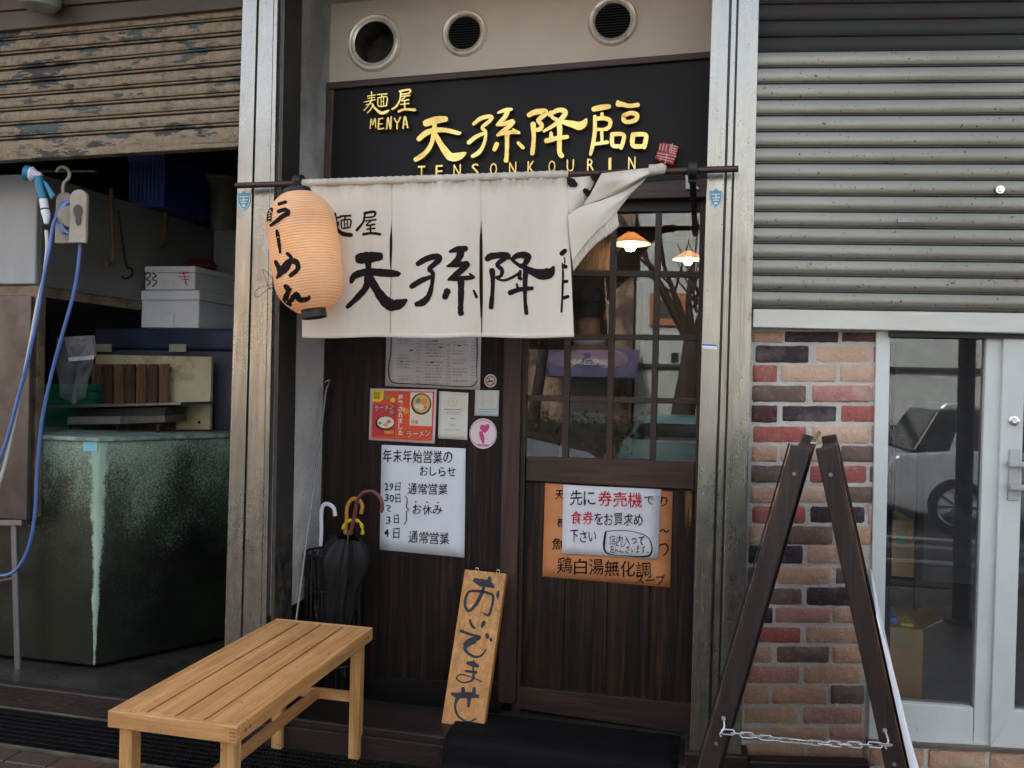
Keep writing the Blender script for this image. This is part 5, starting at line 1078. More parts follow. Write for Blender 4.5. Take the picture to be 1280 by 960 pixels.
umbrella('plain black folded umbrella leaning in the middle of the stand', Vector((cx + .05, .33, -.02)), P(414, 676, .33), [P(414, 678, .33), P(413, 672, .33), P(413, 669, .33)], .006, M['black'], M['umb_black'], .075, 5)
obj('yellow_frill', MB().tube(crom([tuple(P(*q, .36)) for q in ((428, 662), (432, 654), (440, 650), (449, 652), (453, 660), (453, 668))], 5), [.003 + .006 * abs(math.sin(k * .6)) for k in range(26)], 8), M['umb_yellow'], [o for o in bpy.data.objects if o.name.startswith('umbrella') and o.type == 'EMPTY' and 'orange' in str(o.get('label'))][0], smooth=True)
# shutter pole leaning in the corner
sp = thing('hook_rod', P(368, 790, .05), 'thin grey metal rod with hooked tip leaning in the corner', 'rod')
tp, bt = P(408, 486, .44), P(365, 815, .04)
obj('rod', MB().tube([bt, tp], .005, 10), M['steel_plain'], sp, smooth=True); obj('hook', MB().tube(crom([tuple(tp), tuple(P(411, 479, .44)), tuple(P(412.5, 475, .43)), tuple(P(409, 476, .42)), tuple(P(406, 478, .42))], 4), .0045, 8), M['steel_plain'], sp, smooth=True)
# ------------------------------------------------------------------ A-frame sign
yn = -.72; AXV = Vector((.10, .64, 0))
LT, LB_ = P(1002.5, 559, yn), P(835, 1138, yn); RT, RB = P(1031, 559, yn), P(1159, 1143, yn)
LB_ = LT + (LB_ - LT) * ((LT.z + .066) / (LT.z - LB_.z)); RB = RT + (RB - RT) * ((RT.z + .066) / (RT.z - RB.z))
af = thing('a_frame_sign', ((LB_.x + RB.x) / 2 + .05, yn + .32, 0), 'dark brown folding wooden A-frame sign with a chain between its feet', 'A-frame sign')
Yv = Vector((0, 1, 0))
for T0, B0, sgn in ((LT, LB_, -1), (RT, RB, 1)):
    t_ = (T0 - B0).normalized(); nrm = t_.cross(AXV.normalized()); nrm = nrm if nrm.x * sgn > 0 else -nrm
    for off in (Vector((0, 0, 0)), AXV):
        obj('stile', MB().beam(B0 + off, T0 + off, .052, .030, AXV), M['aframe'], af, bevel=.004)
    obj('worn_edge', MB().beam(B0 + nrm * .0285, T0 + nrm * .0285, .005, .026, AXV), M['aframe_worn'], af, bevel=.002)
    a, b = AXV.normalized() * .016, AXV - AXV.normalized() * .016
    for k, nm in ((.045, 'bottom_rail'), (.965, 'top_rail')):
        c = B0 + (T0 - B0) * k; obj(nm, MB().beam(c + a, c + b, .050, .055, t_), M['aframe'], af, bevel=.003)
    c0, c1 = B0 + (T0 - B0) * .075, B0 + (T0 - B0) * .94
    q = [c0 + a, c0 + b, c1 + b, c1 + a]; obj('panel', MB().hexa([p + nrm * .012 for p in q], [p + nrm * .004 for p in q]), M['black'], af)
    # printed poster standing slightly proud of the outer face
    if sgn > 0:
        rows = []
        for j in range(17):
            v = j / 16; r = []
            for i in range(9):
                u = i / 8; cw = .030 * min(1, v * 1.6) + .003 * math.sin(v * 11); p = B0 + (T0 - B0) * (.06 + .60 * (1 - v)) + (AXV * -.02 + nrm * (.040 + cw * (1 - u * 4)) if u < .25 else AXV * (-.02 + 1.02 * (u - .25) / .75) + nrm * .040); r.append(p)
            rows.append(r)
        po2 = obj('poster', MB().grid(rows), M['paper'], af, smooth=True, angle=180, solid=.006)
        mb = MB()
        for j in range(7):
            for i in range(4):
                p = B0 + (T0 - B0) * (.14 + .075 * j) + AXV * (.12 + .2 * i) + nrm * .0445; d1 = (T0 - B0).normalized() * (.006 if (i + j) % 3 else .012); d2 = AXV.normalized() * (.09 + .02 * ((i * 3 + j) % 3))
                mb.add([p, p + d2, p + d2 + d1, p + d1], [(0, 1, 2, 3)])
        obj('poster_print', mb, M['pen'], af, kind='stuff')
    obj('glossy_sleeve', MB().beam(B0 + nrm * .037 + (T0 - B0) * .30 + AXV * .02, T0 + nrm * .037 + AXV * .02, .004, .030, AXV), flat('sleeve_plastic%d' % sgn, srgb(36, 38, 44), .12), af)
    sc = T0 + (B0 - T0) * .06 + Vector((0, -.0155, 0)); 
    for kk in (.055, .63): c = T0 + (B0 - T0) * kk - AXV.normalized() * .0155; obj('screw', MB().lathe([(.006, 0), (.005, .002), (.0001, .002)], c, -AXV, 12), M['steel_plain'], af, smooth=True)
mid = (LT + RT) / 2 + Vector((0, 0, .012))
obj('hinge', MB().beam(mid - AXV.normalized() * .012, mid + AXV * .99, .016, .006, Vector((0, 0, 1))), M['brass'], af, bevel=.002)
for k in (.1, .86): obj('hinge_screw', MB().lathe([(.005, 0), (.004, .003), (.0001, .003)], mid + AXV * k + Vector((0, 0, .004)), (0, 0, 1), 10), M['steel_dark'], af)
# chain with real links and eye hooks
yc = yn - .03; A_, B_ = P(904, 914, yc), P(1113, 931, yc)
ch = thing('chain', (A_ + B_) / 2, 'white plastic link chain stretched between the two legs of the A-frame', 'chain')
L = (B_ - A_).length; NL = 17; lk = L / NL
for k in range(NL):
    u = (k + .5) / NL; c = A_ + (B_ - A_) * u + Vector((0, 0, -.012 * 4 * u * (1 - u) * 1.0)); d = (B_ - A_).normalized(); ang = (k % 2) * math.pi / 2 + .35 + k * .12
    side = Vector((0, 0, 1)) * math.cos(ang) + Vector((0, 1, 0)) * math.sin(ang); side = (side - d * side.dot(d)).normalized()
    hl, hw = lk * .70, .0070; pts = []
    for j in range(14):
        a = 2 * math.pi * j / 14; ca, sa = math.cos(a), math.sin(a); pts.append(c + d * ((hl - hw) * (1 if ca > 0 else -1) + hw * ca if abs(ca) > .01 else 0) + side * hw * sa)
    obj('link', MB().tube(pts, .0020, 6, True), M['zinc'], ch, smooth=True)
for q, lab in (((903.5, 914), 0), ((1110, 929), 1)):
    top = P(q[0] + (1 if not lab else -4), q[1] - 16, yc + .012); bot = P(q[0], q[1] + 2, yc)
    obj('eye_hook', MB().tube(crom([tuple(top), tuple((top + bot) / 2 + Vector((.003, 0, 0))), tuple(bot + Vector((0, 0, .006))), tuple(bot + Vector((-.008, 0, -.004))), tuple(bot + Vector((-.004, 0, -.012)))], 4), .0026, 6).lathe([(.0001, -.006), (.006, -.004), (.006, .004), (.0001, .006)], top, (0, 0, 1), 10), M['zinc'], ch, smooth=True)
# ------------------------------------------------------------------ the dark stall at left
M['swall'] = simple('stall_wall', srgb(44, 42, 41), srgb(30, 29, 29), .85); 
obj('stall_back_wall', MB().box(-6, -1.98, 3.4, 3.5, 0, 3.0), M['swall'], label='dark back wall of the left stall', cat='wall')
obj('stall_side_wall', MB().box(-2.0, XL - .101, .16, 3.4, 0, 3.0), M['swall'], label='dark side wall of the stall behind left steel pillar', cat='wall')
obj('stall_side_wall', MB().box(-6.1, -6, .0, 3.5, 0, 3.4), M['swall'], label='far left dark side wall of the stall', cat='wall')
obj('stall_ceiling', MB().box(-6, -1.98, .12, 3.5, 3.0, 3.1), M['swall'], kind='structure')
def PX(px, py, x):
    d = raydir(px, py); return CAMP + d * ((x - CAMP.x) / d.x)
def boxthing(nm, x0, x1, y0, y1, z0, z1, mat, label, cat, bevel=.006, **k): return obj(nm, MB().box(x0, x1, y0, y1, z0, z1), mat, label=label, cat=cat, bevel=bevel, **k)
XF = PX(42, 300, -3.33); XF = -3.33
zb1 = P(42, 358, .35).z; zt1 = P(44, 216, .35).z
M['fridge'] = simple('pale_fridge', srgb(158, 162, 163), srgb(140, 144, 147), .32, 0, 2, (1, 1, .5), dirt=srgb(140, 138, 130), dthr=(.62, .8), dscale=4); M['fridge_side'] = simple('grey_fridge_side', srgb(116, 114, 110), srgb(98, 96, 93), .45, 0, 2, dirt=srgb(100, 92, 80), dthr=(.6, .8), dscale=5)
fr = thing('storage_cabinet', (-4.1, 1.2, zb1), 'large pale grey cabinet box on the steel frame at far left', 'cabinet')
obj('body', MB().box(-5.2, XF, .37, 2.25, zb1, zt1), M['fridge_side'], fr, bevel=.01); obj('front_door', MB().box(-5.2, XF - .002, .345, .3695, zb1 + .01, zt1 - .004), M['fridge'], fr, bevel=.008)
M['rust_steel'] = simple('rusty_angle_steel', srgb(134, 118, 98), srgb(100, 84, 68), .55, .3, 8, dirt=srgb(84, 56, 38), dthr=(.55, .7))
sf = thing('steel_frame', (-4.1, 1.2, 0), 'rusty angle steel frame with shelf and legs at far left of stall', 'steel frame')
obj('beam', MB().box(-5.2, XF + .02, .32, .36, zb1 - .052, zb1 - .002), M['rust_steel'], sf, bevel=.003); obj('beam', MB().box(XF - .02, XF + .02, .361, 2.25, zb1 - .052, zb1 - .002), M['rust_steel'], sf, bevel=.003)
a = P(36, 385, .30); b = P(50, 385, .30)
zc = P(25, 650, .22).z
obj('post', MB().box(a.x, b.x, .29, .34, zc, zb1 - .003), M['rust_steel'], sf, bevel=.003)
obj('leg', MB().tube([P(18, 655, .27), Vector((P(23, 828, .27).x, .27, 0.0))], .017, 12), M['steel_plain'], sf, smooth=True)
obj('crossbar', MB().tube([P(-60, 738, .27), P(22, 722, .27)], .008, 8), M['rust_steel'], sf, smooth=True)
obj('shelf_edge', MB().slab([(-60, 650), (27, 650), (27, 657), (-60, 657)], .24, .04), M['steel_plain'], sf, bevel=.002)
a = P(34, 650, .24); obj('brown_panel', MB().box(-5.2, a.x, .235, .26, a.z, zb1 - .06), simple('stained_steel_panel', srgb(104, 92, 86), srgb(82, 74, 72), .42, .4, 2.5, dirt=srgb(60, 50, 46), dthr=(.5, .75), dscale=4), sf, bevel=.004, label='brown stained steel side panel')
# mossy tank
def tankmat():
    t = NT('algae_tank'); x, y, z = t.xyz(); n1 = t.noise(95, 8, .85); n2 = t.noise(4, 5, .6, (1, 1, .6)); n3 = t.noise(2.5, 4, .6, off=(5, 5, 5))
    base = t.mix(t.ramp(n2, .3, .7), srgb(178, 200, 182), srgb(148, 174, 156)); moss = t.mix(t.ramp(n3, .4, .65), srgb(12, 14, 12), srgb(28, 34, 20)); moss = t.mix(t.ramp(n1, .55, .75), moss, srgb(62, 74, 62))
    dx = t.math('SUBTRACT', x, -2.94); dy = t.math('SUBTRACT', y, .35); dist = t.math('SQRT', t.math('ADD', t.math('MULTIPLY', dx, dx), t.math('MULTIPLY', dy, dy)))
    wz = t.n('ShaderNodeMapRange'); wz.inputs['From Min'].default_value = .1; wz.inputs['From Max'].default_value = 1.1; wz.inputs['To Min'].default_value = .008; wz.inputs['To Max'].default_value = .055; t.l(z, wz.inputs['Value'])
    e = t.math('SUBTRACT', t.math('ADD', .15, t.math('MULTIPLY', t.noise(11, 6, .7, off=(4, 8, 2)), 1.7)), t.math('DIVIDE', dist, wz.outputs[0])); e = t.math('MULTIPLY', t.math('MAXIMUM', t.math('MINIMUM', e, 1.0), -1.0), .50)
    tz = t.n('ShaderNodeMapRange'); tz.inputs['From Min'].default_value = .34; tz.inputs['From Max'].default_value = 1.2; tz.inputs['To Min'].default_value = -.20; tz.inputs['To Max'].default_value = .12; t.l(z, tz.inputs['Value'])
    m = t.math('ADD', t.math('ADD', t.math('MULTIPLY', n1, .85), t.math('MULTIPLY', n2, .45)), t.math('MAXIMUM', e, tz.outputs[0]))
    midm = t.math('ADD', t.math('ADD', t.math('MULTIPLY', n1, .7), t.math('MULTIPLY', t.noise(1.6, 4, .6, off=(9, 1, 1)), .8)), t.math('MULTIPLY', tz.outputs[0], .8))
    moss = t.mix(t.math('MULTIPLY', t.ramp(midm, .66, 1.0), .55), moss, srgb(92, 104, 84)); col = t.mix(t.ramp(m, .63, .86), moss, base); t.base(col); t.rough(.34); t.bump(n1, .4, .004); return t.m
M['tank'] = tankmat()
zt2 = P(125, 547, .35).z
def prism(fp, z0, z1): 
    n_ = len(fp); mb = MB(); return mb.add([(a, b, z0) for a, b in fp] + [(a, b, z1) for a, b in fp], [tuple(range(n_))[::-1], tuple(range(n_, 2 * n_))] + [(i, (i + 1) % n_, n_ + (i + 1) % n_, n_ + i) for i in range(n_)])
tk = thing('fish_tank', (-3.3, 1.4, 0), 'algae covered pale green tank filling the lower part of the stall', 'tank')
obj('tank_body', prism([(-4.4, .35), (-2.94, .35), (-2.25, 1.5), (-2.25, 2.7), (-4.4, 2.7)], .02, zt2 - .022), M['tank'], tk, bevel=.012)
obj('rim', prism([(-4.4, .335), (-2.93, .335), (-2.235, 1.5), (-2.235, 2.7), (-4.4, 2.7)], zt2 - .021, zt2), simple('pale_green_rim', srgb(170, 190, 176), srgb(110, 128, 116), .5, 0, 9, dirt=srgb(50, 56, 46), dthr=(.5, .7)), tk, bevel=.004)
obj('blue_tape', MB().slab([(104, 548), (122, 548), (121, 564), (104, 564)], .333 + .012, .004), flat('sky_blue_tape', srgb(128, 196, 214), .5), tk)
# things on the tank
M['foam'] = simple('white_foam', srgb(226, 226, 228), srgb(214, 214, 218), .75, 0, 4, bump=.25, bscale=150)
zc1 = P(200, 410, 1.15).z
def foam(q, y, dep, label, marks=None):
    a, b = P(q[0], q[3], y), P(q[1], q[3], y); tz = P(q[0], q[2], y).z
    t = thing('foam_box', ((a.x + b.x) / 2, y + dep / 2, a.z), label, 'foam box', 'white foam boxes on the cooler')
    lid = .26 * (tz - a.z)
    obj('box', MB().box(a.x, b.x, y, y + dep, a.z, tz - lid - .001), M['foam'], t, bevel=.008); obj('lid', MB().box(a.x - .004, b.x + .004, y - .004, y + dep, tz - lid, tz), M['foam'], t, bevel=.008)
    m = (a.x + b.x) / 2; obj('latch', MB().box(m - .035, m + .035, y - .009, y - .0045, a.z + .0, a.z + (tz - a.z) * .38), M['foam'], t, bevel=.003); return t, a, b, tz
foam((176, 248, 363, 409.5), 1.15, .85, 'lower white foam box standing on the dark cooler in the stall')
t_, a, b, tz = foam((181, 243, 333, 362.3), 1.17, .8, 'upper white foam box with black and red handwritten marks')
fm = plane(1.165); mb = MB(); 
for st in ([(182, 342, 1.6), (186, 341, 1.6), (188, 345, 1.4), (183, 349, 1.6), (188, 352, 1.5), (184, 357, 1.4)], [(191, 341, 1.5), (195, 345, 1.6), (190, 349, 1.4), (196, 352, 1.5), (191, 358, 1.6)]): stroke(mb, st, fm)
obj('black_marks', mb, M['pen'], t_, kind='stuff'); mb = MB()
for st in ([(224, 342, 1), (235, 341, 1)], [(223, 346, 1), (236, 346, 1)], [(229, 340, 1), (233, 355, 1)], [(226, 350, .9), (236, 349, .9)], [(231, 352, .9), (234, 357, .9)]): stroke(mb, st, fm)
obj('red_marks', mb, M['redpen'], t_, kind='stuff')
x0, x1 = P(118, 448, 1.14).x, P(300, 448, 1.14).x; zl = P(150, 436, 1.14).z
cl_ = thing('cooler_box', ((x0 + x1) / 2, 1.6, zt2), 'dark navy lidded cooler box with beige latches under the foam boxes', 'cooler box')
zcb = zt2; M['navybox'] = simple('navy_cooler', srgb(40, 52, 78), srgb(30, 38, 58), .4)
obj('body', MB().box(x0 + .02, x1 - .02, 1.16, 2.0, zcb, zl - .001), M['steel_dark'] if False else simple('grey_cooler_body', srgb(70, 74, 84), srgb(56, 60, 70), .45), cl_, bevel=.012); obj('lid', MB().box(x0, x1, 1.135, 2.02, zl, zc1 - .002), M['navybox'], cl_, bevel=.015)
for px0, px1 in ((117, 138), (211, 232)): obj('latch', MB().slab([(px0, 430), (px1, 430), (px1, 440), (px0, 440)], 1.12, .014), flat('latch_beige%d' % px0, srgb(158, 152, 134), .5), cl_, bevel=.003)
boxthing('grey_box', P(266, 335, 1.9).x, P(330, 335, 1.9).x, 1.9, 2.3, zc1, P(266, 288, 1.9).z, simple('grey_plastic', srgb(150, 150, 156), srgb(136, 136, 142), .6), 'tall pale grey box at the back right behind the foam boxes', 'box')
obj('red_cloth', MB().lathe([(.09, 0), (.1, .02), (.07, .05), (.001, .065)], Vector((P(252, 332, 1.7).x, 1.7, P(252, 333, 1.7).z - .01)), (0, 0, 1), 18), flat('dark_red', srgb(110, 40, 40), .8), label='dark red bundle lying behind the upper foam box', cat='bundle', smooth=True)
M['cutting'] = simple('stained_board', srgb(198, 186, 152), srgb(180, 164, 128), .55, 0, 3, dirt=srgb(110, 76, 40), dthr=(.5, .75), dscale=5, dstretch=(1, 1, 1))
cbd = obj('cutting_board', MB().slab([(119, 443), (264, 446), (262, 537), (118, 538)], 1.05, .03), M['cutting'], label='large stained beige cutting board standing upright on the tank', cat='cutting board', bevel=.006)
c = P(249, 528, 1.049); obj('hanging_hole', MB().lathe([(.010, 0), (.010, .001), (.0001, .001)], c, (0, -1, 0), 14), M['dark'], cbd)
rk = thing('wooden_rack', P(170, 535, .98), 'wooden slatted rack leaning on the stained cutting board', 'rack')
M['slatwood'] = wood('rack_wood', srgb(150, 112, 76), srgb(92, 64, 44), 'z', .6, 1.5); M['slatwood2'] = wood('rack_wood_dark', srgb(104, 72, 52), srgb(62, 42, 32), 'z', .6, 1.5)
for k in range(7):
    a = 114 + k * 14.2; obj('slat', MB().slab([(a, 455), (a + 11, 455), (a + 10.5, 520), (a - .5, 520)], .985, .02), M['slatwood'] if k % 2 == 0 else M['slatwood2'], rk, bevel=.002)
for y in (459, 514): obj('crosspiece', MB().slab([(112, y), (213, y), (212, y + 5), (112, y + 5)], 1.0055, .016), M['slatwood2'], rk)
obj('support', MB().slab([(112, 520.5), (213, 520.5), (213, 537), (112, 538)], .99, .05), M['slatwood2'], rk)
scl = thing('platform_scale', P(142, 537, .80), 'low stainless platform scale on the tank in front of the rack', 'scale')
obj('plate', MB().slab([(58, 507), (226, 503), (226, 506), (58, 511)], .72, .32), M['steel_plain'], scl, bevel=.002); obj('body', MB().slab([(84, 521), (150, 520.5), (150, 530), (84, 531)], .74, .26), simple('scale_body', srgb(140, 136, 126), srgb(120, 116, 108), .45, .3), scl, bevel=.003)
obj('neck', MB().slab([(96, 512), (208, 509), (205, 520), (96, 520)], .78, .18), M['steel_dark'], scl); obj('body', MB().slab([(151, 520), (206, 519), (206, 528), (151, 530)], .78, .2), simple('scale_body_dark', srgb(110, 106, 98), srgb(96, 92, 86), .45, .3), scl, bevel=.003)
for px in (88, 147, 198): obj('foot', MB().tube([P(px, 530, .80), Vector((P(px, 536, .80).x, .80, zt2))], .008, 8), M['black'], scl)
M['greencrate'] = simple('green_crate', srgb(34, 110, 74), srgb(26, 88, 60), .45)
gc = thing('green_crate', P(90, 537, .95), 'green plastic crate on the tank behind the plastic bag', 'crate')
for y in (480, 491, 502, 513): obj('rib', MB().slab([(48, y), (120, y), (120, y + 8), (48, y + 8)], .93, .25), M['greencrate'], gc, bevel=.002)
obj('crate_core', MB().slab([(52, 482), (117, 482), (117, 537), (52, 537.5)], .94, .22), M['greencrate'], gc)
def film():
    t = NT('bag_film'); t.base(srgb(190, 190, 196)); t.rough(.18); tr = t.n('ShaderNodeBsdfTransparent'); mx = t.n('ShaderNodeMixShader'); mx.inputs[0].default_value = .22; t.l(tr.outputs[0], mx.inputs[1]); t.l(t.b.outputs[0], mx.inputs[2]); t.l(mx.outputs[0], t.o.inputs[0]); return t.m
bg_ = thing('plastic_bag', P(95, 500, .66), 'clear plastic bag with printed label and pack inside hanging above the scale', 'bag')
rows = []
for j in range(13):
    v = j / 12; r = []
    for i in range(15):
        u = i / 14; x = 72 + 46 * u + 6 * math.sin(v * 5) * (u - .5) - (8 * (v) if u > .5 else 0); y = 421 + 86 * v * (1 - .25 * abs(u - .5)); r.append(P(x, y, .66 + .018 * math.sin(u * 11 + v * 7) + .012 * math.sin(v * 19 + u * 4)))
    rows.append(r)
obj('film', MB().grid(rows), film(), bg_, smooth=True, angle=180); obj('pack', MB().slab([(80, 421), (114, 419), (117, 447), (86, 451)], .675, .03), simple('pack_print', srgb(150, 140, 140), srgb(96, 84, 88), .4, 0, 28), bg_, bevel=.004)
obj('white_stripe', MB().slab([(85, 447), (117, 444), (117, 449), (86, 452)], .67, .002), M['stick_white'], bg_)
obj('metal_clip', MB().tube(crom([tuple(P(*q, .6)) for q in ((54, 440), (58, 443), (56, 450), (56, 464))], 3), .005, 8), M['black'], label='small black hook bolt hanging left of the plastic bag', cat='hook', smooth=True)
# crates and bucket on the cabinet
M['bluecrate'] = simple('blue_crate', srgb(44, 66, 132), srgb(34, 50, 104), .45)
for i, (px0, px1, y, lab) in enumerate(((160, 204, 1.2, 'left dark blue plastic crate on top of the grey cabinet'), (207, 244, 1.75, 'right dark blue plastic crate beside the beige bucket'))):
    a, b = P(px0, 240, y), P(px1, 240, y); z0 = zt1; t = thing('blue_crate', ((a.x + b.x) / 2, y + .2, z0), lab, 'crate', 'blue crates on the cabinet')
    obj('crate_shell', MB().box(a.x, b.x, y + .006, y + .45, z0, z0 + .32), M['bluecrate'], t, bevel=.005)
    for k in range(9): x = a.x + (b.x - a.x) * (k + .5) / 9; obj('rib', MB().box(x - .005, x + .005, y - .002, y + .0055, z0 + .03, z0 + .28), M['bluecrate'], t)
    obj('crate_rim', MB().box(a.x - .006, b.x + .006, y - .004, y + .0055, z0 + .285, z0 + .325), M['bluecrate'], t, bevel=.002)
a, b = P(246, 258, 1.98), P(291, 262, 1.98); cxx = (a.x + b.x) / 2
bk = thing('beige_bucket', (cxx, 2.05, zt1), 'tall beige plastic bucket at the right end of the cabinet top', 'bucket')
rb_ = (b.x - a.x) / 2; obj('bucket_body', MB().lathe([(rb_ * .8, 0), (rb_ * .98, .36), (rb_ * 1.04, .365), (rb_ * 1.04, .38), (rb_ * .94, .38), (rb_ * .78, .02), (.001, .02)], (cxx, 2.05, zt1), (0, 0, 1), 30), simple('beige_plastic', srgb(150, 140, 118), srgb(130, 120, 100), .5), bk, smooth=True)
# straps and hook on the cabinet side
M['strap'] = simple('tan_rubber', srgb(120, 88, 62), srgb(92, 66, 46), .7)
for (pts, lab) in (([(139, 236), (140, 270), (141, 300), (141.5, 322), (138, 328), (133, 329)], 'left tan rubber strap with bent end hanging on the grey cabinet side'), ([(207, 245), (207, 270), (205, 295), (203, 306), (198, 309)], 'right tan rubber strap hanging on the grey cabinet side')):
    rows_ = [PX(x, y, XF + .012) for x, y in pts]; obj('rubber_strap', MB().tube(crom([tuple(p) for p in rows_], 4), .012 if lab[0] == 'l' else .015, 8), M['strap'], label=lab, cat='strap', smooth=True)
obj('wire_hook', MB().tube(crom([tuple(PX(*q, XF + .01)) for q in ((148, 262), (153, 300), (158, 332), (165, 336), (165, 344), (158, 348), (152, 346))], 4), .006, 8), M['black'], label='thin black wire hook on the grey cabinet side below the straps', cat='hook', smooth=True)
# hose reel and sprayer
yh = .12
hr_ = thing('hose_hanger', P(88, 303, yh), 'beige plastic hose hanger with coiled blue hose hung from a hook', 'hose hanger')
M['beige'] = simple('old_beige_plastic', srgb(168, 160, 142), srgb(146, 138, 122), .5, 0, 8, dirt=srgb(96, 86, 72), dthr=(.6, .8)); M['hoseblue'] = flat('blue_hose', srgb(84, 114, 172), .25); M['hosewhite'] = flat('cream_hose', srgb(206, 206, 196), .35)
def rounded(cx, cy, w_, h_, y, th, mat, par, nm):   # plate with a round top
    pts = [(cx - w_, cy + h_), (cx - w_, cy - h_ + w_)] + [(cx - w_ * math.cos(a), cy - h_ + w_ - w_ * math.sin(a)) for a in [k * math.pi / 10 for k in range(1, 10)]] + [(cx + w_, cy - h_ + w_), (cx + w_, cy + h_)]
    f_ = [P(x + (y_ - cy) * -.03, y_, y) for x, y_ in pts]; n_ = len(f_); mb = MB().add(f_ + [p + Vector((0, th, 0)) for p in f_], [tuple(range(n_)), tuple(range(n_, 2 * n_))[::-1]] + [(i, n_ + i, n_ + (i + 1) % n_, (i + 1) % n_) for i in range(n_)])
    return obj(nm, mb, mat, par, bevel=.004)
rounded(79, 272, 10, 32, yh + .08, .02, M['beige'], hr_, 'back_plate'); rounded(97, 270, 10.5, 33.5, yh - .04, .018, M['beige'], hr_, 'front_plate')
fr_ = plane(yh - .042); mb = MB(); mb.add([fr_(*q) for q in disc(97.5, 264, 6, 8.5, 18)], [tuple(range(18))[::-1]]); mb.add([P(a, b, yh - .0425) for a, b in disc(98, 275, 4, 7.5, 14)], [tuple(range(14))[::-1]]); obj('opening', mb, M['steel_dark'], hr_)
obj('drum', MB().tube([P(84, 272, yh + .08), P(92, 271, yh - .022)], .055, 20), M['beige'], hr_, smooth=True)
coil = []
for k in range(120):
    a = k * .31; t_ = k / 119; cc = P(82 + 8 * t_, 272, yh + .07 - .09 * t_); coil.append(cc + Vector((math.cos(a) * .055, math.sin(a * 1.0) * .0, math.sin(a) * .075)))
obj('hose_coil', MB().tube(coil, .0085, 8), M['hoseblue'], hr_, smooth=True)
obj('hook', MB().tube(crom([tuple(P(*q, yh + .04)) for q in ((79, 242), (79.5, 230), (86, 222), (86.5, 214), (80, 209), (74, 210), (71, 215))], 5), .008, 10), M['beige'], hr_, smooth=True)
obj('hanging_bar', MB().tube([P(30, 214, yh + .04), P(120, 214, yh + .04)], .006, 8), M['steel_dark'], label='thin bar under the shutter from which the hose hanger hangs', cat='bar', smooth=True)
def hose(pts, r, mat, lab, ys=None): return obj('hose', MB().tube(crom([tuple(P(x, y, yy_)) for x, y, yy_ in pts], 8), r, 10), mat, label=lab, cat='hose', smooth=True)
hose([(76, 262, yh + .02), (67, 280, yh - .02), (62, 310, yh - .03), (54, 350, yh - .04), (46, 400, yh - .05), (35, 450, yh - .05), (22, 500, yh - .05), (9, 548, yh - .05), (-6, 590, yh - .05)], .0085, M['hoseblue'], 'blue hose running from the hanger down to the lower left edge')
hose([(58, 288, yh - .02), (59, 310, yh - .02), (55, 345, yh - .02), (46, 385, yh - .03), (38, 430, yh - .035), (28, 480, yh - .035), (17, 530, yh - .035), (6, 580, yh - .03), (-8, 625, yh - .03)], .0085, M['hosewhite'], 'cream hose from the teal sprayer running down beside the blue hose')
hose([(101, 303, yh), (97, 340, yh), (91, 372, yh), (79, 415, yh), (64, 470, yh), (52, 530, yh), (46.5, 590, yh), (44, 640, yh), (37, 680, yh), (24, 708, yh), (8, 719, yh), (-12, 718, yh)], .0085, M['hoseblue'], 'blue hose looping from the hanger past the tank corner to the left edge')
spr = thing('hose_sprayer', P(46, 250, yh - .02), 'teal and white shower sprayer hanging beside the beige hose hanger', 'sprayer')
M['teal'] = flat('teal_plastic', srgb(36, 120, 150), .35); hd0, hd1 = P(31, 216, yh - .03), P(46, 219, yh - .01)
obj('head', MB().lathe([(.0001, 0), (.036, .002), (.038, .012), (.032, .03)], hd0, (hd1 - hd0), 22), M['teal'], spr, smooth=True); obj('collar', MB().lathe([(.035, .026), (.036, .034), (.022, .05), (.014, .075)], hd0, (hd1 - hd0), 20), M['h_white'], spr, smooth=True)
obj('grip', MB().tube([P(48, 221, yh - .01), P(50, 235, yh - .01), P(54, 249, yh - .01)], [.020, .021, .018], 14), M['teal'], spr, smooth=True); obj('trigger', MB().slab([(52, 224), (58, 228), (68, 244), (63, 249), (56, 244)][:4], yh - .012, .012), M['teal'], spr, bevel=.003)
obj('connector', MB().tube([P(54, 249.5, yh - .01), P(56, 261, yh - .012)], .019, 14), M['h_white'], spr, smooth=True); obj('black_band', MB().tube([P(56, 261, yh - .012), P(56.3, 263, yh - .012)], .0198, 14), M['black'], spr, smooth=True)
obj('coupling', MB().tube([P(56.4, 263.2, yh - .012), P(58, 271, yh - .014), P(58, 280, yh - .018)], [.020, .018, .010], 14), M['h_white'], spr, smooth=True)
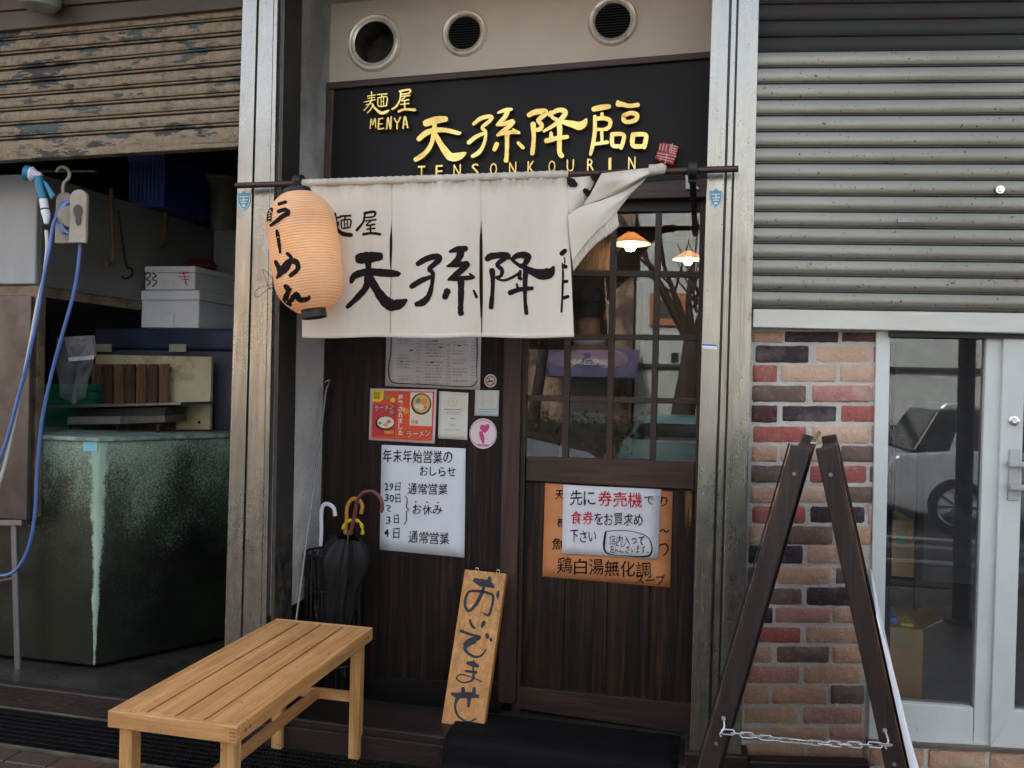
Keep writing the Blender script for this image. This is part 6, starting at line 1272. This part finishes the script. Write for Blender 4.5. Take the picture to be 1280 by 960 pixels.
# ------------------------------------------------------------------ inside the noodle shop
M['warmwall'] = simple('warm_wall', srgb(98, 78, 62), srgb(80, 62, 50), .8, 0, 2); M['warmfloor'] = simple('brown_floor', srgb(80, 60, 48), srgb(64, 48, 38), .6); M['warmceil'] = simple('warm_ceiling', srgb(120, 84, 56), srgb(104, 72, 48), .85)
room(XL - .0, .50, .63, 6.4, .09, 3.15, (M['warmwall'], M['warmfloor'], M['warmceil']), ('noodle_back_wall', 'noodle_side_wall', 'noodle_shop', 'warm brown back wall seen through the door panes', 'warm side wall inside the noodle shop behind plank wall', 'warm side wall inside the noodle shop on the right'))
def pendant(px, py, y, hw, label):
    c = P(px, py, y); t = thing('pendant_lamp', c, label, 'pendant lamp', 'lit pendant lamps inside the shop'); r = (P(px + hw, py, y) - c).length
    obj('shade', MB().lathe([(r, .0), (r * .98, .004), (r * .42, r * .42), (r * .22, r * .56), (r * .20, r * .56), (r * .40, r * .40), (r * .96, .0)], c + Vector((0, 0, .01)), (0, 0, 1), 30, False), M['shade'], t, smooth=True, angle=60)
    obj('bulb', MB().lathe([(.0001, -r * .30), (r * .20, -r * .24), (r * .31, -r * .03), (r * .25, r * .16), (r * .12, r * .28), (.0001, r * .3)], c, (0, 0, 1), 20), M['bulb'], t, smooth=True)
    obj('socket', MB().lathe([(r * .2, r * .56), (r * .14, r * .62), (r * .13, r * .95), (r * .04, r * 1.0)], c, (0, 0, 1), 16), M['black'], t, smooth=True)
    obj('cord', MB().tube([c + Vector((0, 0, r)), Vector((c.x, c.y, 3.14))], .006, 6), M['black'], t)
    l_ = bpy.data.lights.new('pendant_light', 'POINT'); o_ = bpy.data.objects.new('pendant_light', l_); COL.objects.link(o_); o_.location = c - Vector((0, 0, r * .5)); l_.energy = 1.5; l_.color = (1, .84, .64); l_.shadow_soft_size = .08
def shademat():
    t = NT('amber_glass_shade'); t.base(srgb(226, 196, 160)); t.rough(.4); tr = t.n('ShaderNodeBsdfTranslucent'); tr.inputs[0].default_value = srgb(240, 205, 165); mx = t.n('ShaderNodeMixShader'); mx.inputs[0].default_value = .30
    t.l(t.b.outputs[0], mx.inputs[1]); t.l(tr.outputs[0], mx.inputs[2]); t.l(mx.outputs[0], t.o.inputs[0]); return t.m
M['shade'] = shademat(); M['bulb'] = emis('warm_bulb', (1, .84, .6, 1), 9)
pendant(788, 307, 2.85, 26, 'nearer lit pendant lamp with conical amber shade behind the upper panes'); pendant(860, 326, 4.0, 20, 'farther lit pendant lamp near the right edge of the door')
mb = MB(); bf = thing('slatted_screen', P(745, 420, 3.0), 'thin vertical bamboo strip screen inside the shop behind the curtain tip', 'screen')
for k in range(26): mb.slab([(722 + k * 1.75, 262), (723.1 + k * 1.75, 262), (723.1 + k * 1.75, 338), (722 + k * 1.75, 338)], 3.0, .01)
obj('strip', mb, M['slatwood'], bf, kind='stuff')
obj('brown_cabinet', MB().slab([(768, 352), (800, 352), (800, 640), (768, 640)], 4.6, .4), M['wood_frame'], label='tall brown cupboard at the back of the noodle shop', cat='cupboard', bevel=.01)
obj('ladle', MB().tube([P(784, 362, 3.2), P(783.5, 392, 3.2)], .012, 8), M['black'], label='dark ladle hanging on the wall beside the person', cat='ladle', smooth=True)
obj('counter', MB().box(-1.5, .3, 2.4, 2.9, .10, 1.12), M['wood_frame_h'], label='brown wooden counter inside the noodle shop', cat='counter', bevel=.01)
pot = obj('stock_pot', MB().lathe([(.17, 0), (.18, .02), (.18, .26), (.185, .265), (.001, .29)], Vector((P(779, 420, 2.65).x, 2.62, 1.125)), (0, 0, 1), 28), M['black'], label='black pot on the counter right of the person', cat='pot', smooth=True)
# the person just behind the door, seen from behind
py_ = 1.05; hc = P(738, 385, py_); fz = .095
def skinned(name, chain, edges, mat, parent, root=0, sub=2, smooth=True):
    me = bpy.data.meshes.new(name); o0 = org_of(parent); me.from_pydata([Vector(c[0]) - o0 for c in chain], edges, []); o = bpy.data.objects.new(name, me); COL.objects.link(o); o.parent = parent
    o['_o'] = tuple(o0); md = o.modifiers.new('skin', 'SKIN')
    for i, c in enumerate(chain): me.skin_vertices[0].data[i].radius = c[1] if isinstance(c[1], tuple) else (c[1], c[1]); me.skin_vertices[0].data[i].use_root = i == root
    md2 = o.modifiers.new('sub', 'SUBSURF'); md2.levels = sub; md2.render_levels = sub; md.use_smooth_shade = True; me.materials.append(mat)
    dg = bpy.context.evaluated_depsgraph_get(); m3 = bpy.data.meshes.new_from_object(o.evaluated_get(dg)); o.modifiers.clear(); o.data = m3; return o
pn = thing('person', (hc.x, py_, fz), 'person in black cap and dark shirt seen from behind through the panes', 'person')
M['skin'] = simple('skin', srgb(206, 150, 118), srgb(192, 136, 106), .55); M['shirt'] = simple('dark_shirt', srgb(44, 42, 48), srgb(34, 32, 38), .85); M['hair'] = simple('black_hair', srgb(24, 20, 20), srgb(14, 12, 12), .6); M['cap'] = simple('black_cap', srgb(38, 36, 42), srgb(28, 26, 32), .8)
X, Z = hc.x, hc.z
ch_ = [((X, py_, fz + .95), (.15, .11)), ((X, py_, fz + 1.15), (.14, .10)), ((X, py_, Z - .33), (.17, .11)), ((X, py_ - .0, Z - .21), (.08, .08)), ((X, py_ - .01, Z - .13), (.052, .055)), ((X - .005, py_ + .0, Z - .03), (.072, .085)), ((X - .008, py_ + .01, Z + .05), (.070, .082)), ((X - .008, py_ + .01, Z + .09), (.04, .05)),
       ((X - .19, py_, Z - .27), .055), ((X - .25, py_ + .03, Z - .52), .042), ((X - .20, py_ + .22, Z - .68), .032), ((X - .18, py_ + .28, Z - .72), (.024, .016)), ((X + .19, py_, Z - .27), .055), ((X + .25, py_ + .03, Z - .52), .042), ((X + .20, py_ + .22, Z - .68), .032), ((X + .18, py_ + .28, Z - .72), (.024, .016)),
       ((X - .10, py_, fz + .84), .085), ((X - .11, py_, fz + .48), .058), ((X - .11, py_ - .01, fz + .08), .038), ((X - .11, py_ + .13, fz + .035), .032), ((X + .10, py_, fz + .84), .085), ((X + .11, py_, fz + .48), .058), ((X + .11, py_ - .01, fz + .08), .038), ((X + .11, py_ + .13, fz + .035), .032)]
ed_ = [(0, 1), (1, 2), (2, 3), (3, 4), (4, 5), (5, 6), (6, 7), (2, 8), (8, 9), (9, 10), (10, 11), (2, 12), (12, 13), (13, 14), (14, 15), (0, 16), (16, 17), (17, 18), (18, 19), (0, 20), (20, 21), (21, 22), (22, 23)]
n0 = len(ch_)
for sgn, wr in ((-1, 11), (1, 15)):
    bx, by, bz = ch_[wr][0]
    for k in range(4):
        b0 = len(ch_); dx = (k - 1.5) * .019
        ch_ += [((bx + dx, by + .045, bz - .01), .0095), ((bx + dx * 1.15, by + .075 + (.006 if k in (1, 2) else 0), bz - .03), .0085), ((bx + dx * 1.1, by + .085, bz - .055), .007)]; ed_ += [(wr, b0), (b0, b0 + 1), (b0 + 1, b0 + 2)]
    b0 = len(ch_); ch_ += [((bx - sgn * .035, by + .015, bz - .005), .011), ((bx - sgn * .045, by + .045, bz - .02), .0085)]; ed_ += [(wr, b0), (b0, b0 + 1)]
skinned('body', ch_, ed_, M['skin'], pn)
skinned('shirt', [((X, py_, fz + .86), (.165, .12)), ((X, py_, fz + 1.15), (.155, .115)), ((X, py_, Z - .34), (.185, .125)), ((X, py_, Z - .22), (.10, .09)), ((X - .20, py_, Z - .28), .068), ((X - .25, py_ + .02, Z - .46), .056), ((X + .20, py_, Z - .28), .068), ((X + .25, py_ + .02, Z - .46), .058), ((X - .25, py_ + .03, Z - .53), .052), ((X - .205, py_ + .20, Z - .665), .042), ((X + .25, py_ + .03, Z - .53), .052), ((X + .205, py_ + .20, Z - .665), .042)], [(0, 1), (1, 2), (2, 3), (2, 4), (4, 5), (2, 6), (6, 7), (5, 8), (8, 9), (7, 10), (10, 11)], M['shirt'], pn)
skinned('trousers', [((X, py_, fz + .93), (.16, .12)), ((X - .10, py_, fz + .82), .095), ((X - .11, py_, fz + .48), .07), ((X - .11, py_ - .01, fz + .12), .052), ((X + .10, py_, fz + .82), .095), ((X + .11, py_, fz + .48), .07), ((X + .11, py_ - .01, fz + .12), .052)], [(0, 1), (1, 2), (2, 3), (0, 4), (4, 5), (5, 6)], M['shirt'], pn)
def ell(c, rx, ry, rz, n=20, m=12, z0=-1.0, z1=1.0):
    rows = []
    for j in range(m + 1):
        s_ = z0 + (z1 - z0) * j / m; r_ = math.sqrt(max(0, 1 - s_ * s_)); rows.append([Vector(c) + Vector((rx * r_ * math.cos(2 * math.pi * k / n), ry * r_ * math.sin(2 * math.pi * k / n), rz * s_)) for k in range(n + 1)])
    return MB().grid(rows)
obj('hair', ell((X - .006, py_ - .012, Z - .005), .084, .098, .115, z0=-.45), M['hair'], pn, smooth=True, angle=180); obj('cap', ell((X - .006, py_ + .0, Z + .03), .094, .108, .10, z0=-.1), M['cap'], pn, smooth=True, angle=180)
obj('cap_strap', MB().tube([Vector((X - .006 + .096 * math.cos(k * math.pi / 10), py_ + .110 * math.sin(k * math.pi / 10), Z + .02)) for k in range(20)], .008, 8, True), M['black'], pn, smooth=True)
for sg_ in (-1, 1): obj('ear', ell((X - .006 + sg_ * .082, py_ + .005, Z - .035), .012, .02, .03), M['skin'], pn, smooth=True, angle=180)
obj('nose', ell((X - .008, py_ + .10, Z - .035), .014, .022, .022, 10, 8), M['skin'], pn, smooth=True, angle=180)
for sg_ in (-1, 1): obj('eye', ell((X - .008 + sg_ * .032, py_ + .085, Z - .0), .012, .008, .008, 10, 8), M['stick_white'], pn, smooth=True, angle=180)
obj('mouth', ell((X - .008, py_ + .088, Z - .075), .022, .008, .006, 10, 6), flat('lips', srgb(170, 96, 84)), pn, smooth=True, angle=180)
obj('towel', MB().tube([Vector((X + .072 * math.cos(a), py_ + .072 * math.sin(a), Z - .17 + .015 * math.sin(a))) for a in [k * math.pi / 10 for k in range(20)]], .014, 8, True), M['h_white'], pn, smooth=True, angle=180)
# ------------------------------------------------------------------ eave over the pavement and the wall above
obj('shade_eave', MB().box(-7, 7, -.40, -.02, 3.40, 3.50), simple('shade_eave_underside', srgb(132, 124, 114), srgb(110, 104, 96), .8), label='unseen added eave slab above the shop fronts, shading the shutters', cat='shade_eave')  # slab added out of view to darken the upper part of the fronts
obj('upper_wall', MB().box(-14, 14, .0, 8, 3.51, 7.0), M['fascia'], label='plain upper wall of the building above the eave', cat='wall')
obj('shutter_lintel', MB().box(.03, 7, .14, .3, 2.4, 3.43), M['dark'], label='dark housing behind the right roller shutter', cat='lintel')
obj('shutter_lintel', MB().box(-7, XL - .101, .15, .3, 3.1, 3.43), M['dark'], label='dark housing behind the left roller shutter', cat='lintel')
# ------------------------------------------------------------------ the street opposite, mirrored in the panes
M['siding'] = None
def siding(name, c, c2, pitch=.2):
    t = NT(name); z = t.xyz()[2]; f = t.math('FRACT', t.math('DIVIDE', z, pitch)); t.base(t.mix(t.noise(2, 3), c, c2)); t.bump(f, .6, .02); t.rough(.7); return t.m
M['siding'] = siding('white_siding', srgb(190, 196, 192), srgb(172, 180, 178)); M['siding2'] = siding('grey_corrugated', srgb(176, 182, 184), srgb(156, 162, 166), .09)
YO = -12.5
def mbox(px0, px1, z0, z1, yo, dep, yg, mat, nm, par=None, **k):
    a, b = MR(px0, 480, yo, yg).x, MR(px1, 480, yo, yg).x
    return obj(nm, MB().box(min(a, b), max(a, b), yo - dep, yo, z0, z1), mat, par, **k)
obj('far_pavement', MB().box(-40, 40, -13, -9.2, -.17, -.02), M['concrete'], kind='structure')
gy = .53
zz = lambda px, py, yo, yg=gy: MR(px, py, yo, yg).z
hb = thing('white_house', (MR(840, 480, YO, gy).x, YO - 3, -.15), 'white sided house across the street with brown window', 'house')
xL_ = MR(793, 480, YO, gy).x; xR_ = 7.5
obj('wall', MB().box(xL_, xR_, YO - 5, YO, -.15, 6.2), M['siding'], hb); obj('roof', MB().box(xL_ - .3, xR_ + .3, YO - 5.2, YO + .35, 6.2, 6.45), M['steel_plain'], hb)
wz0, wz1 = zz(830, 407, YO), zz(830, 367, YO); wx0, wx1 = MR(812, 400, YO, gy).x, MR(862, 400, YO, gy).x
obj('window_frame', MB().box(min(wx0, wx1), max(wx0, wx1), YO + .001, YO + .06, wz0, wz1), flat('brown_window', srgb(160, 104, 70)), hb); obj('window_pane', MB().box(min(wx0, wx1) + .16, max(wx0, wx1) - .16, YO + .061, YO + .07, wz0 + .15, wz1 - .15), M['steel_dark'], hb)
obj('band', MB().box(xL_, xR_, YO + .001, YO + .08, zz(830, 459, YO), zz(830, 455, YO)), M['steel_dark'], hb)
obj('number_plate', MB().box(MR(839, 440, YO, gy).x, MR(848, 440, YO, gy).x, YO + .001, YO + .04, zz(840, 452, YO), zz(840, 441, YO)), M['black'], hb)
YA = -12.0
sh_ = thing('awning_shop', (MR(740, 480, YA, gy).x, YA - 2, -.15), 'tan shop across the street under a purple awning', 'shop')
ax0, ax1 = MR(640, 480, YA, gy).x, xL_ - .05
obj('wall', MB().box(-14, ax1, YA - 5, YA - .4, -.15, 5.2), simple('tan_shopfront', srgb(150, 128, 108), srgb(120, 100, 84), .8, 0, 1.5, dirt=srgb(60, 54, 48), dthr=(.5, .6), dscale=1.2), sh_)
a0, a1 = MR(684, 480, YA, gy).x, MR(797, 480, YA, gy).x; z0, z1 = zz(740, 472, YA), zz(740, 436, YA)
obj('awning', MB().add([(a0, YA - .35, z1), (a1, YA - .35, z1), (a1, YA + .35, z0), (a0, YA + .35, z0)], [(0, 1, 2, 3)]), flat('purple_canvas', srgb(72, 68, 98), .9), sh_, solid=.03)
def AW(px, py, off=0.0):
    q = MR(px, py, YA, gy); t_ = (z1 - q.z) / (z1 - z0); return Vector((q.x, YA - .35 + .7 * t_ + .04, q.z + .02))
mb = MB(); ptext(mb, 'IMAGING', [(707, 448.5), (766, 450), (764, 458.5), (705, 457.5)], AW, .03); obj('lettering', mb, M['faint'], sh_)
obj('shop_window', MB().box(MR(700, 480, YA, gy).x, MR(760, 480, YA, gy).x, YA - .399, YA - .36, .5, 1.7), M['steel_plain'], sh_)
hx = thing('hedge', (-1.5, -9.9, -.02), 'clipped dark green hedge along the far pavement', 'hedge')
M['bark'] = simple('bark', srgb(62, 54, 48), srgb(42, 36, 32), .9, 0, 12, (1, 1, .3), .8, 30)
M['leaf'] = simple('dark_leaves', (.035, .05, .022, 1), (.02, .032, .014, 1), .6, 0, 12); mb = MB(); rh = random.Random(11)
for k in range(9000):
    c = Vector((rh.uniform(-9, 3), rh.uniform(-10.3, -9.5), rh.uniform(.1, .95) + .1 * math.sin(k))); a = Vector((rh.gauss(0, 1), rh.gauss(0, 1), rh.gauss(0, 1))).normalized() * .038; b = a.cross(Vector((rh.gauss(0, 1), rh.gauss(0, 1), rh.gauss(0, 1)))).normalized() * .026
    mb.add([c - a, c + b, c + a, c - b], [(0, 1, 2, 3)])
obj('foliage', mb, M['leaf'], hx, kind='stuff'); obj('hedge_core', MB().box(-8.9, 2.9, -10.2, -9.6, -.02, .80), M['bark'], hx)  # dark solid core added so no pale background shows between the leaves
def street_tree(px, yo, label, lean_=0.0, r=.17, leaves=True):
    x = MR(px, 480, yo, gy).x; t = thing('street_tree', (x, yo, -.02), label, 'tree')
    f = Vector((x + .1, yo, 2.2)); obj('trunk', MB().tube(crom([(x, yo, -.02), (x - .05, yo, .9), (x + .04, yo, 1.6), tuple(f)], 5), [r * (1.25 - .02 * k) for k in range(16)], 12), M['bark'], t, smooth=True)
    mb = MB(); rt = random.Random(int(px)); tips = []
    for k in range(9):
        d = Vector((rt.uniform(-1, 1), rt.uniform(-.6, .6), rt.uniform(.9, 1.8))); e = f + d * 1.1; mb.tube(crom([tuple(f - Vector((0, 0, .1))), tuple(f + d * .5 + Vector((rt.uniform(-.1, .1), 0, 0))), tuple(e)], 4), [r * .6, r * .5, r * .42, r * .36, r * .3, r * .25, r * .2, r * .15, r * .1][:9], 8); tips.append(e)
        for j in range(4):
            d2 = d + Vector((rt.uniform(-1, 1), rt.uniform(-1, 1), rt.uniform(-.3, .8))); s0 = f + d * rt.uniform(.4, 1.0); mb.tube([s0, s0 + d2 * .55], [.025, .008], 6); tips.append(s0 + d2 * .5)
    obj('limb', mb, M['bark'], t, smooth=True)
    if leaves:
        mb = MB()
        for c0_ in tips:
            for k in range(26):
                c = c0_ + Vector((rt.gauss(0, .3), rt.gauss(0, .3), rt.gauss(0, .25))); a = Vector((rt.gauss(0, 1), rt.gauss(0, 1), rt.gauss(0, 1))).normalized() * .045; b = a.cross(Vector((0, .3, 1))).normalized() * .03; mb.add([c - a, c + b, c + a, c - b], [(0, 1, 2, 3)])
        obj('crown', mb, M['leaf'], t, kind='stuff')
street_tree(858, -7.0 - 2.4, 'forked bare street tree before the white house across the street', leaves=False); street_tree(672, -9.7, 'thin bare street tree beside the purple awning', r=.09, leaves=False)
# parked cars
def car(x, y, rz, col, label, L=4.2, W=1.7, H=1.47):
    t = thing('parked_car', (0, 0, 0), label, 'car', 'cars parked across the road'); cm = flat('car_paint_%s' % label.split()[0], col, .25, .3)
    hl = L / 2; body = [(-hl, .30), (-hl + .02, .72), (-hl + .15, .90), (-hl + .9, .97), (hl - 1.15, .96), (hl - .35, .80), (hl - .03, .62), (hl, .30), (hl - .45, .20), (-hl + .45, .20)]
    def ext(prof, w0, w1=None, ztop=None):
        mb = MB(); n_ = len(prof); f = lambda z: w0 if w1 is None else w0 + (w1 - w0) * max(0, (z - .95)) / (H - .95)
        a = [(x_, -f(z) / 2, z) for x_, z in prof]; b = [(x_, f(z) / 2, z) for x_, z in prof]
        mb.add(a + b, [tuple(range(n_)), tuple(range(n_, 2 * n_))[::-1]] + [(i, n_ + i, n_ + (i + 1) % n_, (i + 1) % n_) for i in range(n_)]); return mb
    obj('body', ext(body, W), cm, t, bevel=.05, seg=3)
    obj('windows', ext([(-hl + .32, .93), (-hl + .62, H - .09), (hl - 1.75, H - .07), (hl - 1.1, .93)], W - .1, W - .38), flat('car_glass_%s' % label.split()[0], srgb(30, 36, 40), .06), t, bevel=.03, seg=2)
    obj('roof', ext([(-hl + .62, H - .10), (-hl + .72, H), (hl - 1.95, H), (hl - 1.68, H - .08)], W - .36, W - .42), cm, t, bevel=.03, seg=2)
    for s in (-1, 1):
        for px_ in (-hl + .75, .0, hl - 1.45): obj('pillar', MB().beam((px_ - (.0), s * (W - .12) / 2, .93), (px_ + (.2 if px_ < -1 else -.15 if px_ > 1 else 0), s * (W - .36) / 2, H - .07), .06, .05, Vector((0, 1, 0))), cm, t)
        for wx in (-hl + .82, hl - .85):
            c = Vector((wx, s * (W / 2 - .07), .32)); w_ = obj('wheel', MB().lathe([(.20, -.1), (.31, -.1), (.33, -.06), (.33, .06), (.31, .1), (.23, .1), (.22, .03), (.001, .03)], c, (0, s, 0), 28, False), M['rubber'], t, smooth=True)
            mb = MB().lathe([(.23, .06), (.235, .095), (.215, .09), (.21, .05)], c, (0, s, 0), 28, False)
            for k in range(10): a = k * math.pi / 5; mb.beam(c + Vector((math.cos(a) * .03, s * .085, math.sin(a) * .03)), c + Vector((math.cos(a) * .22, s * .08, math.sin(a) * .22)), .02, .02, Vector((0, 1, 0)))
            obj('rim', mb, M['chrome'], w_)
    for s in (-1, 1):
        obj('headlight', MB().box(hl - .10, hl - .0, s * .62 - .15, s * .62 + .15, .60, .72), M['h_white'], t, bevel=.02); obj('tail_light', MB().box(-hl - .005, -hl + .06, s * .66 - .12, s * .66 + .12, .66, .82), M['seal_red'], t, bevel=.01)
    t.location = (x, y, -.15); t.rotation_euler = (0, 0, rz); return t
xs = MR(1172, 600, -7.9, .095).x
car(xs + (4.2 / 2 - .82), -7.9, 0, srgb(190, 196, 200), 'silver estate car parked across the road, mirrored in the glass door', H=1.52)
xw = MR(755, 560, -4.9, gy).x; car(xw - 2.05, -5.0, .0, srgb(190, 206, 216), 'pale blue white car parked by the kerb, mirrored in the lower panes')
xt_ = MR(772, 560, -6.6, gy).x; car(xt_ + .95, -6.9, math.pi / 2, srgb(96, 138, 138), 'teal low car parked nose to the kerb, mirrored in the lower right panes', L=3.8, H=1.22)
lp = thing('street_pole', (MR(1205, 600, -2.75, .095).x, -2.75, -.07), 'dark steel street pole on the pavement behind the camera', 'pole')
c = Vector(lp['_o']); obj('shaft', MB().lathe([(.10, 0), (.10, .02), (.055, .03), (.05, 5.0)], c, (0, 0, 1), 18), M['black'], lp, smooth=True); obj('round_sign', MB().lathe([(.0001, .0), (.28, .0), (.28, .012), (.0001, .012)], c + Vector((0, -.06, 2.6)), (0, -1, 0), 28), M['stick_blue'], lp)
gf = thing('guard_rail', (2.5, -3.75, 0), 'low white pipe guard rail along the kerb', 'guard rail')
for z in (.31, .25, .13): obj('pipe', MB().tube([(1.0, -3.75, z), (6.0, -3.75, z)], .022, 10), M['h_white'], gf, smooth=True)
for x in (1.0, 3.0, 5.0): obj('post', MB().tube([(x, -3.75, -.08), (x, -3.75, .34)], .03, 10), M['h_white'], gf, smooth=True)
cb_ = thing('corrugated_building', (8, -13, -.15), 'grey corrugated warehouse opposite the right shop', 'building')
obj('wall', MB().box(7.6, 22, -18, -12.2, -.15, 6.8), M['siding2'], cb_); obj('roof', MB().box(7.5, 22.2, -18.2, -12.0, 6.8, 7.0), M['steel_plain'], cb_)
fb_ = thing('apartment_building', (-20, -14, -.15), 'beige apartment block far along the opposite side', 'building')
obj('wall', MB().box(-34, -14.1, -20, -12.6, -.15, 7.5), M['fascia'], fb_)
for k in range(5): obj('window', MB().box(-32 + k * 3.6, -30.4 + k * 3.6, -12.6, -12.55, 4.2, 5.4), M['steel_dark'], fb_)
for o in bpy.data.objects:
    if '_o' in o: del o['_o']
